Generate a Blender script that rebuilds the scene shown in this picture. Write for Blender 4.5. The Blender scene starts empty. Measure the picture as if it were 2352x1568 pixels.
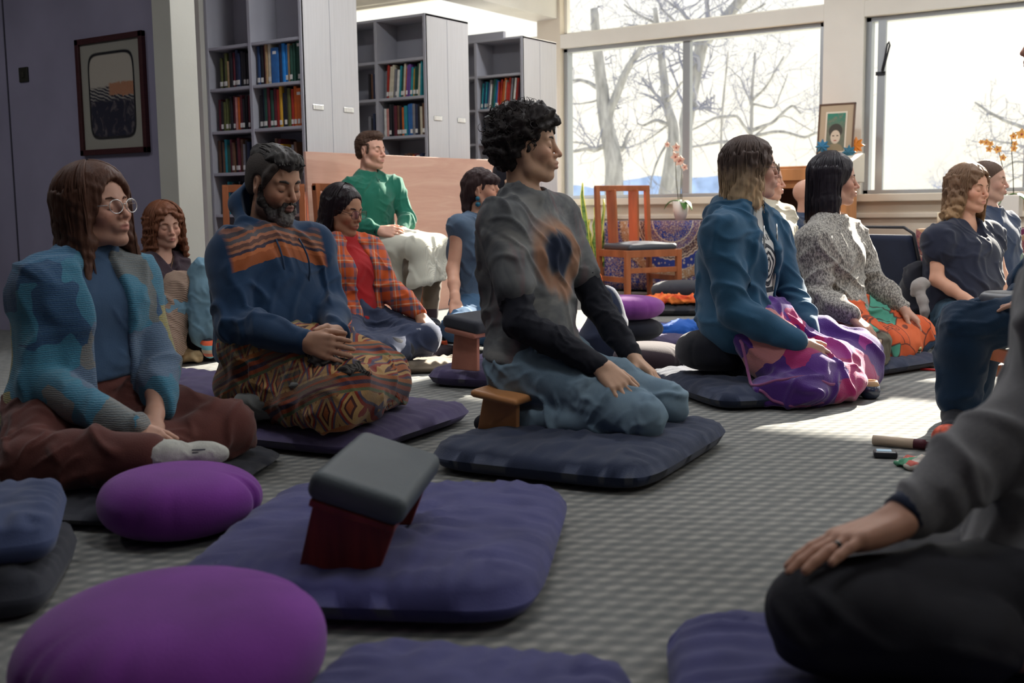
import bpy, math, random
import numpy as np
from math import sin, cos, pi, radians, sqrt, atan2
from mathutils import Vector, Matrix

# ------------------------------------------------------------------ camera, sky, sun, exposure
SC = bpy.context.scene
COL = SC.collection
F = 2600.0; CX, CY = 1176.0, 784.0
EYE = 0.8; YAW = radians(34); PITCH = radians(-6.8); ROLL = radians(-0.78)
FW = np.array([-sin(YAW)*cos(PITCH), cos(YAW)*cos(PITCH), sin(PITCH)])
_r0 = np.array([cos(YAW), sin(YAW), 0.0]); _u0 = np.cross(_r0, FW)
RT = _r0*cos(ROLL) + _u0*sin(ROLL); UP = -_r0*sin(ROLL) + _u0*cos(ROLL)
EYEP = np.array([0, 0, EYE])
cam_d = bpy.data.cameras.new('camera'); cam = bpy.data.objects.new('camera', cam_d); COL.objects.link(cam)
cam_d.sensor_width = 36.0; cam_d.lens = F/2352*36; cam_d.clip_end = 2000
m = Matrix(((RT[0], UP[0], -FW[0], 0), (RT[1], UP[1], -FW[1], 0), (RT[2], UP[2], -FW[2], EYE), (0, 0, 0, 1)))
cam.matrix_world = m
SC.camera = cam
cam_d.dof.use_dof = True; cam_d.dof.focus_distance = 4.6; cam_d.dof.aperture_fstop = 4.0

SC.view_settings.view_transform = 'Standard'; SC.view_settings.look = 'None'
SC.view_settings.gamma = 1.0; SC.view_settings.exposure = 0.25; SC.view_settings.use_curve_mapping = False
SC.cycles.use_denoising = True
SC.cycles.max_bounces = 8; SC.cycles.transparent_max_bounces = 12
SC.cycles.sample_clamp_indirect = 6.0
SC.cycles.caustics_reflective = False; SC.cycles.caustics_refractive = False

W = bpy.data.worlds.new('world'); SC.world = W; W.use_nodes = True
_nt = W.node_tree; _bg = _nt.nodes['Background']
_tc = _nt.nodes.new('ShaderNodeTexCoord'); _sx = _nt.nodes.new('ShaderNodeSeparateXYZ'); _rp = _nt.nodes.new('ShaderNodeValToRGB')
_nt.links.new(_tc.outputs['Generated'], _sx.inputs[0]); _nt.links.new(_sx.outputs[2], _rp.inputs[0]); _nt.links.new(_rp.outputs[0], _bg.inputs[0])
_rp.color_ramp.elements[0].position = 0.0; _rp.color_ramp.elements[0].color = (1.0, 0.935, 0.77, 1)
_rp.color_ramp.elements[1].position = 0.45; _rp.color_ramp.elements[1].color = (0.86, 0.93, 1.0, 1)
_bg.inputs[1].default_value = 1.05

sun_d = bpy.data.lights.new('sun', 'SUN'); sun = bpy.data.objects.new('sun', sun_d); COL.objects.link(sun)
sun_d.energy = 24.0; sun_d.angle = radians(0.6); sun_d.color = (1.0, 0.93, 0.80)
SUN_AZ, SUN_EL = radians(-1), radians(25.6)     # azimuth (east positive) off the window normal (+Y), elevation
_sd = Vector((sin(SUN_AZ)*cos(SUN_EL), cos(SUN_AZ)*cos(SUN_EL), sin(SUN_EL)))
sun.rotation_euler = _sd.to_track_quat('Z', 'Y').to_euler(); sun.location = (0, 14, 9)

# ceiling fluorescents (the fittings themselves are built with the room)
LAMPS = [(x, y) for y in (2.2, 5.2, 8.0) for x in (-4.2, -1.2, 1.8)]+[(-7.2, 1.4)]
for k, (x, y) in enumerate(LAMPS):
    ld = bpy.data.lights.new('tube_light', 'AREA'); ld.shape = 'RECTANGLE'; ld.size = 1.2; ld.size_y = .22; ld.energy = (24 if x < -7 else 15) if y < 3 else 34; ld.color = (.94, .96, 1.0)
    lo = bpy.data.objects.new('tube_light', ld); COL.objects.link(lo); lo.location = (x, y, 3.255)

# ------------------------------------------------------------------ measuring helpers
def P(x, y, d):
    "point seen at pixel x, y of the photograph at depth d metres"
    return EYEP + FW*d + RT*((x-CX)/F*d) - UP*((y-CY)/F*d)
def G(x, y, z=0.0):
    v = P(x, y, 1.0) - EYEP
    return EYEP + v*((z-EYE)/v[2])
def Yp(x, y, Y):
    v = P(x, y, 1.0) - EYEP
    return EYEP + v*(Y/v[1])
def Xp(x, y, X):
    v = P(x, y, 1.0) - EYEP
    return EYEP + v*(X/v[0])
def V(*a): return np.array(a, float)
def unit(v):
    v = np.asarray(v, float); return v/max(1e-9, np.linalg.norm(v))
RH = V(cos(YAW), sin(YAW), 0); FH = V(-sin(YAW), cos(YAW), 0)      # camera's level right and forward

# ------------------------------------------------------------------ objects
def tag(o, label=None, cat=None, group=None, kind=None):
    if label: o['label'] = label
    if cat: o['category'] = cat
    if group: o['group'] = group
    if kind: o['kind'] = kind
    return o
def empty(name, loc=(0, 0, 0), rz=0.0, label=None, cat=None, group=None):
    o = bpy.data.objects.new(name, None); COL.objects.link(o)
    o.location = Vector([float(x) for x in loc]); o.rotation_euler = (0, 0, rz); o.empty_display_size = .05
    return tag(o, label, cat, group)
def mesh_obj(name, verts, faces, mat=None, parent=None, smooth=False):
    me = bpy.data.meshes.new(name)
    me.from_pydata([tuple(map(float, v)) for v in verts], [], [tuple(int(i) for i in f) for f in faces]); me.update()
    if smooth: me.polygons.foreach_set('use_smooth', [True]*len(me.polygons))
    o = bpy.data.objects.new(name, me); COL.objects.link(o)
    if mat: me.materials.append(mat)
    if parent is not None: o.parent = parent
    return o
def np_obj(name, v, q, mat=None, parent=None):
    "mesh of quads from arrays, smooth shaded"
    me = bpy.data.meshes.new(name)
    me.vertices.add(len(v)); me.vertices.foreach_set('co', np.ascontiguousarray(v, np.float32).ravel())
    me.loops.add(q.size); me.loops.foreach_set('vertex_index', np.ascontiguousarray(q, np.int32).ravel())
    me.polygons.add(len(q)); me.polygons.foreach_set('loop_start', np.arange(0, q.size, 4, dtype=np.int32))
    me.update(calc_edges=True); me.validate()
    me.polygons.foreach_set('use_smooth', np.ones(len(me.polygons), bool))
    o = bpy.data.objects.new(name, me); COL.objects.link(o)
    if mat: me.materials.append(mat)
    if parent is not None: o.parent = parent
    return o

class MB:
    "collects boxes, tubes and lathes into one mesh"
    def __init__(s): s.v = []; s.f = []
    def add(s, vs, fs):
        b = len(s.v); s.v += [tuple(map(float, v)) for v in vs]; s.f += [tuple(i+b for i in f) for f in fs]; return s
    def box(s, lo, hi, R=None, c=None):
        x0, y0, z0 = lo; x1, y1, z1 = hi
        vs = [V(x, y, z) for z in (z0, z1) for y in (y0, y1) for x in (x0, x1)]
        if R is not None: vs = [np.asarray(R) @ v + (V(0, 0, 0) if c is None else np.asarray(c)) for v in vs]
        return s.add(vs, [(0, 2, 3, 1), (4, 5, 7, 6), (0, 1, 5, 4), (1, 3, 7, 5), (3, 2, 6, 7), (2, 0, 4, 6)])
    def bar(s, a, b, w, t, up=(0, 0, 1)):
        "box of width w and thickness t from a to b"
        a, b = np.asarray(a, float), np.asarray(b, float); d = unit(b-a); sx = np.cross(d, up)
        if np.linalg.norm(sx) < 1e-4: sx = np.cross(d, (1, 0, 0))
        sx = unit(sx); sy = np.cross(sx, d)
        vs = [p + sx*w/2*i + sy*t/2*j for p in (a, b) for j in (-1, 1) for i in (-1, 1)]
        return s.add(vs, [(0, 1, 3, 2), (4, 6, 7, 5), (0, 4, 5, 1), (1, 5, 7, 3), (3, 7, 6, 2), (2, 6, 4, 0)])
    def tube(s, pts, rad, n=8, caps=True):
        pts = [np.asarray(p, float) for p in pts]; N = len(pts)
        if np.isscalar(rad): rad = [rad]*N
        t0 = unit(pts[1]-pts[0]); ref = V(0, 0, 1) if abs(t0[2]) < .9 else V(1, 0, 0)
        a = unit(np.cross(t0, ref)); vs = []
        for i, p in enumerate(pts):
            t = unit(pts[min(i+1, N-1)] - pts[max(i-1, 0)])
            a = unit(a - t*(a@t)); b = np.cross(t, a)
            for k in range(n):
                an = 2*pi*k/n; vs.append(p + (a*cos(an) + b*sin(an))*rad[i])
        fs = [(i*n+k, i*n+(k+1) % n, (i+1)*n+(k+1) % n, (i+1)*n+k) for i in range(N-1) for k in range(n)]
        if caps: fs += [tuple(range(n-1, -1, -1)), tuple((N-1)*n+k for k in range(n))]
        return s.add(vs, fs)
    def lathe(s, prof, c=(0, 0, 0), n=32, sx=1, sy=1):
        c = np.asarray(c, float); N = len(prof)
        vs = [c + V(r*cos(2*pi*k/n)*sx, r*sin(2*pi*k/n)*sy, z) for r, z in prof for k in range(n)]
        fs = [(i*n+k, i*n+(k+1) % n, (i+1)*n+(k+1) % n, (i+1)*n+k) for i in range(N-1) for k in range(n)]
        fs += [tuple(range(n-1, -1, -1)), tuple((N-1)*n+k for k in range(n))]
        return s.add(vs, fs)
    def build(s, name, mat=None, parent=None, smooth=False, bevel=0.0):
        o = mesh_obj(name, s.v, s.f, mat, parent, smooth)
        if bevel:
            b = o.modifiers.new('bevel', 'BEVEL'); b.width = bevel; b.segments = 2; b.limit_method = 'ANGLE'
        return o
def boxo(name, lo, hi, mat, parent=None, bevel=0.0, kind=None):
    o = MB().box(lo, hi).build(name, mat, parent, bevel=bevel)
    if kind: o['kind'] = kind
    return o

# ------------------------------------------------------------------ materials
MATS = {}
def mat(name, col, rough=.8, bump=0.0, bscale=200.0, var=0.0, vscale=8.0, metal=0.0, spec=.3, sheen=0.0, stretch=None, trans=0.0):
    if name in MATS: return MATS[name]
    M = bpy.data.materials.new(name); M.use_nodes = True; nt = M.node_tree; b = nt.nodes['Principled BSDF']
    b.inputs['Base Color'].default_value = (*col, 1); b.inputs['Roughness'].default_value = rough
    b.inputs['Metallic'].default_value = metal; b.inputs['Specular IOR Level'].default_value = spec
    if sheen: b.inputs['Sheen Weight'].default_value = sheen; b.inputs['Sheen Roughness'].default_value = .5
    if var or bump:
        tc = nt.nodes.new('ShaderNodeTexCoord'); src = tc.outputs['Object']
        if stretch:
            mp = nt.nodes.new('ShaderNodeMapping'); mp.inputs['Scale'].default_value = stretch
            nt.links.new(src, mp.inputs[0]); src = mp.outputs[0]
        if var:
            n = nt.nodes.new('ShaderNodeTexNoise'); n.inputs['Scale'].default_value = vscale; n.inputs['Detail'].default_value = 4
            nt.links.new(src, n.inputs['Vector'])
            r = nt.nodes.new('ShaderNodeValToRGB')
            r.color_ramp.elements[0].position = .3; r.color_ramp.elements[1].position = .7
            r.color_ramp.elements[0].color = (*[c*(1-var) for c in col], 1); r.color_ramp.elements[1].color = (*[min(1, c*(1+var)) for c in col], 1)
            nt.links.new(n.outputs['Fac'], r.inputs[0]); nt.links.new(r.outputs[0], b.inputs['Base Color'])
        if bump:
            n2 = nt.nodes.new('ShaderNodeTexNoise'); n2.inputs['Scale'].default_value = bscale; n2.inputs['Detail'].default_value = 3
            nt.links.new(src, n2.inputs['Vector'])
            bp = nt.nodes.new('ShaderNodeBump'); bp.inputs['Strength'].default_value = bump; bp.inputs['Distance'].default_value = .004
            nt.links.new(n2.outputs['Fac'], bp.inputs['Height']); nt.links.new(bp.outputs[0], b.inputs['Normal'])
    MATS[name] = M
    return M

class NT:
    "short hand for node graphs: every call returns an output socket"
    def __init__(s, name, rough=.85, spec=.25, sheen=0.0):
        s.M = bpy.data.materials.new(name); s.M.use_nodes = True; s.nt = s.M.node_tree
        s.b = s.nt.nodes['Principled BSDF']; s.b.inputs['Roughness'].default_value = rough; s.b.inputs['Specular IOR Level'].default_value = spec
        if sheen: s.b.inputs['Sheen Weight'].default_value = sheen
        MATS[name] = s.M
    def n(s, t, **kw):
        x = s.nt.nodes.new('ShaderNode'+t)
        for k, v in kw.items(): setattr(x, k, v)
        return x
    def put(s, sock, v):
        if hasattr(v, 'is_linked') or isinstance(v, bpy.types.NodeSocket): s.nt.links.new(v, sock)
        elif isinstance(v, (tuple, list)): sock.default_value = (*v, 1) if (len(v) == 3 and sock.type == 'RGBA') else v
        else: sock.default_value = v
    def obj(s): return s.n('TexCoord').outputs['Object']
    def map(s, v, loc=(0, 0, 0), rot=(0, 0, 0), scale=(1, 1, 1)):
        x = s.n('Mapping'); s.put(x.inputs[0], v); x.inputs['Location'].default_value = loc; x.inputs['Rotation'].default_value = rot; x.inputs['Scale'].default_value = scale
        return x.outputs[0]
    def sep(s, v):
        x = s.n('SeparateXYZ'); s.put(x.inputs[0], v); return x.outputs
    def comb(s, a, b, c):
        x = s.n('CombineXYZ'); s.put(x.inputs[0], a); s.put(x.inputs[1], b); s.put(x.inputs[2], c); return x.outputs[0]
    def m(s, op, a, b=0.0, c=None, clamp=False):
        x = s.n('Math', operation=op, use_clamp=clamp); s.put(x.inputs[0], a); s.put(x.inputs[1], b)
        if c is not None: s.put(x.inputs[2], c)
        return x.outputs[0]
    def noise(s, v, scale=5, detail=3, rough=.5, out='Fac', dist=0.0):
        x = s.n('TexNoise'); s.put(x.inputs['Vector'], v); x.inputs['Scale'].default_value = scale; x.inputs['Detail'].default_value = detail
        x.inputs['Roughness'].default_value = rough; x.inputs['Distortion'].default_value = dist; return x.outputs[out]
    def vor(s, v, scale=5, metric='EUCLIDEAN', out='Color', rnd=1.0, feature='F1'):
        x = s.n('TexVoronoi', distance=metric, feature=feature); s.put(x.inputs['Vector'], v); x.inputs['Scale'].default_value = scale; x.inputs['Randomness'].default_value = rnd
        return x.outputs[out]
    def wave(s, v, scale=5, axis='X', dist=0.0, kind='BANDS', prof='SIN'):
        x = s.n('TexWave', wave_type=kind, wave_profile=prof); x.bands_direction = axis; s.put(x.inputs['Vector'], v)
        x.inputs['Scale'].default_value = scale; x.inputs['Distortion'].default_value = dist; return x.outputs['Fac']
    def ramp(s, fac, stops, interp='LINEAR'):
        x = s.n('ValToRGB'); x.color_ramp.interpolation = interp; e = x.color_ramp.elements
        while len(e) < len(stops): e.new(.5)
        for k, (p, c) in enumerate(stops):
            e[k].position = p; e[k].color = (*c, 1) if len(c) == 3 else c
        s.put(x.inputs[0], fac); return x.outputs[0]
    def step(s, v, a, b):
        "0 below a, 1 above b"
        x = s.n('MapRange'); s.put(x.inputs[0], v); x.inputs[1].default_value = a; x.inputs[2].default_value = b; return x.outputs[0]
    def mix(s, f, a, b, mode='MIX'):
        x = s.n('Mix', data_type='RGBA', blend_type=mode); s.put(x.inputs[0], f); s.put(x.inputs[6], a); s.put(x.inputs[7], b); return x.outputs[2]
    def attr(s, name): return s.n('Attribute', attribute_name=name).outputs['Fac']
    def fin(s, col, height=None, strength=.4, dist=.003):
        s.put(s.b.inputs['Base Color'], col)
        if height is not None:
            bp = s.n('Bump'); bp.inputs['Strength'].default_value = strength; bp.inputs['Distance'].default_value = dist
            s.put(bp.inputs['Height'], height); s.put(s.b.inputs['Normal'], bp.outputs[0])
        return s.M

# ------------------------------------------------------------------ soft solids: signed distance fields turned into one mesh
def smin(a, b, k):
    if k <= 1e-6: return np.minimum(a, b)
    h = np.clip(.5 + .5*(b-a)/k, 0, 1)
    return b + (a-b)*h - k*h*(1-h)
class Fld:
    def __init__(s, lo, hi, h):
        s.h = h; s.lo = np.asarray(lo, float) - 3*h; n = np.ceil((np.asarray(hi, float)-s.lo)/h).astype(int) + 4
        s.n = n; s.v = np.full(n, 1.0, np.float32)
        s.ax = [(s.lo[i] + np.arange(n[i])*h).astype(np.float32) for i in range(3)]
    def _sl(s, lo, hi):
        i0 = np.clip(np.floor((lo-s.lo)/s.h).astype(int), 0, s.n); i1 = np.clip(np.ceil((hi-s.lo)/s.h).astype(int)+1, 0, s.n)
        if np.any(i1 <= i0): return None
        sl = tuple(slice(a, b) for a, b in zip(i0, i1))
        x = s.ax[0][sl[0]][:, None, None]; y = s.ax[1][sl[1]][None, :, None]; z = s.ax[2][sl[2]][None, None, :]
        return sl, x, y, z
    def _put(s, sl, d, k, sub):
        a = s.v[sl]
        s.v[sl] = -smin(-a, d, k) if sub else smin(a, d, k)
    def cone(s, a, b, ra, rb=None, k=.02, sub=False):
        a = np.asarray(a, float); b = np.asarray(b, float); rb = ra if rb is None else rb
        R = max(ra, rb) + k + 4*s.h
        q = s._sl(np.minimum(a, b)-R, np.maximum(a, b)+R)
        if q is None: return s
        sl, x, y, z = q; ba = (b-a).astype(np.float32); L = max(1e-9, float(ba@ba))
        px, py, pz = x-np.float32(a[0]), y-np.float32(a[1]), z-np.float32(a[2])
        t = np.clip((px*ba[0]+py*ba[1]+pz*ba[2])/np.float32(L), 0, 1)
        d = np.sqrt((px-t*ba[0])**2 + (py-t*ba[1])**2 + (pz-t*ba[2])**2) - (np.float32(ra) + np.float32(rb-ra)*t)
        s._put(sl, d, k, sub); return s
    def chain(s, pts, rs, k=.02, sub=False):
        for i in range(len(pts)-1): s.cone(pts[i], pts[i+1], rs[i], rs[i+1], k, sub)
        return s
    def _loc(s, q, c, R):
        sl, x, y, z = q; px, py, pz = x-np.float32(c[0]), y-np.float32(c[1]), z-np.float32(c[2])
        if R is None: return px, py, pz
        R = np.asarray(R, np.float32)       # columns are the local axes
        return tuple(px*R[0, i]+py*R[1, i]+pz*R[2, i] for i in range(3))
    def ell(s, c, r, R=None, k=.02, sub=False):
        c = np.asarray(c, float); r = np.asarray(r, float); M = r.max() + k + 4*s.h
        q = s._sl(c-M, c+M)
        if q is None: return s
        a, b, g = s._loc(q, c, R); r = r.astype(np.float32)
        k0 = np.sqrt((a/r[0])**2+(b/r[1])**2+(g/r[2])**2); k1 = np.sqrt((a/r[0]**2)**2+(b/r[1]**2)**2+(g/r[2]**2)**2)
        s._put(q[0], k0*(k0-1)/np.maximum(k1, 1e-6), k, sub); return s
    def rbox(s, c, hs, R=None, rad=.01, k=.01, sub=False):
        c = np.asarray(c, float); hs = np.asarray(hs, float); M = np.linalg.norm(hs) + k + 4*s.h
        q = s._sl(c-M, c+M)
        if q is None: return s
        p = s._loc(q, c, R); qs = [np.abs(p[i]) - np.float32(hs[i]-rad) for i in range(3)]
        d = np.sqrt(sum(np.maximum(t, 0)**2 for t in qs)) + np.minimum(np.maximum(np.maximum(qs[0], qs[1]), qs[2]), 0) - rad
        s._put(q[0], d, k, sub); return s
    def cut(s, p0, n, k=.008):
        "keep the side of the plane the normal n does not point to"
        n = unit(n); x, y, z = s.ax[0][:, None, None], s.ax[1][None, :, None], s.ax[2][None, None, :]
        d = (x*np.float32(n[0])+y*np.float32(n[1])+z*np.float32(n[2])) - np.float32(np.dot(n, p0))
        s.v = -smin(-s.v, -d, k); return s
    def mesh(s):
        v = s.v; S = v < 0
        S[0] = S[-1] = False; S[:, 0] = S[:, -1] = False; S[:, :, 0] = S[:, :, -1] = False
        nx, ny, nz = v.shape
        cnt = np.zeros((nx-1, ny-1, nz-1), np.uint8)
        off = [(i, j, k) for i in (0, 1) for j in (0, 1) for k in (0, 1)]
        for i, j, k in off: cnt += S[i:nx-1+i, j:ny-1+j, k:nz-1+k]
        act = (cnt > 0) & (cnt < 8); idx = np.argwhere(act); N = len(idx)
        vid = np.full(act.shape, -1, np.int32); vid[act] = np.arange(N)
        cv = np.stack([v[idx[:, 0]+i, idx[:, 1]+j, idx[:, 2]+k] for i, j, k in off], 1).astype(np.float64)
        cs = np.stack([S[idx[:, 0]+i, idx[:, 1]+j, idx[:, 2]+k] for i, j, k in off], 1)
        acc = np.zeros((N, 3)); num = np.zeros(N)
        O = np.array(off, float)
        for a in range(8):
            for b in range(a+1, 8):
                if np.abs(O[a]-O[b]).sum() != 1: continue
                mk = cs[:, a] != cs[:, b]
                den = cv[:, a]-cv[:, b]; t = np.where(np.abs(den) > 1e-9, cv[:, a]/np.where(np.abs(den) > 1e-9, den, 1), .5); t = np.clip(t, 0, 1)
                acc += mk[:, None]*(O[a][None]+(O[b]-O[a])[None]*t[:, None]); num += mk
        pos = s.lo + (idx + acc/np.maximum(num, 1)[:, None])*s.h
        quads = []
        for ax in range(3):
            sl0 = [slice(1, -1)]*3; sl1 = [slice(1, -1)]*3
            sl0[ax] = slice(0, -1); sl1[ax] = slice(1, None)
            A = S[tuple(sl0)]; B = S[tuple(sl1)]; e = np.argwhere(A != B)
            fl = A[tuple(e.T)]
            for q in range(3):
                if q != ax: e[:, q] += 1
            u, w = (ax+1) % 3, (ax+2) % 3
            def cell(du, dw):
                c = e.copy(); c[:, u] -= du; c[:, w] -= dw
                return vid[tuple(c.T)]
            Q = np.stack([cell(1, 1), cell(0, 1), cell(0, 0), cell(1, 0)], 1)
            Q[~fl] = Q[~fl][:, ::-1]
            quads.append(Q)
        q = np.concatenate(quads); q = q[(q >= 0).all(1)]
        return pos, q
def vnormals(v, q):
    n = np.cross(v[q[:, 2]]-v[q[:, 0]], v[q[:, 3]]-v[q[:, 1]])
    o = np.zeros_like(v)
    for i in range(4): np.add.at(o, q[:, i], n)
    return o/np.maximum(1e-12, np.linalg.norm(o, axis=1))[:, None]
def relax(v, q, it=1, f=.5):
    for _ in range(it):
        a = np.zeros_like(v); c = np.zeros(len(v))
        for i in range(4):
            for j in (1, 3):
                np.add.at(a, q[:, i], v[q[:, (i+j) % 4]]); np.add.at(c, q[:, i], 1)
        v = v + f*(a/np.maximum(1, c)[:, None]-v)
    return v
def wob(p, seed, wl, oct=3):
    "smooth cheap noise in -1..1, wavelength wl (scalar or xyz)"
    rs = np.random.RandomState(seed); out = np.zeros(len(p)); wl = np.broadcast_to(np.asarray(wl, float), (3,)); amp = 1.0; tot = 0
    for o in range(oct):
        for _ in range(3):
            k = rs.normal(size=3); k = k/np.linalg.norm(k)*2*pi/(wl*.8**0)
            k2 = rs.normal(size=3); k2 = k2/np.linalg.norm(k2)*2*pi/(wl*1.7)
            out += amp*np.sin(p@k + rs.rand()*6.3 + 1.6*np.sin(p@k2 + rs.rand()*6.3))
        tot += amp*1.9; amp *= .5; wl = wl*.5
    return np.clip(out/tot, -1, 1)
def folds(p, seed, wl, sharp=1.0, fd=None):
    "long soft creases, 0 in the valleys to 1 on the ridges; fd: direction across the creases"
    rs = np.random.RandomState(seed); w = float(np.mean(np.asarray(wl))); out = np.zeros(len(p))
    base = rs.normal(size=3) if fd is None else np.asarray(fd, float); base = base/np.linalg.norm(base)
    msk = .5+.5*wob(p, seed+31, w*4.0, 1)
    for i in range(3):
        d = base+rs.normal(size=3)*(.35+.3*i); d = d/np.linalg.norm(d); wi = w*(1.25, 1.0, .7)[i]
        ph = pi*(p@d)/wi + 1.7*wob(p, seed+50+i, w*3.4, 1) + .35*wob(p, seed+60+i, w*1.3, 1)
        mk = np.clip(wob(p, seed+80+i, w*2.6, 1)*1.6+(.45, .3, .15)[i], 0, 1)
        out += np.exp(-(np.sin(ph+rs.rand()*6)/.42)**2)*mk*(.9, .75, .45)[i]      # a few narrow ridges, calm cloth between
    return out
# ------------------------------------------------------------------ people
def skin_mat(name, col, lip, beard=None):
    t = NT(name, .55, .35)
    base = t.mix(t.noise(t.obj(), 25, 3), tuple(c*.9 for c in col), tuple(min(1, c*1.08) for c in col))
    base = t.mix(t.attr('flush'), base, (min(1, col[0]*1.05), col[1]*.72, col[2]*.68))
    if beard: base = t.mix(t.attr('beard'), base, beard)
    base = t.mix(t.attr('lip'), base, lip)
    t.b.inputs['Subsurface Weight'].default_value = .08; t.b.inputs['Subsurface Radius'].default_value = (.02, .008, .004)
    return t.fin(base, t.noise(t.obj(), 260, 2), .12, .002)

def hair_mat(name, col, tip=None, z0=0, z1=0, rough=.55):
    t = NT(name, rough, .22)
    n = t.noise(t.map(t.obj(), scale=(160, 160, 14)), 1, 3)
    c = t.mix(n, tuple(x*.55 for x in col), tuple(min(1, x*1.35) for x in col))
    if tip:
        z = t.m('ADD', t.sep(t.obj())[2], t.m('MULTIPLY', t.m('SUBTRACT', t.noise(t.map(t.obj(), scale=(40, 40, 4)), 1, 2), .5), .12))
        ct = t.mix(n, tuple(x*.7 for x in tip), tuple(min(1, x*1.2) for x in tip))
        c = t.mix(t.step(z, z0, z1), c, ct)
    return t.fin(c, n, .5, .004)

class Person:
    def __init__(s, px, py, d, psi, label, name='person', group=None, sz=1.0, b=1.0):
        s.d0 = d; pel = P(px, py, d); s.psi = psi
        f = RH*cos(radians(psi)) - FH*sin(radians(psi)); s.f = f
        s.th = atan2(f[1], f[0]); s.base = V(pel[0], pel[1], 0)
        s.R = np.array([[cos(s.th), -sin(s.th), 0], [sin(s.th), cos(s.th), 0], [0, 0, 1]])
        s.sz = sz; s.b = b; s.J = {'pel': s.loc(pel)}
        s.label = label; s.name = name; s.group = group
        s.root = None
    def loc(s, w): return s.R.T @ (np.asarray(w, float)-s.base)
    def wld(s, l): return s.R @ np.asarray(l, float) + s.base
    def at(s, px, py, dd=0.0): return s.loc(P(px, py, s.d0+dd))
    def set(s, **kw):
        for k, v in kw.items(): s.J[k] = s.at(*v) if (isinstance(v, tuple)) else np.asarray(v, float)
        return s
    def headframe(s, yaw, pitch=0.0, roll=0.0):
        a = radians(yaw); w = RH*cos(a) - FH*sin(a); f = s.R.T @ w; f = f*cos(radians(pitch)) + V(0, 0, -sin(radians(pitch)))
        l = unit(np.cross((0, 0, 1), f)); u = np.cross(f, l)
        r = radians(roll); l, u = l*cos(r)+u*sin(r), -l*sin(r)+u*cos(r)
        s.H = np.stack([f, l, u], 1); return s
    def hp(s, x, y, z):
        "a point of the head's own frame"
        return s.J['head'] + s.H @ (V(x, y, z)*s.sz)
    def defaults(s):
        J = s.J; z = s.sz
        if 'hipR' not in J:
            J['hipR'] = J['pel'] + V(.02, -.095*s.b*z, -.02); J['hipL'] = J['pel'] + V(.02, .095*s.b*z, -.02)
        if 'neck' not in J: J['neck'] = J['head'] + s.H @ V(-.035, 0, -.15)*z
        if 'chest' not in J: J['chest'] = J['pel']*.32 + J['neck']*.68
        for q in 'RL':
            if 'an'+q in J and 'to'+q not in J:
                J['to'+q] = J['an'+q] + unit(J['an'+q]-J['kn'+q])*.16*z
        return s
    # ---- shared solids
    def torso(s, F, t=0.0, bust=0.0, low=True, belly=0.0):
        J, z, b = s.J, s.sz, s.b; lat = unit(J['shL']-J['shR']); hv = unit(J['hipL']-J['hipR'])
        mid = J['pel']*.55 + J['chest']*.45
        if low: F.cone(J['hipR'], J['hipL'], .105*b*z+t, k=.05)
        for e in (-1, 1):
            F.chain([J['pel']+hv*.06*e*b*z, mid+(hv+lat)*.5*.055*e*b*z, J['chest']+lat*.072*e*b*z], [.108*b*z+t, (.094+belly)*b*z+t, .104*b*z+t], .06)
            F.cone(J['chest']+lat*.07*e*z, J['sh'+'RL'[e > 0]]*.8+J['neck']*.2-V(0, 0, .035*z), .098*z+t, .06*z+t, .06)
        F.cone(J['neck']-V(0, 0, .035*z), J['chest'], .075*z+t, .09*z+t, .06)
        for q in 'RL': F.cone(J['neck']-V(0, 0, .02*z), J['sh'+q]-V(0, 0, .012*z), .05*z+t*.8, .05*z+t, .05)
        if bust:
            fr = unit(np.cross(lat, J['neck']-J['pel']))
            for e in (-1, 1): F.ell(J['chest']+lat*.075*e*z+fr*(.07*z)+V(0, 0, -.01), V(.062, .072, .07)*bust*z+t, k=.05)
    def arm(s, F, q, t=0.0, upto=1.0, t2=None, start=True, k=.045):
        J, z = s.J, s.sz; t2 = t if t2 is None else t2
        sh, el, wr = J['sh'+q], J['el'+q], J['wr'+q]
        if upto <= .5:
            u = upto*2; F.cone(sh, sh+(el-sh)*u, .052*z+t, (.052-.012*u)*z+t2, k)
        else:
            u = (upto-.5)*2; m_ = sh+(el-sh)*.25; F.cone(sh, m_, .052*z+t, .050*z+t, k); F.cone(m_, el, .050*z+t, .041*z+(t+t2)/2, .014)
            F.cone(el, el+(wr-el)*u*.45, .042*z+(t+t2)/2, .040*z+(t+t2)/2, .02); F.cone(el+(wr-el)*u*.45, el+(wr-el)*u, .040*z+(t+t2)/2, .027*z+t2, .015)
    def leg(s, F, q, t=0.0, t2=None, upto=1.0, k=.05):
        J, z, b = s.J, s.sz, s.b; t2 = t if t2 is None else t2
        hip, kn, an = J['hip'+q], J['kn'+q], J['an'+q]
        F.cone(hip, kn, .088*b*z+t, .056*z+t, k); m_ = kn+(an-kn)*.35*upto
        F.cone(kn, m_, .056*z+t, .056*z+(t+t2)/2, .02); F.cone(m_, kn+(an-kn)*upto, .056*z+(t+t2)/2, .040*z+t2, .02)
    def foot(s, F, q, t=0.0, k=.02):
        a, b, z = s.J['an'+q], s.J['to'+q], s.sz; d = unit(b-a)
        F.cone(a-d*.03, a+d*.02, .034*z+t, .036*z+t, k); F.cone(a, b-d*.03, .034*z+t, .03*z+t, k); F.cone(b-d*.05, b, .032*z+t, .022*z+t, k)
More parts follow.
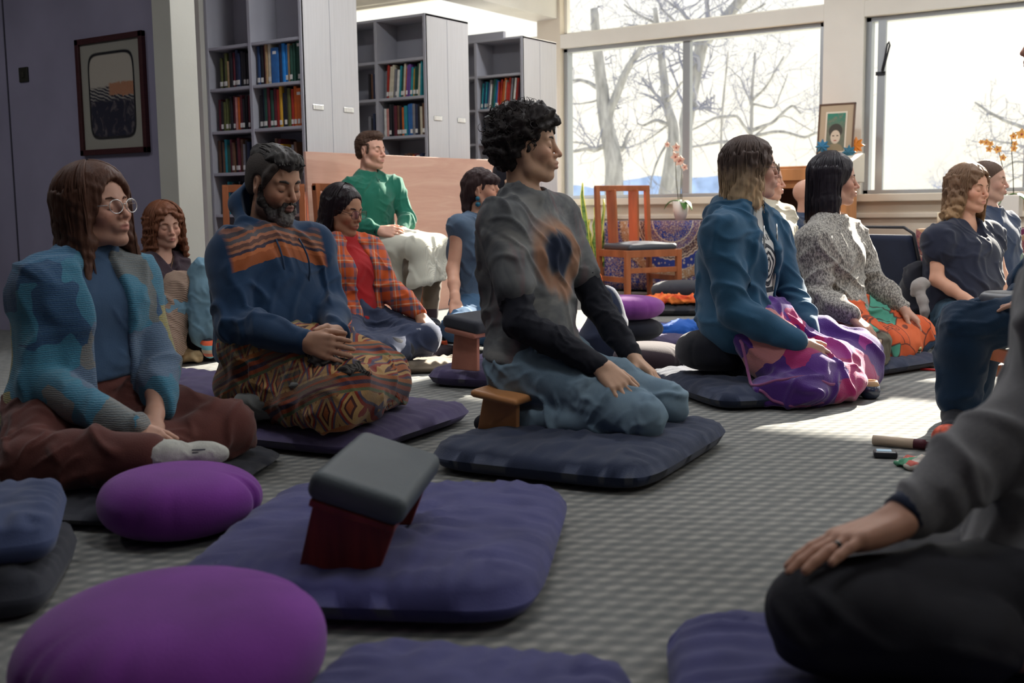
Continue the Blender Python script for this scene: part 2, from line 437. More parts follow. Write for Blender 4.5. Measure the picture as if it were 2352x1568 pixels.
    def hand(s, F, q, curl=.22, palm=None, spread=.06, thumb=.7, k=.006, big=1.0):
        J, z = s.J, s.sz*big; Wp = J['wr'+q]; D = unit(J['fi'+q]-Wp); N = V(0, 0, -1.0) if palm is None else np.asarray(palm, float)
        N = unit(N - D*(N@D)); S = np.cross(D, N)*(1 if q == 'R' else -1)        # S: towards the thumb
        el = J['el'+q]
        F.cone(Wp+(el-Wp)*.16, Wp+D*.012*z, .027*z, .024*z, .02)
        lens = {1: (.078, .0092), 0: (.087, .0096), -1: (.081, .0092), -2: (.063, .0082)}
        for i in (1, 0, -1, -2):
            L, r = lens[i][0]*z, lens[i][1]*z; off = (i+.5)
            a = Wp+S*off*.0135*z+D*.01*z; kn = Wp + S*off*.0205*z + D*(.092-.004*abs(off)**1.6)*z - N*.004*z
            F.cone(a, kn, .0155*z, .0125*z, .012)
            dirr = unit(D + S*off*spread); c = curl*(1+.12*i)
            p = kn; ang = c*.6
            for j, fr in enumerate((.46, .30, .24)):
                dd = dirr*cos(ang)+N*sin(ang); p2 = p+dd*L*fr
                F.cone(p, p2, r*(1-.1*j), r*(1-.1*(j+1)), k if j == 0 else .003); p = p2; ang += c
        a = Wp+S*.016*z+D*.012*z+N*.004*z; p = a+unit(D*.75+S*.62+N*.25)*.048*z
        F.cone(a, p, .017*z, .0125*z, .014)
        tdir = unit(D*(1-.25*thumb)+S*.55*thumb+N*.28)
        p2 = p+tdir*.034*z; F.cone(p, p2, .0118*z, .0108*z, .004); F.cone(p2, p2+unit(tdir+D*.3+N*.15)*.028*z, .0108*z, .0085*z, .003)
        F.ell(Wp+D*.05*z+N*.006*z, V(.045, .036, .014)*z, np.stack([D, S, N], 1), .014)
    def headshape(s, F, jaw=1.0, nose=1.0, closed=True, fat=1.0, ears=True):
        z = s.sz; H = s.H; p = s.hp
        E = lambda c, r, k=.02, sub=False, R=None: F.ell(p(*c), V(*r)*z, H if R is None else H@R, k*z, sub)
        C = lambda a, b, ra, rb, k=.02, sub=False: F.cone(p(*a), p(*b), ra*z, rb*z, k*z, sub)
        E((-.018, 0, .034), (.096, .074, .086)); E((.02, 0, .02), (.066, .064, .075), .03)
        E((.036, 0, -.045), (.05, .052*fat, .066), .03)
        for e in (-1, 1):
            C((.0, .055*e*fat, -.045), (.02, .048*e*fat*jaw, -.082), .016, .015, .03)
            C((.02, .048*e*fat*jaw, -.082), (.068, .016*e, -.106), .014, .014, .025)
            E((.06, .042*e, -.028), (.024, .022*fat, .022), .025)                    # cheek
            C((.08, .012*e, .022), (.07, .048*e, .022), .0085, .006, .016)           # brow ridge
        E((.076, 0, -.1), (.018, .02, .017), .02)                                  # chin
        for e in (-1, 1):
            E((.098, .033*e, .002), (.018, .021, .0135), .018, True)                 # socket
            E((.07, .033*e, .001), (.0175, .0175, .0165), .004)                      # closed lid over the eye
        C((.084, 0, .014), (.108*nose, 0, -.026), .0075, .0098, .012)
        E((.110*nose, 0, -.031), (.0115, .0105, .0095), .006)
        for e in (-1, 1): E((.096*nose, .0125*e, -.035), (.011, .0075, .0075), .005)
        E((.084, 0, -.062), (.018, .03, .022), .015)                                # mouth mound
        C((.097, -.016, -.0605), (.103, 0, -.0585), .0045, .0058, .005); C((.103, 0, -.0585), (.097, .016, -.0605), .0058, .0045, .005)
        C((.096, -.014, -.071), (.1015, 0, -.0725), .005, .0066, .005); C((.1015, 0, -.0725), (.096, .014, -.071), .0066, .005, .005)
        C((.1, -.02, -.0655), (.108, 0, -.0655), .0016, .0016, .003, True); C((.108, 0, -.0655), (.1, .02, -.0655), .0016, .0016, .003, True)
        if ears:
            for e in (-1, 1):
                Rm = np.array(Matrix.Rotation(e*radians(22), 3, 'Z') @ Matrix.Rotation(radians(-12), 3, 'Y'))
                E((-.008, .073*e, -.004), (.019, .0085, .031), .006, False, Rm); E((-.005, .081*e, -.002), (.010, .006, .018), .004, True, Rm)
                E((-.004, .074*e, -.03), (.009, .007, .011), .006)
    def body(s, skin, h=.004, hands=None, bust=0.0, legs=True, beard=0.0, **hk):
        "the whole figure under the clothes as one surface"
        J, z = s.J, s.sz; s.defaults()
        pts = np.array([v for k_, v in J.items()]+[s.hp(.13, 0, 0), s.hp(-.13, 0, 0), s.hp(0, 0, .14), s.hp(0, .12, 0), s.hp(0, -.12, 0)])
        F = Fld(pts.min(0)-.14, pts.max(0)+.14, h)
        s.torso(F, -.012, bust*.9)
        if legs:
            for q in 'RL':
                if 'kn'+q in J: s.leg(F, q, -.012); s.foot(F, q, -.006)
        for q in 'RL': s.arm(F, q, -.006)
        F.cone(s.hp(-.022, 0, -.05), J['neck']-V(0, 0, .02), .050*z*s.b**.5, .058*z*s.b**.5, .03)
        s.headshape(F, **hk)
        hands = hands or {}
        for q in 'RL':
            if 'fi'+q in J: s.hand(F, q, **hands.get(q, {}))
        v, qd = F.mesh(); v = relax(v, qd, 1, .35)
        o = np_obj(s.name, v, qd, skin)
        lv = (v-J['head'])@s.H/z
        def blob(c, r): return np.clip(1.4-np.sqrt((((lv-V(*c))/V(*r))**2).sum(1))*1.0, 0, 1)
        lip = np.clip((blob((.102, 0, -.0655), (.012, .020, .0105))-.2)*2.5, 0, 1)*.7
        fl = np.clip(blob((.07, .045, -.03), (.04, .03, .03))+blob((.07, -.045, -.03), (.04, .03, .03))+blob((.11, 0, -.03), (.02, .02, .02)), 0, 1)*.4
        bd = np.zeros(len(v))
        if beard:
            bd = np.clip((-.045-lv[:, 2])/.02, 0, 1)*np.clip((lv[:, 0]+.02)/.03, 0, 1)*np.clip((lv[:, 2]+.14)/.02, 0, 1)*beard
        for nm, a in (('lip', lip), ('flush', fl), ('beard', bd)):
            at = o.data.attributes.new(nm, 'FLOAT', 'POINT'); at.data.foreach_set('value', a.astype(np.float32))
        o.location = Vector(s.base); o.rotation_euler = (0, 0, s.th)
        tag(o, s.label, 'person', s.group); s.root = o
        return o
    # ---- parts
    def solid(s, name, fn, h, mt, fold=0.0, wl=.09, seed=1, lo=None, hi=None, rel=2, post=None, pad=.16, label=None, sharp=1.0, fd=None):
        "a garment or blanket: fn(F) fills the field; folds ride on its surface"
        pts = np.array([v for v in s.J.values()])
        F = Fld(pts.min(0)-pad if lo is None else lo, pts.max(0)+pad if hi is None else hi, h)
        fn(F); v, q = F.mesh()
        if len(v) == 0: return None
        v = relax(v, q, rel, .5)
        if fold:
            n = vnormals(v, q); a = folds(v, seed, wl, sharp, fd)-.15 + .40*wob(v, seed+7, np.asarray(wl)*2.6, 1)
            v = v + n*(a*fold*.7)[:, None]
        if post is not None: v = post(v, q)
        o = np_obj(name, v, q, mt, s.root)
        if label: o['label'] = label
        return o
    def strokes(s, name, lines, mt, n=5, label=None):
        b = MB()
        for pts, r in lines: b.tube(pts, r, n)
        o = b.build(name, mt, s.root, smooth=True)
        if label: o['label'] = label
        return o
    def face(s, browc, lashc=None, closed=True, thick=1.0, brow_z=0.0):
        L = []
        for e in (-1, 1):
            pts = [s.hp(.088+.0015, .014*e, .021+brow_z), s.hp(.0875, .028*e, .0265+brow_z), s.hp(.079, .043*e, .025+brow_z), s.hp(.068, .053*e, .018+brow_z)]
            L.append((pts, [.0026*thick, .0036*thick, .0030*thick, .0012*thick]))
        s.strokes('eyebrow', L[:1], browc); s.strokes('eyebrow', L[1:], browc)
        for e in (-1, 1):
            pts = []
            for a in np.linspace(-1, 1, 7):
                y = .033+.0145*a; z_ = -.0065-.0035*(1-a*a)
                dx = .0175**2-(.0145*a)**2-(z_-.001)**2
                pts.append(s.hp(.07+sqrt(max(dx, 0))+.0006, y*e, z_))
            s.strokes('eyelashes', [(pts, [.0006, .0011, .0014, .0014, .0014, .0011, .0006])], lashc or browc)
    def glasses(s, mt, lens, w=.0245, hgt=.02, round_=True, dz=-.002):
        b = MB(); fx = .103
        rims = []
        for e in (-1, 1):
            pts = []
            for a in np.linspace(0, 2*pi, 25):
                ca, sa = cos(a), sin(a); p_ = 2.0 if round_ else 3.2
                rr = (abs(ca)**p_+abs(sa)**p_)**(-1/p_)
                pts.append(s.hp(fx-.25*abs(ca*rr*w+.033)*.35*abs(1)+.006, (.033+ca*rr*w)*e, dz+sa*rr*hgt))
            rims.append(pts)
            b.tube(pts, .0014*s.sz, 6, False)
            b.tube([s.hp(fx-.006, (.033+w)*e, dz+.006), s.hp(.05, .074*e, dz+.007), s.hp(-.002, .078*e, dz+.006), s.hp(-.02, .077*e, dz-.012)], .0014*s.sz, 6)
        b.tube([s.hp(fx+.004, -.009, dz+.004), s.hp(fx+.008, 0, dz+.007), s.hp(fx+.004, .009, dz+.004)], .0013*s.sz, 6)
        o = b.build('glasses', mt, s.root, smooth=True)
        for pts in rims:
            c = sum(pts[:-1])/24
            n_ = len(pts)-1; vs = [c]+pts[:-1]
            l = mesh_obj('lens', vs, [(0, 1+i, 1+(i+1) % n_) for i in range(n_)], lens, o)
        return o
    def locks(s, name, paths, mt, r=.006, n=4, taper=.35, parent=None):
        b = MB()
        for pts in paths:
            N = len(pts); rr = [r*(.55+.45*sin(pi*min(1, (i+1)/(N)*1.2)))*(1-(1-taper)*i/(N-1)) for i in range(N)]
            b.tube(pts, rr, n, False)
        return b.build(name, mt, parent if parent is not None else s.root, smooth=True)
    def fall(s, seed, n, zend, back=True, r0=1.02, wave=.0, spread=.012, az=(35, 325), part=0.0, zj=.02, steps=12, shell=.0, fwd=0.0):
        "paths of locks that leave the parting, follow the skull and hang to height zend (head frame)"
        rs = np.random.RandomState(seed); out = []
        for _ in range(n):
            a = radians(rs.uniform(*az)); ze = zend+rs.uniform(-zj, zj)
            # skull ellipsoid
            rx, ry, rz = .104*r0+shell, .083*r0+shell, .094*r0+shell; c = V(-.016, 0, .034)
            ph = rs.uniform(.05, .5); pts = []; w0 = rs.uniform(0, 6.3); jit = rs.uniform(0, spread)
            for i in range(steps):
                u = i/(steps-1); el = pi/2 - ph - u*2.2*(1)
                if el > -.05:
                    p = c + V(rx*cos(el)*cos(a), ry*cos(el)*sin(a)+part*(1-u)*.03, rz*sin(el)); last = p; ul = u
                else:
                    q = (u-ul)/(1-ul); zz = last[2]+(ze-last[2])*q
                    p = V(last[0]*(1-.12*q)+fwd*q, last[1]*(1-.02*q), zz)
                p = p + V(cos(a), sin(a), 0)*(jit*(.3+u) + wave*sin(w0+u*17)*u) + V(-sin(a), cos(a), 0)*wave*cos(w0+u*15)*u
                pts.append(s.hp(*p))
            out.append(pts)
        return out

    # ---- ready made clothes
    def top(s, name, mt, t=.016, arms=1.0, hem=0.0, neck=.064, vee=0.0, bust=0.0, belly=0.0, h=.006, fold=.014, wl=.10, seed=1, fd=None, extra=None, cuff=.010, at=None, slope=-.15, label=None, low=True, opened=0.0):
        J, z = s.J, s.sz
        def fn(F):
            s.torso(F, t, bust, low, belly); F.cone(J['pel']+V(0, 0, .03), J['chest'], .108*s.b*z+t, .10*s.b*z+t, .06)
            if arms:
                for q in 'RL': s.arm(F, q, t if at is None else at, arms, cuff)
            if extra: extra(F)
            F.cut(J['pel']+V(0, 0, hem), V(slope, 0, -1))
            n = J['neck']; fr = unit(np.cross(unit(J['shL']-J['shR']), n-J['pel']))
            F.cone(n+fr*.012+V(0, 0, .03*z), n+fr*.02+V(0, 0, .12), neck*z, (neck+.02)*z, .012, True)
            if vee:
                F.cone(n+fr*.08*z+V(0, 0, .02), n+fr*.14*z-V(0, 0, vee), .055*z, .012, .010, True)
            if opened:
                ax = unit(J['neck']-J['pel']); lt = unit(J['shL']-J['shR']); Rm = np.stack([unit(np.cross(lt, ax)), lt, ax], 1)
                c_ = (J['neck']*.45+J['pel']*.55)+fr*(.20+bust*.03)*z
                F.rbox(c_, V(.145, opened, .5), Rm, .02, .02, True)
        return s.solid(name, fn, h, mt, fold, wl, seed, fd=fd, label=label)
    def trousers(s, name, mt, t=.014, upto=.95, t2=None, waist=.12, h=.007, fold=.014, wl=.08, seed=1, fd=None, extra=None, hull=True, k=.035, label=None, floor=None):
        J, z, b = s.J, s.sz, s.b
        def fn(F):
            F.cone(J['hipR'], J['hipL'], .106*b*z+t, k=.05); F.cone(J['pel'], J['pel']*.65+J['chest']*.35, .112*b*z+t, .10*b*z+t, .05)
            for q in 'RL':
                if 'kn'+q in J: s.leg(F, q, t, t2, upto, k)
            if extra: extra(F)
            F.cut(J['pel']+V(0, 0, waist), (0, 0, 1))
            if floor is not None: F.cut(V(0, 0, floor), (0, 0, -1))
        return s.solid(name, fn, h, mt, fold, wl, seed, fd=fd, label=label)
    def long_hair(s, mt, zend, seed=1, vol=.012, wave=0.0, n=240, r=.0065, az0=58, tuck=.0, fringe=False, back=-.01, h=.006, zj=.02, part=.4, curl=0.0, face=.066, flare=.0):
        z = s.sz; p = s.hp; c = V(-.016, 0, .034)
        def fn(F):
            F.ell(p(-.018, 0, .036), V(.100+vol, .080+vol, .092+vol)*z, s.H, .02)
            ang = np.linspace(az0+8, 360-az0-8, 22)
            for i, a in enumerate(ang):
                a = radians(a); q0 = V(-.016+(.088+vol)*cos(a), (.070+vol)*sin(a), .045); q1 = V(-.016+(.082+vol+back)*cos(a)-tuck, (.072+vol)*sin(a), (zend*.5+.02)); q2 = V(-.016+(.070+vol+back+flare)*cos(a)-tuck, (.072+vol+flare)*sin(a), zend+.012)
                F.chain([p(*q0), p(*q1), p(*q2)], [.021*z, .021*z, .012*z], .02)
            F.cone(p(-.05, 0, -.02), p(-.055, 0, zend*.8+.02), .06*z, .05*z, .02)
            F.ell(p(.095, 0, -.035), V(.075, face, .118)*z, s.H, .012, True); F.cone(p(.02, 0, -.12), p(.06, 0, zend-.05), .055*z, .06*z, .012, True)
            if fringe: F.ell(p(.062, 0, .055), V(.046, .068, .034)*z, s.H, .012)
        rg = np.random.RandomState(seed)
        def strand(v, q):
            lv = (v-s.J['head'])@s.H; a = np.arctan2(lv[:, 1], lv[:, 0]+.016); nn = vnormals(v, q)
            g = np.sin(a*34+2.2*np.sin(lv[:, 2]*16+a*3)+seed)*.5+np.sin(a*61+3*np.sin(lv[:, 2]*11+a*5))*.3
            return v+nn*((g*.0028+wob(v, seed, .05, 2)*(.002+wave*.5+curl))*np.clip((.13-lv[:, 2])/.06, .2, 1))[:, None]
        hr = s.solid('hair', fn, h, mt, post=strand, lo=s.J['head']-.36*z, hi=s.J['head']+.22*z)
        hr.name = 'hair'
        L = s.fall(seed, n, zend, az=(az0, 360-az0), wave=wave, shell=vol*.9, zj=zj)
        s.locks('hair_strands', L, mt, r, 4, .3, hr)['kind'] = 'stuff'
        return hr
# ------------------------------------------------------------------ the room
def st(o, kind='structure'): o['kind'] = kind; return o
WY = 9.9
M_cream = mat('cream_paint', (.62, .56, .47), .6, .1, 60, .04, 3)
M_white = mat('white_paint', (.70, .68, .63), .55, .06, 80, .03, 4)
M_mauve = mat('mauve_grey_paint', (.26, .24, .33), .6, .1, 60, .12, 2)
M_pillar = mat('pillar_paint', (.50, .49, .44), .6, .1, 60, .04, 3)
M_ceil = mat('ceiling_paint', (.72, .70, .65), .8)
M_alum = mat('window_metal', (.36, .38, .40), .45, metal=.6)
M_soff = mat('soffit_paint', (.7, .68, .64), .7)
def carpet_mat():
    t = NT('carpet', .95, .1); o = t.map(t.obj(), rot=(0, 0, radians(34)))
    x, y, z = t.sep(t.mix(.0035, o, t.noise(o, 30, 2, out='Color')))[0:3]
    lat = t.m('MULTIPLY', t.m('COSINE', t.m('MULTIPLY', x, 2*pi/.054)), t.m('COSINE', t.m('MULTIPLY', y, 2*pi/.096)))
    n = t.noise(o, 420, 2); n2 = t.noise(o, 2.2, 3); n3 = t.noise(o, 26, 2)
    f = t.m('ADD', t.m('MULTIPLY', lat, .34), t.m('ADD', .10, t.m('MULTIPLY', n3, .7)))
    c = t.ramp(f, [(.12, (.115, .122, .128)), (.45, (.20, .20, .195)), (.85, (.38, .37, .34))])
    c = t.mix(.30, c, t.mix(n, (.07, .075, .08), (.33, .31, .28)))
    c = t.mix(t.m('MULTIPLY', n2, .25), c, (.14, .17, .165))
    return t.fin(c, t.m('ADD', n, t.m('MULTIPLY', lat, .5)), .5, .004)
st(boxo('floor', (-12, -4, -.12), (6, WY, 0), carpet_mat()))
st(boxo('ceiling', (-12, -4, 3.35), (6, WY+.9, 3.5), M_ceil))
# left wall with the picture, the pillar at its end
st(boxo('wall_left', (-12, 4.5, 0), (-5.44, 4.62, 3.35), M_mauve))
st(boxo('pillar', (-5.448, 4.41, 0), (-5.288, 4.59, 3.35), M_pillar, bevel=.004))
st(boxo('wall_back', (-12, -4.1, 0), (6, -4, 3.35), M_mauve))
st(boxo('wall_right', (6, -4, 0), (6.1, WY, 3.35), M_cream))
st(boxo('wall_far_left', (-12.1, -4, 0), (-12, WY, 3.35), M_cream))
st(boxo('trim_21', (-6.90, 5.76, 0), (-6.592, 5.86, 3.35), M_pillar, bevel=.004))          # pale post beside the stacks
# the window wall: sill wall, posts, transom, header, sashes and panes
st(boxo('wall_window_lower', (-12, WY, -.12), (6, WY+.14, .80), M_cream))
st(boxo('wall_window_header', (-12, WY, 3.05), (6, WY+.14, 3.35), M_white))
st(boxo('trim_1', (-6.03, WY-.07, .80), (6, WY+.14, .865), M_cream, bevel=.006))          # sill board
st(boxo('trim_2', (-6.03, WY-.035, .66), (6, WY, .70), M_cream, bevel=.006))               # ledge under it
st(boxo('baseboard_window', (-6.03, WY-.02, 0), (6, WY, .10), M_white))
posts = [(-6.29, -6.02), (-3.35, -3.0), (-.36, -.01), (2.63, 2.98), (5.62, 6.0), (-9.3, -9.0)]
for k, (a, b) in enumerate(posts): st(boxo('trim_%d' % (k+3), (a, WY-.05, .80), (b, WY+.14, 3.1), M_cream if k == 0 else M_white, bevel=.005))
st(boxo('trim_20', (-12, WY-.045, 2.355), (6, WY+.14, 2.49), M_white, bevel=.005))
gl = bpy.data.materials.new('window_glass'); gl.use_nodes = True; nt = gl.node_tree; nt.nodes.clear()
_o = nt.nodes.new('ShaderNodeOutputMaterial'); _t = nt.nodes.new('ShaderNodeBsdfTransparent'); _g = nt.nodes.new('ShaderNodeBsdfGlossy'); _g.inputs['Roughness'].default_value = 0.0
_f = nt.nodes.new('ShaderNodeFresnel'); _f.inputs[0].default_value = 1.25; _x = nt.nodes.new('ShaderNodeMixShader')
_ge = nt.nodes.new('ShaderNodeNewGeometry'); _m1 = nt.nodes.new('ShaderNodeMath'); _m1.operation = 'SUBTRACT'; _m1.inputs[0].default_value = 1.0; nt.links.new(_ge.outputs['Backfacing'], _m1.inputs[1]); _m2 = nt.nodes.new('ShaderNodeMath'); _m2.operation = 'MULTIPLY'; nt.links.new(_f.outputs[0], _m2.inputs[0]); nt.links.new(_m1.outputs[0], _m2.inputs[1]); nt.links.new(_m2.outputs[0], _x.inputs[0]); nt.links.new(_t.outputs[0], _x.inputs[1]); nt.links.new(_g.outputs[0], _x.inputs[2]); nt.links.new(_x.outputs[0], _o.inputs[0])
MATS['glass'] = gl
wn = 0
for a, b in ((-9.0, -6.29), (-6.02, -3.35), (-3.0, -.36), (-.01, 2.63), (2.98, 5.62)):
    wn += 1; mid = (a+b)/2; r = empty('window_%d' % wn, (mid, WY+.07, .865)); st(r)
    f = MB(); z0, z1 = 0, 1.49; A, B = a-mid, b-mid
    f.box((A, -.05, z0), (B, .05, z0+.035)); f.box((A, -.05, z1-.04), (B, .05, z1)); f.box((A, -.05, z0), (A+.045, .05, z1)); f.box((B-.05, -.05, z0), (B, .05, z1))
    st(f.build('window_frame', M_alum, r, bevel=.004))
    s = MB(); op = .06 if wn == 3 else 0.0
    s.box((-.045, -.02, z0+.03), (.03, .045, z1-.03))
    if wn == 3: s.box((A+.10, -.05, z0+.03), (A+.165, -.005, z1-.03))
    st(s.build('window_sash', M_alum, r, bevel=.004))
    st(boxo('pane', (A+.04, -.004, z0+.03), (B-.04, .004, z1-.03), gl, r))
    if wn == 3:
        h = MB(); h.tube([(A+.15, -.055, 1.02), (A+.15, -.085, 1.04), (A+.17, -.09, 1.12), (A+.19, -.085, 1.25), (A+.20, -.08, 1.27), (A+.21, -.085, 1.24), (A+.18, -.095, 1.1), (A+.16, -.085, 1.03)], .008, 8)
        h.box((A+.09, -.06, 1.0), (A+.17, -.045, 1.03)); st(h.build('latch', mat('dark_metal', (.03, .03, .035), .4, metal=.5), r))
    wn2 = wn+10; r2 = empty('window_%d' % wn2, (mid, WY+.07, 2.49)); st(r2)
    f = MB(); z1 = .56
    f.box((A, -.03, 0), (B, .03, .02)); f.box((A, -.03, z1-.03), (B, .03, z1)); f.box((A, -.03, 0), (A+.03, .03, z1)); f.box((B-.03, -.03, 0), (B, .03, z1))
    st(f.build('window_frame', M_white, r2)); st(boxo('pane', (A+.02, -.004, .015), (B-.02, .004, z1-.02), gl, r2))
# beam over the reading corner and the bulkhead
st(boxo('beam', (-6.33, 2.2, 2.645), (-6.05, WY, 3.35), M_white, bevel=.005))
st(boxo('wall_panel_seam', (-7.045, 4.492, 0), (-7.037, 4.5, 3.35), mat('seam', (.07, .065, .09), .7)))
M_tube = bpy.data.materials.new('lamp_tube'); M_tube.use_nodes = True
M_tube.node_tree.nodes['Principled BSDF'].inputs['Emission Color'].default_value = (1, .92, .78, 1); M_tube.node_tree.nodes['Principled BSDF'].inputs['Emission Strength'].default_value = 2.5
for k, (x, y) in enumerate(LAMPS):
    r = empty('ceiling_lamp', (x, y, 3.35), 0, 'white fluorescent ceiling fitting above the meditation room floor', 'lamp', 'ceiling fluorescents')
    MB().box((-.62, -.13, -.06), (.62, .13, 0)).build('lamp_housing', M_white, r, bevel=.01)
    for e in (-1, 1): MB().tube([(-.6, .06*e, -.075), (.6, .06*e, -.075)], .013, 8).build('lamp_tube', M_tube, r, smooth=True)
# roof overhang outside
st(boxo('roof_eave', (-12, WY+.14, 3.28), (6, WY+.45, 3.4), M_soff))

# ------------------------------------------------------------------ outdoors
M_bark = mat('pale_bark', (.31, .31, .32), .9, .6, 30, .35, 9, stretch=(1, 1, .25))
M_twig = mat('twig_bark', (.25, .26, .33), .9)
st(boxo('ground_outside', (-400, WY+.2, -1.6), (400, 400, -1.5), mat('winter_grass', (.42, .42, .36), .95, var=.2, vscale=.4)))
st(boxo('lake_water', (-400, 60, -1.52), (400, 420, -1.47), mat('lake_water', (.45, .55, .68), .25, spec=.5)))
# far shore of woods
rs = np.random.RandomState(3); vs = []; N = 106
for i in range(N):
    x = -420+i*3.2; h = 5.6+1.1*sin(i*.21)+.7*sin(i*.9+1)+rs.uniform(0, 1.3)
    vs += [(x, 250+6*sin(i*.13), -1.5), (x, 251+6*sin(i*.13), h), (x, 262, h*.8), (x, 264, -1.5)]
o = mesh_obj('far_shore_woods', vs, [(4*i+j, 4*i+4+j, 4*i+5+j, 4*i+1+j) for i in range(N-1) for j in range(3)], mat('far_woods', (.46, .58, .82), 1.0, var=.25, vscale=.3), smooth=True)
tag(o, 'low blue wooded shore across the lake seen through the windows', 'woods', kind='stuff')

def tree(limbs, Y, seed, label, ntw=60, name='bare_tree', rscale=1.0, twl=1.0, lvl=2):
    "limbs: pixel paths with widths in pixels, standing about the distance Y from the room"
    rs = np.random.RandomState(seed); root_p = Yp(*limbs[0][0][0], Y)
    base = V(root_p[0], root_p[1], -1.5); r = empty(name, base, 0, label, 'tree', 'bare trees outside the windows')
    trunk = MB(); br = MB(); tw = MB()
    def twigs(p, d, L, rad, lev, mb):
        n = 6; pts = [p]; q = p.copy(); dd = unit(d)
        for i in range(n):
            dd = unit(dd + rs.normal(size=3)*.22 + V(0, 0, .06)); q = q+dd*L/n; pts.append(q)
        mb.tube(pts, [max(.004, rad*(1-.75*i/n)) for i in range(n+1)], 5, False)
        if lev > 0:
            for _ in range(rs.randint(2, 5)):
                k = rs.randint(1, n+1); twigs(pts[k], unit(pts[k]-pts[k-1]+rs.normal(size=3)*.75), L*rs.uniform(.4, .7), rad*.55, lev-1, mb)
    for li, (px, w) in enumerate(limbs):
        yo = 0.0 if li == 0 else rs.uniform(-.8, .8)*.6
        pts = []; n = len(px)
        fine = []
        for i in range(n-1):
            for k in range(5):
                u = k/5; fine.append((px[i][0]*(1-u)+px[i+1][0]*u, px[i][1]*(1-u)+px[i+1][1]*u, (i+u)/(n-1)))
        fine.append((*px[-1], 1.0))
        for x, y, u in fine:
            p = Yp(x, y, Y+yo*u*2); pts.append(p+rs.normal(size=3)*.012*(1 if li else .6))
        d = (pts[0]-EYEP)@FW; r0 = w[0]/2/F*d*rscale; r1 = w[1]/2/F*d*rscale
        pts = [pts[0]]+[(pts[i-1]+2*pts[i]+pts[i+1])/4 for i in range(1, len(pts)-1)]+[pts[-1]]
        rad = [max(.006, r0+(r1-r0)*f[2]) for f in fine]
        if li == 0:
            pts = [V(pts[0][0], pts[0][1], -1.6)]+pts; rad = [rad[0]*1.35]+rad
        (trunk if li == 0 else br).tube(pts, rad, 10 if li < 3 else 7, True)
        for _ in range(int(ntw/len(limbs))):
            k = rs.randint(len(pts)//3, len(pts)); 
            t = unit(pts[min(k+1, len(pts)-1)]-pts[k-1]); twigs(pts[k], t*.5+rs.normal(size=3)*.8*V(1, .6, 1), twl*rs.uniform(.5, 1.5), max(.008, rad[k]*.35), lvl, tw)
    W_ = lambda mb: MB().add([np.asarray(v)-base for v in mb.v], mb.f)
    W_(trunk).build('trunk', M_bark, r, smooth=True); W_(br).build('limbs', M_bark, r, smooth=True)
    t = W_(tw).build('twigs', M_twig, r, smooth=True); t['kind'] = 'stuff'
    return r
tree([([(1410, 470), (1411, 380), (1400, 320), (1390, 270), (1382, 200), (1372, 110), (1366, 20)], (46, 20)),
      ([(1392, 285), (1415, 215), (1440, 160), (1475, 108), (1500, 60)], (24, 9)),
      ([(1398, 330), (1370, 345), (1345, 342), (1300, 352)], (14, 6)), ([(1366, 342), (1345, 330), (1312, 325)], (8, 4)),
      ([(1375, 205), (1358, 192), (1332, 182), (1305, 186)], (12, 5)), ([(1405, 330), (1428, 345), (1440, 315), (1447, 300)], (14, 5)),
      ([(1372, 230), (1340, 238), (1305, 238)], (5, 2)), ([(1402, 245), (1420, 215), (1424, 175)], (9, 4))],
     21, 4, 'bare pale-barked tree with forked trunk, leftmost behind the window glass', 24, twl=1.0)
tree([([(1525, 470), (1540, 380), (1548, 320), (1545, 280), (1530, 240), (1524, 170), (1515, 105), (1505, 20)], (34, 12)),
      ([(1528, 235), (1500, 210), (1480, 190), (1475, 180)], (9, 4)), ([(1535, 285), (1505, 275), (1480, 288), (1466, 285), (1462, 265)], (9, 3)),
      ([(1546, 300), (1520, 350), (1500, 395), (1492, 430)], (7, 3)), ([(1532, 235), (1550, 210), (1565, 190)], (8, 4)), ([(1545, 280), (1510, 305), (1460, 335)], (6, 2))],
     23, 5, 'bare tree with slender crooked trunk behind the window, beside the mullion', 26, twl=1.1)
tree([([(1535, 470), (1555, 400), (1580, 260), (1595, 180), (1612, 100), (1650, 60), (1720, -20)], (38, 22)),
      ([(1605, 110), (1590, 50), (1560, 20), (1530, 0)], (14, 6)), ([(1612, 100), (1630, 40), (1620, -20)], (14, 8)),
      ([(1600, 60), (1540, 70), (1480, 40), (1430, 10)], (10, 4)), ([(1620, 50), (1690, 40), (1760, 10)], (9, 4)), ([(1560, 60), (1520, 20), (1500, -20)], (8, 4)), ([(1530, 58), (1470, 60), (1435, 55)], (6, 3))],
     25, 6, 'bare tree with thick trunk leaning right behind the window mullion', 60, twl=1.3)
tree([([(1722, 470), (1724, 380), (1726, 300), (1728, 200), (1735, 120)], (13, 5)),
      ([(1726, 310), (1690, 265), (1640, 272), (1590, 300)], (9, 4)), ([(1728, 300), (1770, 285), (1820, 240), (1840, 260)], (9, 4)),
      ([(1720, 330), (1660, 325), (1592, 338)], (10, 5)), ([(1728, 315), (1790, 300), (1850, 315), (1885, 300)], (9, 5)), ([(1726, 240), (1700, 180), (1670, 150)], (6, 2)),
      ([(1728, 230), (1760, 200), (1800, 130)], (7, 3)), ([(1655, 470), (1657, 300), (1668, 160), (1672, 120)], (7, 3)), ([(1730, 240), (1780, 250), (1810, 170)], (6, 2)), ([(1735, 310), (1800, 260), (1880, 310)], (5, 2))],
     27, 7, 'thin many-branched bare tree behind the right half of the window', 44, twl=1.3)
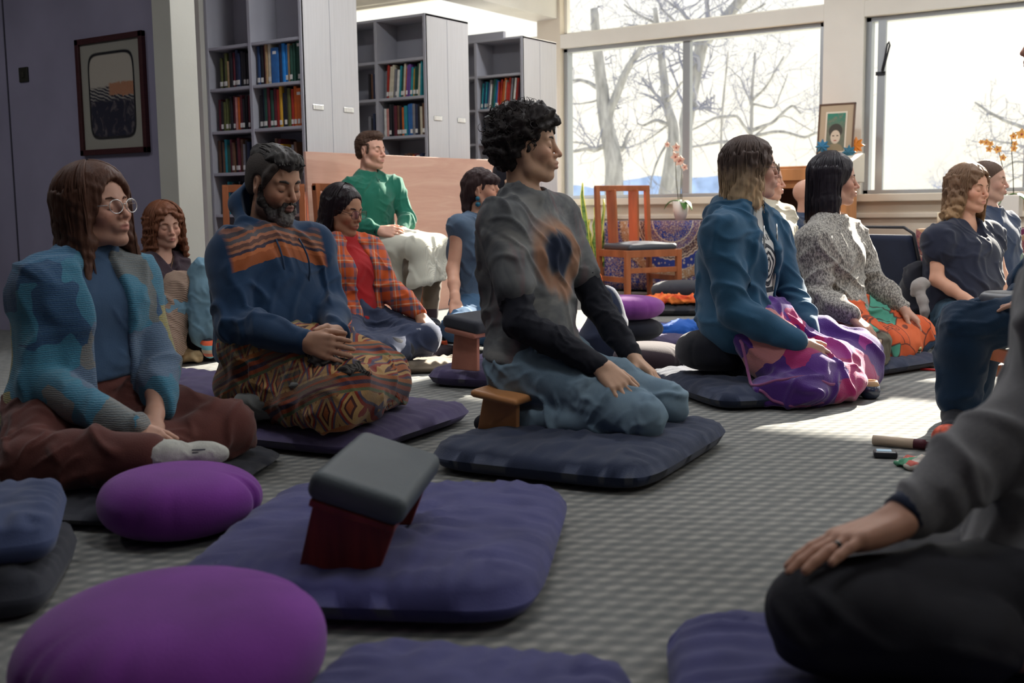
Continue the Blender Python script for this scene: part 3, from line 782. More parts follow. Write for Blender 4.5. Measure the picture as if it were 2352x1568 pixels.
tree([([(2420, 480), (2400, 360), (2370, 300), (2330, 285), (2270, 258), (2240, 235)], (14, 5)), ([(2390, 340), (2330, 330), (2260, 320)], (7, 3)), ([(2395, 380), (2330, 370), (2290, 395), (2250, 380)], (7, 3)), ([(2398, 360), (2340, 350), (2300, 345)], (6, 2)), ([(2395, 370), (2350, 400), (2290, 430)], (6, 2))],
     24, 8, 'wispy bare branches of a tree behind the second window', 26, twl=.6)
tree([([(2160, 470), (2165, 440), (2170, 425)], (5, 3)), ([(2165, 440), (2155, 432), (2150, 430)], (3, 2)), ([(2166, 440), (2178, 430), (2182, 420)], (3, 2))],
     70, 9, 'small far-off tree on the shore behind the second window', 30, twl=1.6)
# ------------------------------------------------------------------ library stacks and their books
M_case = mat('grey_steel_case', (.36, .36, .40), .5, .05, 60, .05, 4)
M_end = mat('end_panel_paint', (.55, .54, .55), .5, .12, 12, .05, 6, stretch=(18, 18, .6))
M_chrome = mat('chrome', (.75, .75, .75), .25, metal=1.0)
M_paper = mat('paper', (.72, .70, .66), .8)
CX0, CX1 = -5.615, -6.13          # corner of the stacks and the first divider
BAYS = [(-6.115, -5.64), (-6.56, -6.145)]
SHZ = [.165, .468, .771, 1.074, 1.377, 1.683, 1.98]
CASES = []
def bookcase(y, x_end, bays, top, label, holders=True, back=.26):
    r = empty('bookcase', (x_end-.3, y+.28, 0), 0, label, 'bookcase', 'library stacks'); o = V(x_end-.3, y+.28, 0)
    L = lambda lo, hi: (V(*lo)-o, V(*hi)-o)
    def pb(name, lo, hi, m_, bev=.003, par=r):
        a, b = L(lo, hi); return MB().box(a, b).build(name, m_, par, bevel=bev)
    xl = min(b[0] for b in bays)-.03
    e = pb('end_panel', (x_end-.022, y, 0), (x_end, y+.57, top), M_end)
    pb('seam', (x_end-.001, y+.28, .02), (x_end+.0015, y+.284, top-.02), M_case, 0)
    if holders:
        for yy in (.085, .40):
            h = MB(); a, b = L((x_end, y+yy, 1.49), (x_end+.006, y+yy+.105, 1.525)); h.box(a, b); hh = h.build('label_holder', M_chrome, r, bevel=.002)
            a, b = L((x_end+.006, y+yy+.018, 1.495), (x_end+.0075, y+yy+.087, 1.52)); MB().box(a, b).build('label_card', M_paper, hh)
    pb('back_panel', (xl, y+back, 0), (x_end-.02, y+back+.012, top), M_case)
    pb('top_panel', (xl, y, top-.02), (x_end, y+.57, top), M_case)
    for a, b in bays:
        pb('upright', (a-.03, y, 0), (a, y+back, top-.02), M_case)
        for z in SHZ: pb('shelf', (a, y+.004, z-.022), (b, y+back, z), M_case)
    pb('upright', (x_end-.025, y-.004, 0), (x_end, y+.02, top), M_case)
    CASES.append((y, bays)); return r
bookcase(5.80, CX0, BAYS, 2.62, 'nearest grey library bookcase, beside the pillar, its white end panel with two label holders')
bookcase(7.17, CX0, BAYS+[(-7.05, -6.59)], 2.31, 'grey library bookcase in the middle of the three, behind the seated person in green')
bookcase(8.555, CX0, BAYS+[(-7.05, -6.59)], 2.295, 'farthest grey library bookcase, beside the white post and the beam', holders=False)
b = boxo('board', (-6.65, 8.60, 2.296), (-5.85, 8.64, 2.36), M_case); tag(b, 'thin grey board lying on top of the farthest bookcase', 'board')

PAL = {'navy': (.02, .03, .07), 'black': (.015, .014, .018), 'dark green': (.02, .07, .05), 'olive green': (.09, .10, .03), 'maroon': (.10, .015, .025), 'red': (.35, .03, .02),
       'orange': (.55, .12, .02), 'yellow': (.60, .33, .03), 'cream': (.55, .50, .38), 'tan': (.35, .23, .12), 'blue': (.03, .13, .36), 'bright blue': (.02, .20, .55), 'teal': (.02, .22, .26),
       'grey': (.18, .18, .20), 'white': (.65, .64, .60), 'brown': (.12, .06, .035), 'purple': (.14, .06, .25), 'pink': (.55, .25, .22), 'dark blue': (.02, .05, .13)}
NUM = 'first second third fourth fifth sixth seventh eighth ninth tenth eleventh twelfth thirteenth fourteenth fifteenth sixteenth seventeenth eighteenth'.split()
DK = ['black', 'navy', 'maroon', 'dark green', 'olive green', 'brown', 'grey', 'black', 'dark blue']
BRT = ['teal', 'cream', 'dark green', 'white', 'red', 'purple', 'blue', 'orange', 'grey', 'tan', 'navy']
# (case, bay, shelf, from x fraction, colours or count, height range, lean)
ROWS = [(0, 0, 5, .05, ['dark blue', 'black', 'maroon', 'tan', 'cream', ('blue', .075), 'navy', 'bright blue', 'bright blue', 'tan', 'dark green', 'dark green', ('dark green', .06)], (.24, .285), 0),
        (0, 0, 4, .05, ['black', 'navy', 'dark green', 'maroon', 'dark green', 'maroon', 'red', 'yellow', 'navy', 'black', 'olive green', 'red', 'orange', ('orange', .045), 'maroon'], (.235, .29), 0),
        (0, 0, 3, .06, ['tan', 'navy', 'black', 'cream', 'navy', 'brown', 'maroon', 'yellow', 'navy', 'dark blue', 'bright blue', 'grey', 'brown'], (.15, .24), 0),
        (0, 1, 5, .18, ['olive green', 'black', 'olive green', 'tan', 'black', 'maroon', 'navy', 'navy', 'black', 'black', 'black'], (.19, .27), 0),
        (0, 1, 4, .10, ['maroon', 'black', 'olive green', 'olive green', 'olive green', 'black', 'maroon', 'pink', 'orange', 'maroon', 'black', 'black', 'maroon'], (.2, .25), 0),
        (0, 1, 3, .03, ['brown', 'black', 'brown', 'teal', 'dark green', 'maroon', 'brown', 'black', 'maroon', 'brown', 'grey', 'black', 'navy'], (.2, .25), 0),
        (0, 1, 2, .10, ['brown', 'black', 'teal', 'dark blue', 'black', 'brown', 'maroon', 'black', 'navy'], (.2, .24), 0),
        (1, 0, 5, .06, ['grey', 'red', 'red', 'cream', 'cream', 'grey', 'grey', 'white', 'teal', 'dark green', 'cream', 'orange', 'purple', 'purple', 'teal', 'yellow', 'dark green', 'dark green', 'cream', 'teal'], (.21, .27), .09),
        (1, 0, 4, .05, ['white', 'pink', 'black', 'black', 'maroon', 'brown', 'black', 'orange', ('teal', .03), 'blue', 'blue', 'grey', 'navy', 'black', 'cream', 'brown', 'black'], (.22, .26), 0),
        (1, 0, 3, .10, ['dark green', 'teal', 'black', 'cream', 'dark blue', 'teal', 'navy', 'brown', 'brown', 'tan', 'orange', 'maroon', 'white', 'navy', 'teal', 'grey'], (.1, .17), 0),
        (1, 1, 5, .75, ['black', 'brown', 'navy', 'black'], (.2, .22), 0),
        (1, 1, 4, .72, ['grey', 'black', 'navy', 'black'], (.15, .2), 0),
        (2, 0, 5, .02, ['teal', 'dark blue', 'teal', 'blue', 'grey', 'white', 'dark green', 'teal', 'blue', 'red', 'red', 'orange', 'orange', 'cream', 'red', 'red', 'grey', 'olive green', 'white', 'red', 'maroon', 'navy', 'blue', 'grey', 'white', 'cream'], (.22, .27), .14),
        (2, 0, 4, .08, ['navy', 'black', 'red', 'tan', 'yellow', 'yellow', 'tan', 'brown', 'cream', 'grey', 'grey', 'blue', 'white'], (.2, .24), 0),
        (2, 0, 3, .06, ['white', 'grey', 'black', 'maroon', 'red', 'brown', 'white'], (.1, .17), .05)]
SHN = {5: 'highest filled shelf', 4: 'second filled shelf', 3: 'third filled shelf', 2: 'fourth filled shelf'}
CN = ['nearest bookcase', 'middle bookcase', 'farthest bookcase']
rs = random.Random(12)
for ci, bi, si, fx, cols, hr, lean in ROWS:
    y, bays = CASES[ci]; a, b_ = bays[bi]; x = a+(b_-a)*fx; z = SHZ[si]
    for n, c in enumerate(cols):
        w = rs.uniform(.019, .031) if isinstance(c, str) else c[1]
        if len(cols) > 17: w *= .72
        c = c if isinstance(c, str) else c[0]
        h = rs.uniform(*hr); d = rs.uniform(.15, .19)
        if x+w > b_-.004: break
        mm = mat('book_'+c.replace(' ', '_'), PAL[c], .55, .1, 90, .12, 30)
        side = 'left' if bi == 1 else 'right'
        lab = '%s book, %s from left on %s, %s bay of %s' % (c, NUM[n] if n < 18 else 'late', SHN[si], side, CN[ci])
        if n >= 18: lab = '%s book, %s from the right end of %s, %s bay of %s' % (c, NUM[len(cols)-n-1], SHN[si], side, CN[ci])
        r = empty('book', (x+w/2, y+.03+d/2+rs.uniform(0, .015), z), 0, lab, 'book', 'books on the library stacks')
        r.rotation_euler = (0, lean*rs.uniform(.5, 1.1), 0)
        cv = MB(); cv.box((-w/2, -d/2+.004, 0), (-w/2+.0025, d/2, h)); cv.box((w/2-.0025, -d/2+.004, 0), (w/2, d/2, h))
        sp = [(w/2*cos(t), -d/2+.004-.005*sin(t)) for t in np.linspace(pi, 0, 6)]
        vs = [(px, py, zz) for zz in (0, h) for px, py in sp]+[(sp[0][0], sp[0][1]+.003, 0), (sp[-1][0], sp[-1][1]+.003, 0), (sp[0][0], sp[0][1]+.003, h), (sp[-1][0], sp[-1][1]+.003, h)]
        cv.add(vs, [(i, i+1, i+7, i+6) for i in range(5)]+[(5, 4, 3, 2, 1, 0, 12, 13), (6, 7, 8, 9, 10, 11, 15, 14)])
        cv.build('cover', mm, r)
        MB().box((-w/2+.0025, -d/2+.006, .003), (w/2-.0025, d/2-.004, h-.003)).build('pages', M_paper, r)
        if rs.random() < .5:
            l = MB(); l.box((-min(w*.42, .011), -d/2-.0025, .018), (min(w*.42, .011), -d/2+.001, .05)); l.build('spine_label', M_paper, r)
        if w > .04: MB().box((-.014, -d/2-.0022, h-.045), (.018, -d/2+.001, h-.025)).build('title_label', M_paper, r)
        x += w+.0012+rs.uniform(0, .001)

# ------------------------------------------------------------------ plywood sheet, pictures, switch plate
t = NT('birch_plywood', .55, .3); o = t.map(t.obj(), scale=(1, .35, 3.2)); n = t.noise(o, 3.5, 5, .6, dist=1.2); n2 = t.noise(t.map(t.obj(), scale=(1, 2, 30)), 3, 3)
M_ply = t.fin(t.mix(.3, t.ramp(n, [(.3, (.52, .29, .22)), (.5, (.58, .34, .26)), (.7, (.64, .41, .32))]), t.mix(n2, (.50, .28, .21), (.66, .43, .34))))
r = empty('plywood_sheet', (-5.465, 6.82, 0), 0, 'pale pinkish plywood sheet standing on edge against the bookcase ends', 'board'); r.rotation_euler = (0, radians(-2.0), 0)
MB().box((-.011, -1.145, 0), (.011, 1.145, 1.19)).build('panel', M_ply, r, bevel=.002)
pp_ = Xp(1104, 420, -5.48); tag(boxo('paper_sheet', (-5.484, pp_[1]-.14, pp_[2]-.16), (-5.480, pp_[1]+.16, pp_[2]+.11), M_paper), 'white paper sheet taped to the right end of the plywood', 'paper')
M_frame = mat('dark_red_wood_frame', (.045, .012, .015), .35, .1, 60, .2, 20, stretch=(1, 1, 8))
def art_big():
    t = NT('landscape_print', .12, .4); x, y, z = t.sep(t.obj())[0:3]
    u = t.m('DIVIDE', x, hw*.68); v = t.m('DIVIDE', z, hh*.73)
    o = t.comb(u, v, 0.0); n = t.noise(o, 3, 4, .6, dist=1.0); w = t.wave(t.map(o, rot=(0, 0, .25)), 4, 'Y', 5.0)
    sky = (.40, .36, .31); land = t.mix(t.step(w, .45, .6), (.03, .03, .045), (.26, .24, .22)); low = t.mix(t.step(n, .52, .66), (.016, .017, .035), (.10, .085, .095))
    st_ = t.wave(t.map(o, rot=(0, 0, -.5)), 7, 'X', 1.0); field = t.mix(t.step(st_, .4, .6), (.30, .06, .03), (.42, .28, .17))
    hz = t.m('ADD', v, t.m('MULTIPLY', t.m('SUBTRACT', n, .5), .18))
    c = t.mix(t.step(hz, -.15, -.05), low, land); c = t.mix(t.step(hz, .18, .24), c, sky)
    fm = t.m('MULTIPLY', t.m('MULTIPLY', t.step(u, -.15, -.05), t.step(hz, -.02, .0)), t.m('SUBTRACT', 1.0, t.step(hz, .26, .3)))
    c = t.mix(fm, c, field)
    au = t.m('ABSOLUTE', u); av = t.m('ABSOLUTE', v)
    q = t.m('POWER', t.m('ADD', t.m('POWER', au, 7.0), t.m('POWER', av, 7.0)), 1/7)
    ring = t.m('MULTIPLY', t.step(q, .93, .96), t.m('SUBTRACT', 1.0, t.step(q, 1.0, 1.03)))
    c = t.mix(t.step(q, .98, 1.0), c, (.30, .285, .25)); c = t.mix(ring, c, (.015, .015, .02))
    return t.fin(c)
tl, tr, bl, br_ = Yp(172, 90, 4.48), Yp(327, 73, 4.48), Yp(188, 357, 4.48), Yp(341, 352, 4.48)
cx_, cz_ = (tl[0]+br_[0])/2, (tl[2]+br_[2])/2; hw, hh = (tr[0]-tl[0]+br_[0]-bl[0])/4, (tl[2]-bl[2]+tr[2]-br_[2])/4
r = empty('framed_print', (cx_, 4.5, cz_), 0, 'tall landscape print in a dark red frame hanging on the mauve wall', 'picture')
f = MB(); fw = .035
for lo, hi in (((-hw, -.03, -hh), (-hw+fw, 0, hh)), ((hw-fw, -.03, -hh), (hw, 0, hh)), ((-hw, -.03, -hh), (hw, 0, -hh+fw)), ((-hw, -.03, hh-fw), (hw, 0, hh))): f.box(lo, hi)
f.build('frame', M_frame, r, bevel=.003)
ap = art_big(); a = MB().box((-hw+fw*.9, -.014, -hh+fw*.9), (hw-fw*.9, -.008, hh-fw*.9)).build('print', ap, r)
g = MB().box((-hw+fw*.9, -.020, -hh+fw*.9), (hw-fw*.9, -.018, hh-fw*.9)).build('glass', gl, r)
sp = Yp(50, 171, 4.48); r = empty('switch_plate', (sp[0], 4.5, sp[2]), 0, 'small dark square switch plate on the mauve wall', 'switch')
MB().box((-.047, -.012, -.047), (.047, 0, .047)).build('plate', mat('dark_plate', (.02, .02, .014), .5), r, bevel=.003); MB().box((-.012, -.018, -.02), (.012, -.012, .02)).build('rocker', mat('dark_rocker', (.03, .03, .02), .4), r, bevel=.002)

# ------------------------------------------------------------------ chairs, cabinet, altar tables
M_cherry = mat('cherry_wood', (.36, .115, .045), .38, .06, 30, .3, 5, stretch=(2, 2, .5), spec=.4)
M_oak = mat('orange_oak', (.52, .22, .08), .42, .08, 30, .22, 5, stretch=(2, 2, .4), spec=.4)
M_vinyl = mat('dark_vinyl', (.045, .05, .065), .38, .05, 60, spec=.5)
def wood_chair(loc, rz, label):
    r = empty('wooden_chair', loc, rz, label, 'chair', 'cherry slat-back chairs')        # faces +x
    W2, D2 = .255, .22
    for s_ in (-1, 1):
        MB().bar((-D2, W2*s_, 0), (-D2-.06, W2*s_, .96), .045, .04, (0, 1, 0)).build('leg', M_cherry, r, bevel=.004)
        MB().bar((D2, W2*s_, 0), (D2, W2*s_, .42), .045, .045, (0, 1, 0)).build('leg', M_cherry, r, bevel=.004)
    f = MB(); f.bar((-D2-.02, -W2, .39), (-D2-.02, W2, .39), .03, .06); f.bar((D2, -W2, .39), (D2, W2, .39), .03, .06)
    for s_ in (-1, 1): f.bar((-D2-.02, W2*s_, .39), (D2, W2*s_, .39), .03, .06)
    f.build('seat_frame', M_cherry, r, bevel=.003)
    f = MB()
    for s_ in (-1, 1): f.bar((-D2, W2*s_, .17), (D2, W2*s_, .17), .025, .045)
    f.bar((D2, -W2, .25), (D2, W2, .25), .025, .045); f.build('stretcher', M_cherry, r, bevel=.003)
    MB().bar((-D2-.058, -W2-.02, .945), (-D2-.058, W2+.02, .945), .035, .05).build('top_rail', M_cherry, r, bevel=.004)
    for s_ in (-1, 1): MB().bar((-D2-.022, .105*s_, .36), (-D2-.055, .115*s_, .93), .018, .15, (1, 0, 0)).build('back_slat', M_cherry, r, bevel=.003)
    c = Fld((-.3, -.3, .36), (.3, .3, .52), .01); c.rbox((0.01, 0, .44), (.225, .245, .033), None, .032, .01); c.ell((0.01, 0, .455), (.2, .2, .035), k=.03)
    v, q = c.mesh(); np_obj('seat', relax(v, q, 2), q, M_vinyl, r)
    return r
def face_rz(psi):
    f = RH*cos(radians(psi))-FH*sin(radians(psi)); return atan2(f[1], f[0])
cp = P(1468, 560, 9.75); wood_chair((cp[0], cp[1], 0), face_rz(64), 'empty cherry slat-back chair with dark vinyl seat in front of the mandala cloth')
cp = P(1272, 560, 9.95); wood_chair((cp[0], cp[1], 0), face_rz(20), 'cherry chair mostly hidden behind the kneeling person in the tie-dye shirt')
cp = P(600, 560, 7.45); wood_chair((cp[0], cp[1], 0), face_rz(84), 'cherry chair behind the bearded person in the blue hoodie')
cp = P(862, 600, 7.62); CH5 = wood_chair((cp[0], cp[1], 0), face_rz(34), 'cherry chair under the seated person in the green henley')
# oak cabinet under the portrait
def oak_cabinet():
    a, b = Yp(1797, 440, 9.4), Yp(1942, 440, 9.4); w = .86
    r = empty('oak_cabinet', (-3.42, 9.50, 0), 0, 'orange oak cabinet with cornice and dark open recess below the portrait', 'cabinet')
    x0, x1, y0, y1, H_ = -.39, .39, -.30, .30, 1.10
    c = MB(); c.box((x0, y0, 0), (x0+.05, y1, H_-.12)); c.box((x1-.05, y0, 0), (x1, y1, H_-.12)); c.box((x0, y1-.02, 0), (x1, y1, H_-.1)); c.box((x0+.05, y0, 0), (x1-.05, y0+.04, .42)); c.box((x0, y0, H_-.18), (x1, y1, H_-.12))
    c.box((x0+.05, y0+.02, .42), (x1-.05, y1-.02, .45)); c.build('carcass', M_oak, r, bevel=.004)
    MB().box((x0+.05, y1-.05, .45), (x1-.05, y1-.022, H_-.18)).build('recess_back', mat('dark_recess', (.06, .035, .03), .7), r)
    k = MB(); k.box((x0-.035, y0-.05, H_-.12), (x1+.035, y1, H_-.02)); k.box((x0-.02, y0-.03, H_-.02), (x1+.02, y1, H_)); k.build('cornice', M_oak, r, bevel=.006)
    d = MB(); d.box((x0+.04, y0-.012, .06), (-.005, y0, .40)); d.build('door', M_oak, r, bevel=.004); d = MB(); d.box((.005, y0-.012, .06), (x1-.04, y0, .40)); d.build('door', M_oak, r, bevel=.004)
    # sloping book rest at the right end
    s_ = MB(); s_.add([(x1-.02, y0-.06, H_-.14), (x1+.15, y0-.06, H_-.14), (x1+.15, y0+.36, H_-.14), (x1-.02, y0+.36, H_-.14), (x1-.02, y0-.06, H_+.0), (x1+.15, y0-.06, H_+.0), (x1+.15, y0+.36, H_+.10), (x1-.02, y0+.36, H_+.10)], [(0, 3, 2, 1), (4, 5, 6, 7), (0, 1, 5, 4), (1, 2, 6, 5), (2, 3, 7, 6), (3, 0, 4, 7)])
    s_.build('book_rest', M_cream, r, bevel=.004)
    MB().box((x1+.0, y0+.02, 0), (x1+.11, y0+.30, H_-.14)).build('side_post', M_oak, r, bevel=.004)
    return r
oak_cabinet()
def portrait():
    a = Yp(1920, 308, 9.60); w, h = .165, .20
    r = empty('framed_portrait', (a[0], 9.56, 1.112), 0, 'small framed portrait in a wide tan mount standing on the oak cabinet', 'picture'); r.rotation_euler = (radians(-8), 0, 0)
    z0, z1 = 0, .52; f = MB(); W_ = .155
    for lo, hi in (((-W_, -.012, z0), (-W_+.012, .012, z1)), ((W_-.012, -.012, z0), (W_, .012, z1)), ((-W_, -.012, z0), (W_, .012, .012)), ((-W_, -.012, z1-.012), (W_, .012, z1))): f.box(lo, hi)
    f.build('frame', mat('thin_brown_frame', (.10, .05, .03), .4), r); MB().box((-W_+.01, -.004, .01), (W_-.01, .004, z1-.01)).build('mount', mat('tan_mount', (.42, .33, .23), .8), r)
    MB().box((-.092, -.0075, .10), (.092, -.004, .45)).build('inner_mount', mat('pale_mount', (.66, .58, .47), .8), r)
    t = NT('portrait_print', .5); x, y, z = t.sep(t.obj())[0:3]
    dx = t.m('DIVIDE', x, .042); dz = t.m('DIVIDE', t.m('SUBTRACT', z, .235), .058); rr = t.m('SQRT', t.m('ADD', t.m('MULTIPLY', dx, dx), t.m('MULTIPLY', dz, dz)))
    sx_ = t.m('DIVIDE', x, .072); sz_ = t.m('DIVIDE', t.m('SUBTRACT', z, .12), .06); r2 = t.m('SQRT', t.m('ADD', t.m('MULTIPLY', sx_, sx_), t.m('MULTIPLY', sz_, sz_)))
    hz_ = t.m('DIVIDE', t.m('SUBTRACT', z, .285), .062); hx = t.m('DIVIDE', x, .058); r3 = t.m('SQRT', t.m('ADD', t.m('MULTIPLY', hx, hx), t.m('MULTIPLY', hz_, hz_)))
    c = t.mix(t.step(z, .3, .42), (.13, .14, .10), (.03, .19, .13)); c = t.mix(t.step(t.noise(t.obj(), 40, 2), .5, .7), c, (.16, .17, .12)); c = t.mix(t.step(r3, 1.05, .95), c, (.05, .045, .035)); c = t.mix(t.step(r2, 1.05, .95), c, (.25, .20, .12)); c = t.mix(t.step(rr, 1.05, .92), c, (.58, .47, .36))
    ax = t.m('ABSOLUTE', x); ey = t.m('MULTIPLY', t.step(t.m('ABSOLUTE', t.m('SUBTRACT', ax, .018)), .010, .008), t.step(t.m('ABSOLUTE', t.m('SUBTRACT', z, .245)), .005, .004))
    mo = t.m('MULTIPLY', t.step(ax, .013, .011), t.step(t.m('ABSOLUTE', t.m('SUBTRACT', z, .205)), .005, .004)); c = t.mix(ey, c, (.06, .04, .03)); c = t.mix(mo, c, (.35, .10, .08))
    MB().box((-.078, -.010, .115), (.078, -.007, .435)).build('print', t.fin(c), r)
portrait()
def ornament(px, py, Y, col, label, name='paper_ornament', R=.065):
    p = Yp(px, py, Y); b = MB(); n = 8; vs = []
    for sy in (-.018, .018):
        vs.append((0, sy*1.6, 0))
        for k in range(n*2):
            rr = R if k % 2 == 0 else R*.6; vs.append((rr*cos(pi*k/n), sy*.3, rr*sin(pi*k/n)))
    m_ = n*2+1
    fs = [(0, 1+k, 1+(k+1) % (2*n)) for k in range(2*n)]+[(m_, m_+1+(k+1) % (2*n), m_+1+k) for k in range(2*n)]+[(1+k, m_+1+k, m_+1+(k+1) % (2*n), 1+(k+1) % (2*n)) for k in range(2*n)]
    b.add(vs, fs); o = b.build(name, col, None); o.location = Vector(p); return tag(o, label, 'ornament')
ornament(1889, 337, 9.5, mat('blue_paper', (.03, .16, .30), .7), 'blue paper star on the left edge of the small portrait')
t = NT('orange_translucent', .5); t.b.inputs['Transmission Weight'].default_value = .3; ornament(1966, 334, 9.72, t.fin((.95, .30, .03)), 'glowing orange star ornament hanging by the window right of the portrait', R=.075)
ornament(1950, 350, 9.5, mat('teal_paper', (.03, .13, .20), .7), 'teal paper star at the lower right corner of the small portrait')

def tapestry_mat(name, red=False, c0=(0, 0, .3)):
    t = NT(name, .9, .15); x, y, z = t.sep(t.obj())[0:3]
    dx = t.m('SUBTRACT', x, c0[0]); dz = t.m('SUBTRACT', z, c0[2]); rr = t.m('SQRT', t.m('ADD', t.m('MULTIPLY', dx, dx), t.m('MULTIPLY', dz, dz)))
    an = t.m('ARCTAN2', dz, dx); o = t.obj()
    navy, gold, crm, pur, dk = (.030, .05, .22), (.34, .20, .11), (.48, .41, .33), (.12, .085, .17), (.07, .04, .05)
    if red: navy, pur = (.10, .02, .05), (.20, .06, .08)
    R_ = t.m('ADD', rr, t.m('MULTIPLY', t.m('SINE', t.m('MULTIPLY', an, 40.0)), .003))
    if red: R_ = t.m('FRACT', t.m('MULTIPLY', R_, 2.6)); R_ = t.m('MULTIPLY', R_, .5)
    base = t.ramp(R_, [(0, pur), (.125, navy), (.195, crm), (.205, pur), (.262, crm), (.272, dk), (.325, crm), (.335, dk), (.35, crm), (.362, navy), (.45, crm), (.46, gold), (.53, dk), (.545, navy)], 'CONSTANT')
    d1 = t.vor(o, 42, out='Distance'); d2 = t.vor(o, 75, out='Distance'); d3 = t.vor(o, 24, out='Distance', rnd=.6)
    c = t.mix(t.m('MULTIPLY', t.step(d2, .42, .30), .75), base, crm if not red else (.34, .2, .16)); c = t.mix(t.m('MULTIPLY', t.step(t.m('ABSOLUTE', t.m('SUBTRACT', d1, .42)), .10, .05), .6), c, gold)
    flw = t.m('MULTIPLY', t.step(d3, .30, .24), t.step(R_, .362, .37)); c = t.mix(t.m('MULTIPLY', flw, .8), c, crm)
    calm = t.m('MULTIPLY', t.step(R_, .364, .366), t.step(R_, .448, .446)); c = t.mix(t.m('MULTIPLY', calm, t.m('SUBTRACT', 1.0, flw)), c, navy)
    return t.fin(c, t.noise(t.obj(), 300, 2), .2)
def cloth_table(x0, x1, y0, y1, H_, mt, label, clabel, seed):
    cx_, cy_ = (x0+x1)/2, (y0+y1)/2
    r = empty('low_table', (cx_, cy_, 0), 0, label, 'table'); a, b = (x1-x0)/2-.02, (y1-y0)/2-.02
    MB().box((-a, -b, H_-.04), (a, b, H_-.012)).build('tabletop', M_oak, r)
    for sx in (-1, 1):
        for sy in (-1, 1): MB().box((sx*(a-.04)-.02, sy*(b-.04)-.02, 0), (sx*(a-.04)+.02, sy*(b-.04)+.02, H_-.04)).build('leg', M_oak, r)
    vs = []; fs = []; n = 90; rows = 9; per = 2*((x1-x0)+(y1-y0)); rng = np.random.RandomState(seed)
    A, B = (x1-x0)/2, (y1-y0)/2
    def perim(s_):
        s_ = s_ % per
        if s_ < 2*A: return -A+s_, -B, 0, -1
        s_ -= 2*A
        if s_ < 2*B: return A, -B+s_, 1, 0
        s_ -= 2*B
        if s_ < 2*A: return A-s_, B, 0, 1
        s_ -= 2*A; return -A, B-s_, -1, 0
    for j in range(rows):
        zz = H_-(H_-.02)*j/(rows-1)
        for i in range(n):
            x, y, nx, ny = perim(per*i/n); f_ = (.012*sin(i*1.1+seed)+.010*sin(i*.47))*j/(rows-1)+.004
            vs.append((x+nx*f_, y+ny*f_, zz))
    fs = [(j*n+i, (j+1)*n+i, (j+1)*n+(i+1) % n, j*n+(i+1) % n) for j in range(rows-1) for i in range(n)]
    k = len(vs); vs.append((0, 0, H_)); fs += [(i, (i+1) % n, k) for i in range(n)]
    o = mesh_obj('tablecloth', vs, fs, mt, None, True); o.location = (cx_, cy_, 0.003); tag(o, clabel, 'cloth')
    sm = o.modifiers.new('thick', 'SOLIDIFY'); sm.thickness = .003
a, b = Yp(1395, 520, 9.35), Yp(1800, 520, 9.35)
TBL_H = float(Yp(1560, 507, 9.4)[2])
cloth_table(a[0], -3.88, 9.30, 9.78, TBL_H, tapestry_mat('mandala_cloth', c0=(float(Yp(1545, 490, 9.3)[0])-(a[0]-3.88)/2, 0, TBL_H+.01)), 'low table under the blue mandala cloth by the window', 'blue and gold mandala tapestry draped over the low table by the window', 1)
a, b = Yp(2112, 530, 9.2), Yp(2400, 530, 9.2)
cloth_table(a[0], b[0], 9.1, 9.7, .58, tapestry_mat('wine_patterned_cloth', True, (0, 0, 1.2)), 'low table under the wine patterned cloth, right of the oak cabinet', 'wine red patterned cloth over the low table at the second window', 4)

# ------------------------------------------------------------------ plants
M_leaf = mat('leaf_green', (.06, .17, .03), .45, var=.3, vscale=20); M_stem = mat('orchid_stem', (.05, .045, .02), .6)
M_pot = mat('white_ceramic', (.70, .66, .60), .3)
def leaf(mb, base, d, L, w, droop, n=8, th=.002, up=.8):
    p = np.asarray(base, float); d = unit(d); s_ = unit(np.cross(d, (0, 0, 1))); v = unit(V(d[0], d[1], up)); vs = []
    for i in range(n+1):
        u = i/n; ww = w*(sin(pi*min(1, .12+u*.88))**.7)*.5
        for sgn in (-1, 0, 1):
            for e in (th, -th): vs.append(p+s_*ww*sgn+V(0, 0, .15*ww*abs(sgn)+e))
        v = unit(v+V(0, 0, -droop/n)); p = p+v*L/n
    fs = []
    for i in range(n):
        a = i*6; b_ = a+6
        for k in (0, 2): fs += [(a+k, a+k+2, b_+k+2, b_+k), (a+k+1, b_+k+1, b_+k+3, a+k+3)]
        fs += [(a, b_, b_+1, a+1), (a+4, a+5, b_+5, b_+4)]
    mb.add(vs, fs)
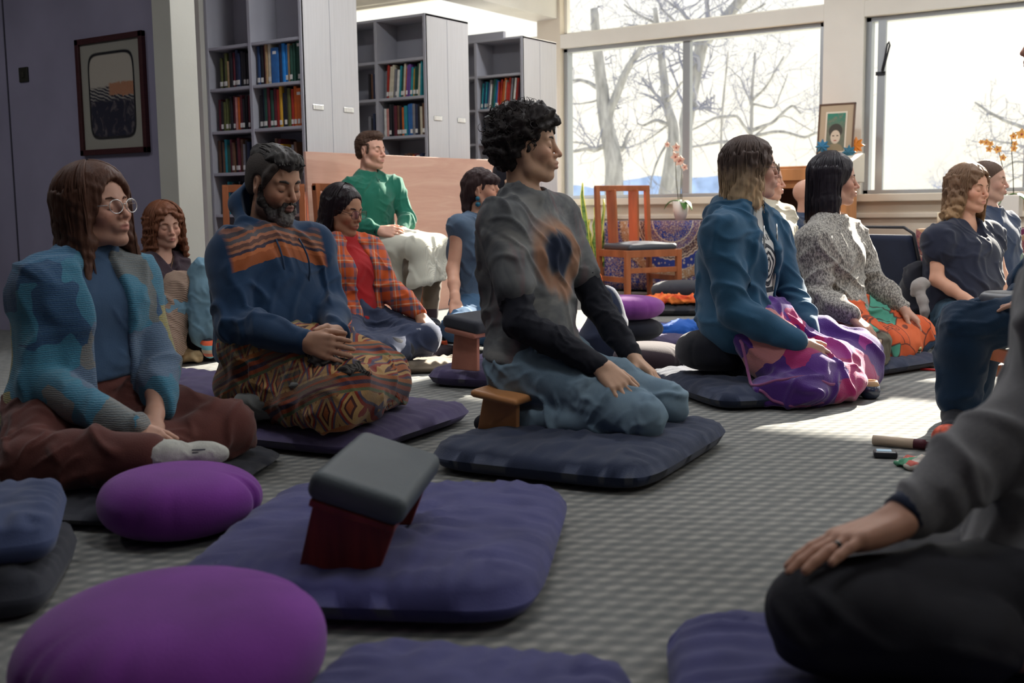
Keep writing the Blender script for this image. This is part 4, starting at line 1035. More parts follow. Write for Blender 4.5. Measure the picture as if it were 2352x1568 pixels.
def orchid(px, py, Y, stems, leaves, pot, label, petal, dist_pot='pot'):
    p = Yp(px, py, Y); r = empty('potted_orchid', p, 0, label, 'plant', 'orchids by the windows'); ph, pr = pot
    if dist_pot == 'box': MB().box((-pr, -pr, 0), (pr, pr, ph)).build('pot', M_pot, r, bevel=.006)
    else: MB().lathe([(pr*.62, 0), (pr*.95, ph*.5), (pr, ph), (pr*.88, ph), (pr*.8, ph*.85)], n=28).build('pot', M_pot, r, smooth=True)
    MB().lathe([(pr*.84, ph*.84), (.001, ph*.9)], n=20).build('bark_chips', mat('bark_chips', (.08, .045, .025), .9, .6, 60), r)
    for d, L, w, dr in leaves:
        mb = MB(); leaf(mb, (0, 0, ph*.95), d, L, w, dr); mb.build('leaf', M_leaf, r, smooth=True)
    for path, fl in stems:
        pts = [Yp(x, y, Y-.01)-p for x, y in path]; s_ = MB(); s_.tube(pts, .0035, 6); st_ = s_.build('stem', M_stem, r, smooth=True)
        for x, y, R_ in fl:
            c = Yp(x, y, Y-.01-.012)-p; f = MB()
            for k in range(5):
                a = 2*pi*k/5+R_*90; dd = V(cos(a), -.25, sin(a)); sd = V(-sin(a), 0, cos(a)); q = c
                vs = [q, q+dd*R_*.5+sd*R_*.36, q+dd*R_, q+dd*R_*.5-sd*R_*.36, q+V(0, .004, 0), q+dd*R_*.5+sd*R_*.36+V(0, .004, 0), q+dd*R_+V(0, .004, 0), q+dd*R_*.5-sd*R_*.36+V(0, .004, 0)]
                f.add(vs, [(0, 1, 2, 3), (7, 6, 5, 4), (0, 4, 5, 1), (1, 5, 6, 2), (2, 6, 7, 3), (3, 7, 4, 0)])
            fo = f.build('blossom', petal, st_)
            MB().lathe([(.001, -R_*.22), (R_*.2, 0), (.001, R_*.22)], c+V(0, -.006, 0), 8).build('lip', mat('orchid_lip', (.45, .10, .08), .6), fo, smooth=True)
pk = mat('pale_pink_petal', (.78, .50, .38), .6); ye = mat('amber_petal', (.75, .38, .10), .6)
orchid(1563, 506, 9.5, [([(1558, 458), (1553, 410), (1552, 375), (1545, 340), (1533, 331)], [(1533, 332, .03), (1554, 339, .045), (1552, 360, .05), (1560, 371, .045)]), ([(1562, 458), (1564, 420), (1566, 390), (1558, 365)], [(1564, 368, .045), (1573, 384, .035)]), ([(1566, 458), (1566, 430), (1568, 400)], [])],
       [(V(-.7, -.1, .2), .20, .05, 2.2), (V(.8, -.1, .1), .17, .06, 2.6), (V(.5, -.5, .1), .15, .06, 2.6), (V(-.5, .5, .1), .2, .05, 2.0)], (.175, .072), 'potted orchid with pale pink blossoms on the mandala cloth table', pk)
orchid(2316, 498, 9.3, [([(2312, 448), (2307, 410), (2302, 380), (2295, 350), (2280, 335), (2254, 325)], [(2254, 326, .022), (2266, 327, .03), (2276, 330, .025), (2272, 342, .03), (2292, 343, .035), (2304, 362, .03)]), ([(2328, 446), (2327, 400), (2324, 350), (2324, 310), (2335, 303)], [(2328, 313, .032), (2331, 330, .026), (2329, 341, .03), (2347, 308, .045)])],
       [(V(-.9, -.1, .2), .20, .055, 1.8), (V(.7, -.3, .2), .18, .06, 2.0), (V(-.5, -.7, 0), .16, .05, 2.8)], (.165, .085), 'orchid with amber blossoms in a white square planter on the wine cloth table', ye, 'box')
# snake plant
sp = P(1368, 640, 11.2); r = empty('snake_plant', (sp[0], sp[1], 0), 0, 'tall snake plant with yellow edged leaves beside the empty cherry chair', 'plant')
MB().lathe([(.09, 0), (.13, .16), (.135, .2), (.12, .2), (.11, .17)], n=24).build('pot', mat('clay_pot', (.30, .13, .07), .7), r, smooth=True)
t = NT('snake_leaf', .5); t.fin(t.ramp(t.noise(t.map(t.obj(), scale=(3, 3, 22)), 1.5, 3), [(.4, (.05, .13, .03)), (.6, (.16, .26, .06))])); M_snake = MATS['snake_leaf']; M_edge = mat('yellow_leaf_edge', (.62, .60, .10), .5)
rng = np.random.RandomState(2)
for k, (ax, L) in enumerate([(-.10, .86), (-.05, .5), (.02, .62), (.10, .70), (.16, .62), (-.14, .4), (.06, .42), (.12, .5)]):
    pts = [(rng.uniform(-.05, .05)*.5+ax*.4+ax*u*.7, .02*k-.06, .16+L*u) for u in np.linspace(0, 1, 8)]; vs = []; ve = []
    for i, (x, y, z) in enumerate(pts):
        u = i/7; w = .030*(1-.9*u**3); tw = .5*sin(k+u*2)
        for s_ in (-1, 1):
            for e in (-.004, .004): vs.append((x+w*s_*cos(tw), y+w*s_*sin(tw)+e, z))
    fs = [q for i in range(7) for q in ((4*i, 4*i+2, 4*i+6, 4*i+4), (4*i+1, 4*i+5, 4*i+7, 4*i+3), (4*i, 4*i+4, 4*i+5, 4*i+1), (4*i+2, 4*i+3, 4*i+7, 4*i+6))]
    lf = mesh_obj('leaf', vs, fs, M_snake, r, True); e = MB()
    for s_ in (0, 2): e.tube([(np.array(vs[4*i+s_])+np.array(vs[4*i+s_+1]))/2 for i in range(8)], .0055, 5)
    e.build('leaf_edge', M_edge, lf, smooth=True)
# cup and candle bag on the tables
p = Yp(1640, 506, 9.5); tag(MB().lathe([(.028, 0), (.033, .1), (.031, .1), (.026, .01)], p, 20).build('paper_cup', M_pot, None, smooth=True), 'small white cup on the mandala cloth table right of the orchid', 'cup')
p = Yp(2164, 500, 9.35); tag(MB().lathe([(.038, 0), (.038, .12), (.034, .12), (.034, .015)], (p[0], p[1], .586), 20).build('candle_holder', mat('candle_glass', (.72, .62, .45), .4), None, smooth=True), 'cream candle holder on the left end of the wine cloth table', 'candle')
# ------------------------------------------------------------------ cushions, mats, benches
def cloth_mat(name, col, var=.16, rough=.92, sheen=.15):
    return mat(name, col, rough, .25, 260, var, 6, sheen=sheen, spec=.15)
M_purple = cloth_mat('purple_cotton', (.155, .030, .235)); M_indigo = cloth_mat('indigo_cotton', (.050, .05, .145)); M_black = cloth_mat('black_cotton', (.012, .013, .02)); M_navyc = cloth_mat('navy_cotton', (.022, .03, .06))
M_charc = cloth_mat('charcoal_cotton', (.03, .032, .042)); M_plum = cloth_mat('plum_cotton', (.065, .05, .115)); M_brownc = cloth_mat('dark_brown_cotton', (.035, .022, .028)); M_slate = cloth_mat('slate_blue_cotton', (.04, .055, .12))
def zabuton(c, yaw, L, Wd, th, mt, label, seed=1, n=46, puff=.5, group='square floor mats', name='floor_mat', tuft=True, ruck=.006, tilt=(0, 0)):
    r_ = np.random.RandomState(seed); g = np.linspace(-1, 1, n); U, Vv = np.meshgrid(g, g, indexing='ij'); u, v = U.ravel(), Vv.ravel()
    # rounded square plan
    a = np.maximum(abs(u), abs(v)); q = (abs(u)**7+abs(v)**7)**(1/7); s_ = np.where(a > 0, a/np.maximum(q, 1e-6), 1); x, y = u*s_*L/2, v*s_*Wd/2
    e = 1-a**10; prof = np.sqrt(np.clip(e, 0, 1)); 
    edge = np.clip((a-.45)/.55, 0, 1)
    pk = np.where(abs(u) > abs(v), np.sin(y*2*pi/.055+2*np.sin(y*19+seed)), np.sin(x*2*pi/.055+2*np.sin(x*17+seed)))
    w = wob(np.stack([x+seed, y, x*0], 1), seed, .22, 3)
    top = th*(.5+.5*prof*(1-puff*.22*(a**2))) + ruck*pk*edge*(1-a**10) + w*th*.10*prof
    if tuft: top -= th*.32*np.exp(-((x/.05)**2+(y/.05)**2)); top += ruck*.9*np.sin(np.arctan2(y, x)*11+w*3)*np.exp(-((np.hypot(x, y)-.12)/.1)**2)
    bot = th*(.5-.5*prof)
    N = n*n; vs = np.concatenate([np.stack([x, y, top], 1), np.stack([x, y, bot], 1)])
    vs[:, 2] += vs[:, 0]*tilt[0]+vs[:, 1]*tilt[1]; vs[:, 2] -= vs[:, 2].min()
    ids = np.arange(N).reshape(n, n); Q = np.stack([ids[:-1, :-1].ravel(), ids[1:, :-1].ravel(), ids[1:, 1:].ravel(), ids[:-1, 1:].ravel()], 1)
    rim = np.concatenate([ids[:, 0], ids[-1, 1:], ids[-2::-1, -1], ids[0, -2:0:-1]]); R2 = np.roll(rim, -1)
    side = np.stack([rim, rim+N, R2+N, R2], 1)
    o = np_obj(name, vs, np.concatenate([Q, Q[:, ::-1]+N, side]), mt); o.location = Vector([float(t) for t in c]); o.rotation_euler = (0, 0, yaw)
    return tag(o, label, 'floor mat' if name == 'floor_mat' else 'cushion', group)
def zafu(c, R_, Hh, mt, label, seed=1, pleats=14, sx=1.0, rz=0.0, tilt=0.0, name='round_cushion', depth=.05):
    n, m_ = 112, 36; vs = []; rs_ = np.random.RandomState(seed); ph = np.sort(rs_.uniform(0, 2*pi, pleats)); dep_ = rs_.uniform(.3, 1, pleats)
    T = np.linspace(-pi/2, pi/2, m_); A = np.linspace(0, 2*pi, n, endpoint=False)
    for t in T:
        rr = R_*abs(cos(t))**.62; zz = Hh/2*np.sign(sin(t))*abs(sin(t))**.9
        for a in A:
            d = np.abs((a-ph+pi) % (2*pi)-pi); gr = (dep_*np.exp(-(d/.05)**2)).sum()*abs(cos(t))**.35*(1-abs(sin(t))**3)*depth
            gr *= min(1, (rr/(.6*R_))**2); w = 1+.018*sin(a*2+seed)+.012*sin(a*3+seed*2+t*2)-gr*.55*(1 if rr > .02 else 0)
            z2 = zz*(1+.06*sin(a+seed)*min(1, rr/R_)) - gr*.12*Hh*np.sign(zz)
            vs.append((rr*w*cos(a)*sx, rr*w*sin(a), z2+Hh/2))
    vs = np.array(vs); i, j = np.meshgrid(np.arange(m_-1), np.arange(n), indexing='ij'); i, j = i.ravel(), j.ravel()
    q = np.stack([i*n+j, i*n+(j+1) % n, (i+1)*n+(j+1) % n, (i+1)*n+j], 1)
    vs[:, 2] = np.maximum(vs[:, 2], .0)
    o = np_obj(name, vs, q, mt); o.location = Vector([float(x) for x in c]); o.rotation_euler = (tilt, 0, rz)
    return tag(o, label, 'cushion', 'round meditation cushions')
def onf(px, py, z=0.0): g = G(px, py, z); return V(g[0], g[1], z)
# near foreground
BM = V(-1.64, 1.93, 0); zabuton(BM, radians(116.6), .90, .76, .10, M_indigo, 'indigo floor mat under the padded bench in the foreground', 3)
c = P(415, 1160, 2.86); zafu((c[0], c[1], 0), .205, .158, M_purple, 'purple round cushion beside the socked foot, behind the nearest purple cushion', 4, 11, 1.0, .6, depth=.09)
c = P(395, 1440, 1.80); zafu((c[0], c[1], 0), .245, .200, M_purple, 'largest purple round cushion in the near lower left corner', 8, 10, 1.02, 2.0, depth=.085)
c = G(1010, 1690, .05); zabuton((c[0], c[1], 0), radians(20), .50, .62, .085, M_indigo, 'indigo floor mat cut off by the lower edge, beside the largest purple cushion', 5, tuft=False)
c = P(-60, 1235, 2.42); zabuton((c[0], c[1], .095), radians(52), .36, .44, .10, M_slate, 'slate blue square cushion on top of a dark one at the left edge', 6, group=None, name='square_cushion', tuft=False, ruck=.006)
zabuton((c[0]+.015, c[1]-.02, 0), radians(46), .38, .46, .10, M_charc, 'charcoal square cushion under the slate blue one at the left edge', 7, group=None, name='square_cushion', tuft=False)
# padded bench on the foreground mat
def padded_bench():
    c = V(-1.547, 1.795, .263); r = empty('kneeling_bench', (c[0], c[1], .085), 0, 'kneeling bench with slate foam pad and red wood legs on the indigo mat', 'bench', 'kneeling benches')
    red = mat('red_mahogany', (.16, .022, .010), .4, .08, 30, .3, 7, stretch=(5, 5, .6), spec=.4); pad = mat('slate_foam_pad', (.062, .075, .085), .55, .15, 150, .1, 6)
    R_ = np.array(Matrix.Rotation(.489, 3, 'Z') @ Matrix.Rotation(.307, 3, 'Y')); cc = V(0, 0, c[2]-.085); ex, ey, ez = R_[:, 0], R_[:, 1], R_[:, 2]; lx, ly = .100, .212
    F_ = Fld(cc-.3, cc+.3, .006); F_.rbox(cc-ez*.026, V(lx, ly, .030), R_, .022, .01); v, q = F_.mesh(); np_obj('pad', relax(v, q, 2), q, pad, r)
    MB().box((-lx+.012, -ly+.01, -.070), (lx-.012, ly-.01, -.054), R_, cc).build('seat_board', red, r, bevel=.003)
    for s_ in (-1, 1):
        y = (ly-.05)*s_; w = .086; vs = []
        for j in (-1, 1):
            tl, tr = cc+R_@V(-w, y+.011*j, -.068), cc+R_@V(w, y+.011*j, -.068); h = V(cos(.489), sin(.489), 0)*-.035
            bl, br = tl+h, tr+h; bl[2] = br[2] = .0; vs += [bl, br, tr, tl]
        MB().add(vs, [(3, 2, 1, 0), (4, 5, 6, 7), (0, 1, 5, 4), (1, 2, 6, 5), (2, 3, 7, 6), (3, 0, 4, 7)]).build('leg', red, r, bevel=.003)
padded_bench()
# mats and seats of the sitters
zabuton((-2.88, 2.98, 0), radians(96), .80, .95, .085, M_plum, 'plum floor mat under the bearded person in the blue hoodie', 9)
zabuton((-4.02, 3.10, 0), radians(98), .80, .9, .085, M_plum, 'plum floor mat behind the elbow of the person in the striped cardigan', 10)
c = P(250, 1060, 3.30); zabuton((c[0], c[1], 0), radians(24), .80, .86, .055, M_charc, 'charcoal floor mat under the person in the patchwork cardigan', 11)
c = P(120, 1000, 3.42); zafu((c[0], c[1], .052), .19, .14, M_black, 'black round cushion under the person in the patchwork cardigan', 12)
zabuton((-1.80, 3.08, 0), radians(6), .74, .84, .10, M_navyc, 'dark navy floor mat under the kneeling person in the tie-dye shirt', 13)
zabuton((-1.84, 4.48, 0), radians(-40), .80, .62, .085, M_navyc, 'dark navy floor mat under the person wrapped in the purple blanket', 14)
c = P(1640, 800, 4.85); zafu((c[0], c[1], .095), .165, .17, M_black, 'black round cushion behind the purple blanket', 15)
zabuton((-4.02, 4.55, 0), radians(92), .80, .80, .06, M_brownc, 'thin brown floor mat under the person in the plaid flannel shirt', 16)
c = P(985, 805, 5.62); zabuton((c[0], c[1], .0), radians(40), .34, .30, .055, cloth_mat('tan_cotton', (.20, .16, .12)), 'small tan pleated cushion beside the knee of the person in plaid', 61, group=None, name='square_cushion', tuft=False, ruck=.008)
zabuton((-4.05, 5.68, 0), radians(15), .8, .8, .07, M_navyc, 'navy floor mat under the person in the sleeveless blue top', 17)
zabuton((-2.86, 4.33, 0), radians(12), .74, .66, .09, M_plum, 'plum floor mat in the sun behind the kneeling person in the tie-dye shirt', 18)
c = P(1910, 790, 5.55); zabuton((c[0], c[1], 0), radians(-20), .8, .8, .075, M_navyc, 'dark floor mat under the person in the grey knit pullover', 19)
c = P(1885, 760, 5.7); zafu((c[0], c[1], .072), .17, .15, M_black, 'black round cushion under the person in the grey knit pullover', 20)
zabuton((-3.02, 5.92, 0), radians(68), .86, .8, .075, M_plum, 'sunlit plum floor mat under the stacked round cushions', 21)
c = P(1443, 765, 6.15); zafu((c[0], c[1], .07), .19, .125, M_black, 'black round cushion at the bottom of the pair with a purple one on top', 22)
zafu((c[0], c[1], .185), .195, .13, cloth_mat('bright_purple_cotton', (.20, .05, .24)), 'sunlit purple round cushion stacked on a black one', 23, 12, 1, 1.0)
c = P(1492, 815, 5.42); zafu((c[0], c[1], 0), .175, .145, M_brownc, 'dark brown round cushion left of the purple blanket, its top in sun', 24, 13)
c = P(1560, 690, 8.5); zabuton((c[0], c[1], 0), radians(30), .95, .8, .085, M_charc, 'charcoal floor mat before the mandala cloth with an orange cloth on it', 25)
FARM = c; zafu((c[0]-.02, c[1]+.06, .08), .215, .15, M_charc, 'charcoal round cushion behind the orange cloth', 26)
def blob_cloth(name, centre, parts, h, mt, label, cat, fold=.01, wl=.08, seed=1, k=.03):
    F_ = Fld(V(*centre)-V(*[max(abs(p[0][i])+max(p[1]) for p in parts)+.03 for i in range(3)]), V(*centre)+V(*[max(abs(p[0][i])+max(p[1]) for p in parts)+.03 for i in range(3)]), h)
    for cc, rr in parts: F_.ell(V(*centre)+V(*cc), rr, k=k)
    F_.cut(V(*centre), (0, 0, -1)); v, q = F_.mesh(); v = relax(v, q, 2); nn = vnormals(v, q); v = v+nn*((folds(v, seed, wl)-.5)*fold)[:, None]
    v = v-V(*centre); v[:, 2] = np.maximum(v[:, 2], 0)
    o = np_obj(name, v, q, mt); o.location = Vector([float(x) for x in centre]); return tag(o, label, cat)
t = NT('orange_red_weave', .9); M_ored = t.fin(t.ramp(t.noise(t.map(t.obj(), scale=(1, 1, 2)), 14, 3), [(.4, (.55, .06, .02)), (.6, (.80, .22, .05))]))
oc = P(1548, 688, 8.22); blob_cloth('folded_cloth', (oc[0], oc[1], .085), [((-.12, -.06, .02), (.12, .1, .05)), ((.0, 0, .02), (.13, .09, .055)), ((.14, .06, .02), (.12, .1, .05))], .01, M_ored, 'orange red cloth lying in front of the charcoal round cushion', 'cloth', .02, .06, 3)
M_blu = cloth_mat('bright_blue_fleece', (.02, .10, .40)); bc = P(1545, 755, 6.55)
blob_cloth('folded_blanket', (bc[0], bc[1], .0), [((-.07, -.04, .06), (.10, .10, .065)), ((.05, .02, .07), (.11, .11, .075)), ((0, 0, .03), (.16, .12, .04))], .01, M_blu, 'bright blue folded blanket behind the dark cushions', 'blanket', .015, .07, 5, .02)
M_fuzz = mat('fuzzy_navy_fleece', (.018, .024, .04), .98, .9, 120, .4, 40, sheen=.5); fc = P(962, 715, 6.25)
blob_cloth('fuzzy_blanket', (fc[0], fc[1], .07), [((0, 0, .06), (.13, .10, .08)), ((.06, .03, .05), (.10, .09, .07)), ((-.08, -.02, .04), (.09, .08, .06))], .009, M_fuzz, 'fuzzy navy fleece bundle below the cream lap blanket', 'blanket', .028, .07, 7)
rb = P(1010, 735, 6.45); blob_cloth('red_pouch', (rb[0]-.05, rb[1], .0), [((0, 0, .03), (.10, .06, .05))], .009, M_ored, 'small orange red pouch beside the fuzzy navy bundle', 'pouch', .01, .05, 9)
nv = P(1395, 790, 5.75); blob_cloth('bolster', (nv[0], nv[1], .0), [((0, 0, .20), (.10, .10, .20)), ((-.03, 0, .10), (.14, .13, .13))], .012, M_navyc, 'rounded navy bolster behind the arm of the person in tie-dye', 'cushion', .01, .15, 11, .06)
t = NT('orange_knit', .95); M_knit = t.fin(t.ramp(t.noise(t.obj(), 60, 2), [(.4, (.60, .09, .02)), (.6, (.90, .25, .06))]), t.wave(t.obj(), 60, 'Z', 2), .8, .006)
kc = P(1362, 648, 6.0); o = zafu((kc[0], kc[1], kc[2]-.055), .052, .11, M_knit, 'orange knitted wool ball on top of the navy bolster', 27, 9, name='wool_ball'); o['category'] = 'ball'; del o['group']
# wooden benches
M_pine = mat('honey_pine', (.45, .20, .075), .45, .08, 30, .2, 6, stretch=(1, 1, .4), spec=.4)
def kneel_bench(c, rz, z, H_, L, label, wood, pad=None, tilt=.14):
    r = empty('kneeling_bench', (c[0], c[1], z), rz, label, 'bench', 'kneeling benches')       # long side along y
    F_ = Fld((-.14, -L/2-.05, H_-.08), (.14, L/2+.05, H_+.07), .006); R_ = np.array(Matrix.Rotation(tilt, 3, 'Y')); F_.rbox((0, 0, H_), (.085, L/2, .013), R_, .012, .004); v, q = F_.mesh(); np_obj('seat', v, q, wood, r)
    for s_ in (-1, 1):
        y = (L/2-.06)*s_; m_ = MB(); vs = []
        for e in (-.011, .011):
            vs += [(-.085, y+e-.02*s_*0, 0), (.060, y+e, 0), (.062, y+e, H_-.012-.062*sin(tilt)), (-.062, y+e, H_-.012+.062*sin(tilt))]
        m_.add(vs, [(3, 2, 1, 0), (4, 5, 6, 7), (0, 1, 5, 4), (1, 2, 6, 5), (2, 3, 7, 6), (3, 0, 4, 7)]); m_.build('leg', wood, r, bevel=.004)
    if pad:
        F_ = Fld((-.16, -L/2-.05, H_-.05), (.16, L/2+.05, H_+.12), .008); F_.rbox((0, 0, H_+.035), (.1, L/2, .03), R_, .025, .004); v, q = F_.mesh(); np_obj('pad', relax(v, q, 1), q, pad, r)
    return r
c = P(1208, 960, 3.80); kneel_bench((c[0], c[1]), atan2(*(RH*cos(radians(28))-FH*sin(radians(28)))[1::-1]), .082, .115, .46, 'honey pine kneeling bench under the person in the tie-dye shirt', M_pine)
c = P(1120, 830, 5.10); kneel_bench((c[0], c[1]), face_rz(35), .088, .17, .42, 'kneeling bench with dark pad and reddish leg behind the person in tie-dye', mat('rosy_beech', (.34, .13, .09), .5, .05, 30, .2, 6), M_charc)
# small things on the carpet
def cup():
    g = onf(1998, 915); r = empty('ceramic_cup', (g[0], g[1], 0), 0, 'round dark blue cup with tan rim on the sunlit carpet', 'cup')
    MB().lathe([(.024, 0), (.036, .012), (.041, .032), (.037, .055)], n=28).build('body', mat('navy_glaze', (.02, .03, .06), .25, spec=.6), r, smooth=True)
    MB().lathe([(.037, .055), (.030, .070), (.027, .076), (.024, .070), (.030, .052)], n=28).build('rim', mat('tan_clay', (.45, .30, .17), .6), r, smooth=True)
cup()
def timer():
    g = onf(2033, 1050); r = empty('pocket_timer', (g[0], g[1], 0), radians(20), 'small black pocket timer with pale blue screen lying on the carpet', 'timer')
    MB().box((-.036, -.026, 0), (.036, .026, .022)).build('case', mat('black_plastic', (.012, .013, .018), .35, spec=.5), r, bevel=.007); MB().box((-.026, -.016, .022), (.018, .016, .0232)).build('screen', mat('pale_screen', (.35, .55, .72), .2), r)
timer()
def striker():
    a, b_ = onf(2005, 1022), onf(2150, 1036); d = unit(b_-a); r = empty('bell_striker', (a[0], a[1], 0), atan2(d[1], d[0]), 'padded bell striker with cream handle and orange ball head by the dark sock', 'bell striker')
    MB().tube([(0, 0, .018), (.13, 0, .018)], .0165, 16).build('handle', mat('cream_leather', (.55, .43, .32), .6), r, smooth=True)
    MB().tube([(.13, 0, .018), (.165, 0, .018), (.168, 0, .018), (.185, 0, .02)], [.0165, .0165, .011, .010], 16).build('grip_wrap', mat('maroon_wrap', (.08, .015, .025), .6), r, smooth=True)
    F_ = Fld((.15, -.07, -.02), (.32, .07, .12), .006); F_.ell((.235, 0, .046), (.052, .047, .046), k=.001); v, q = F_.mesh(); np_obj('striker_head', v, q, mat('orange_brocade', (.62, .08, .03), .5, .3, 60, .6, 40), r)
striker()
cl = onf(2150, 1075); t = NT('floral_cloth', .9); n = t.vor(t.obj(), 26); blob_cloth('floral_cloth', (cl[0], cl[1], 0), [((0, 0, .01), (.12, .09, .025))], .006, t.fin(t.ramp(n, [(.3, (.55, .5, .45)), (.45, (.5, .12, .1)), (.6, (.6, .55, .48)), (.75, (.1, .3, .18))], 'CONSTANT')), 'pale floral cloth crumpled on the carpet below the orange striker', 'cloth', .012, .05, 2)
# books, jar and pencil behind the patterned trousers
bk = onf(2135, 838)
for k in range(4):
    r = empty('booklet', (bk[0]+.01*k, bk[1]-.01*k, .013*k), .35+.09*k, ['dark red', 'white', 'brown', 'striped grey'][k]+' booklet, '+['at the bottom of', 'second from the bottom in', 'third from the bottom in', 'on top of']['0123'.index(str(k))]+' the little stack by the patterned trousers', 'book', 'booklets in the little stack')
    MB().box((-.1, -.07, 0), (.1, .07, .0125)).build('cover', mat('booklet_%d' % k, [(.25, .03, .03), (.5, .48, .44), (.18, .09, .06), (.3, .29, .28)][k], .6), r, bevel=.002); MB().box((-.098, -.0712, .002), (.098, .068, .0105)).build('pages', M_paper, r)
jr = onf(2100, 842); r = empty('glass_jar', (jr[0], jr[1], 0), 0, 'small dark glass jar beside the booklets on the carpet', 'jar'); MB().lathe([(.035, 0), (.042, .02), (.042, .06), (.03, .075), (.03, .085)], n=24).build('body', mat('smoky_glass', (.03, .03, .02), .12, spec=.8), r, smooth=True); MB().lathe([(.033, .083), (.033, .1), (.001, .101)], n=24).build('lid', mat('brass_lid', (.4, .32, .16), .35, metal=.8), r, smooth=True)
pn = onf(2130, 852); tag(MB().tube([pn+V(-.03, -.01, .008), pn+V(.09, .01, .008)], .006, 8).build('red_pencil', mat('red_lacquer', (.45, .03, .03), .4), None, smooth=True), 'short red pencil lying on the carpet before the booklets', 'pencil')
# tote bag, papers and rucksack by the wall
tb = onf(400, 828); t = NT('straw_canvas', .9); M_tote = t.fin(t.ramp(t.noise(t.obj(), 12, 3), [(.35, (.40, .27, .14)), (.65, (.62, .47, .28))]), t.noise(t.obj(), 200, 2), .3)
r = blob_cloth('tote_bag', (tb[0], tb[1], 0), [((-.06, .05, .06), (.16, .10, .10)), ((.08, -.02, .03), (.15, .08, .05))], .009, M_tote, 'straw coloured canvas tote bag slumped on the carpet by the pillar', 'bag', .02, .09, 3)
def strap(pts): MB().tube([V(*p) for p in pts], .011, 6).build('strap', M_tote, r, smooth=True)
strap([(-.02, -.05, .13), (.0, -.13, .10), (.02, -.17, .03), (.10, -.16, .012), (.14, -.12, .04), (.10, -.06, .10)])
blk = blob_cloth('black_pouch', (tb[0]+.10, tb[1]+.12, 0), [((0, 0, .07), (.17, .10, .10))], .012, M_black, 'black pouch behind the straw tote bag', 'bag', .01, .1, 5)
pg = P(388, 778, 6.15); pbm = empty('paper_stack', pg, .5, 'grey and white folded papers sticking out of the tote bag', 'paper'); MB().box((-.09, -.06, -.01), (.09, .06, .0)).build('sheets', M_paper, pbm); MB().box((-.09, -.06, .002), (.08, .055, .006)).build('cover_sheet', mat('grey_paper', (.35, .36, .36), .8), pbm)
# back rest chair, bag and grey scarf beside the person in the navy blouse
def backjack():
    a = P(2098, 640, 6.6); r = empty('floor_chair', (a[0], a[1], 0), face_rz(-28), 'black padded folding floor chair behind the person in the navy blouse', 'chair')
    F_ = Fld((-.4, -.3, 0), (.3, .3, .65), .01); Rm = np.array(Matrix.Rotation(radians(-20), 3, 'Y')); F_.rbox((-.15, 0, .33), (.022, .215, .30), Rm, .02, .004); v, q = F_.mesh(); np_obj('back_pad', relax(v, q, 1), q, M_navyc, r)
    F_ = Fld((-.2, -.3, -.02), (.35, .3, .1), .01); F_.rbox((.08, 0, .03), (.21, .215, .03), None, .025, .004); v, q = F_.mesh(); np_obj('seat_pad', relax(v, q, 1), q, M_navyc, r)
    MB().tube([(-.06, -.225, .04), (-.255, -.225, .62), (-.27, -.17, .655), (-.27, .17, .655), (-.255, .225, .62), (-.06, .225, .04)], .009, 8).build('frame', mat('dark_tube', (.03, .03, .035), .4), r, smooth=True)
backjack()
bg = P(2110, 660, 6.25); bo = blob_cloth('black_bag', (bg[0], bg[1], .06), [((0, 0, .20), (.11, .13, .22)), ((0.02, 0, .10), (.14, .15, .12))], .012, M_black, 'black bag standing against the floor chair', 'bag', .012, .12, 13, .05)
gs = P(2112, 650, 6.02); gso = MB(); F_ = Fld(gs-V(.2, .2, .4), gs+V(.2, .2, .2), .007)
F_.chain([P(2098, 672, 6.05), P(2106, 655, 6.03), P(2118, 649, 6.02), P(2130, 652, 6.02)], [.018, .024, .024, .016], .03); F_.chain([P(2110, 662, 6.02), P(2119, 690, 6.0), P(2124, 715, 5.98), P(2124, 740, 5.98)], [.026, .024, .020, .014], .03)
v, q = F_.mesh(); v = relax(v, q, 1); nn = vnormals(v, q); v = v+nn*((folds(v, 5, .09)-.3)*.005)[:, None]; o = np_obj('grey_scarf', v-gs, q, cloth_mat('pale_grey_knit', (.32, .30, .29))); o.location = Vector(gs); tag(o, 'pale grey scarf hanging over the black bag', 'scarf')
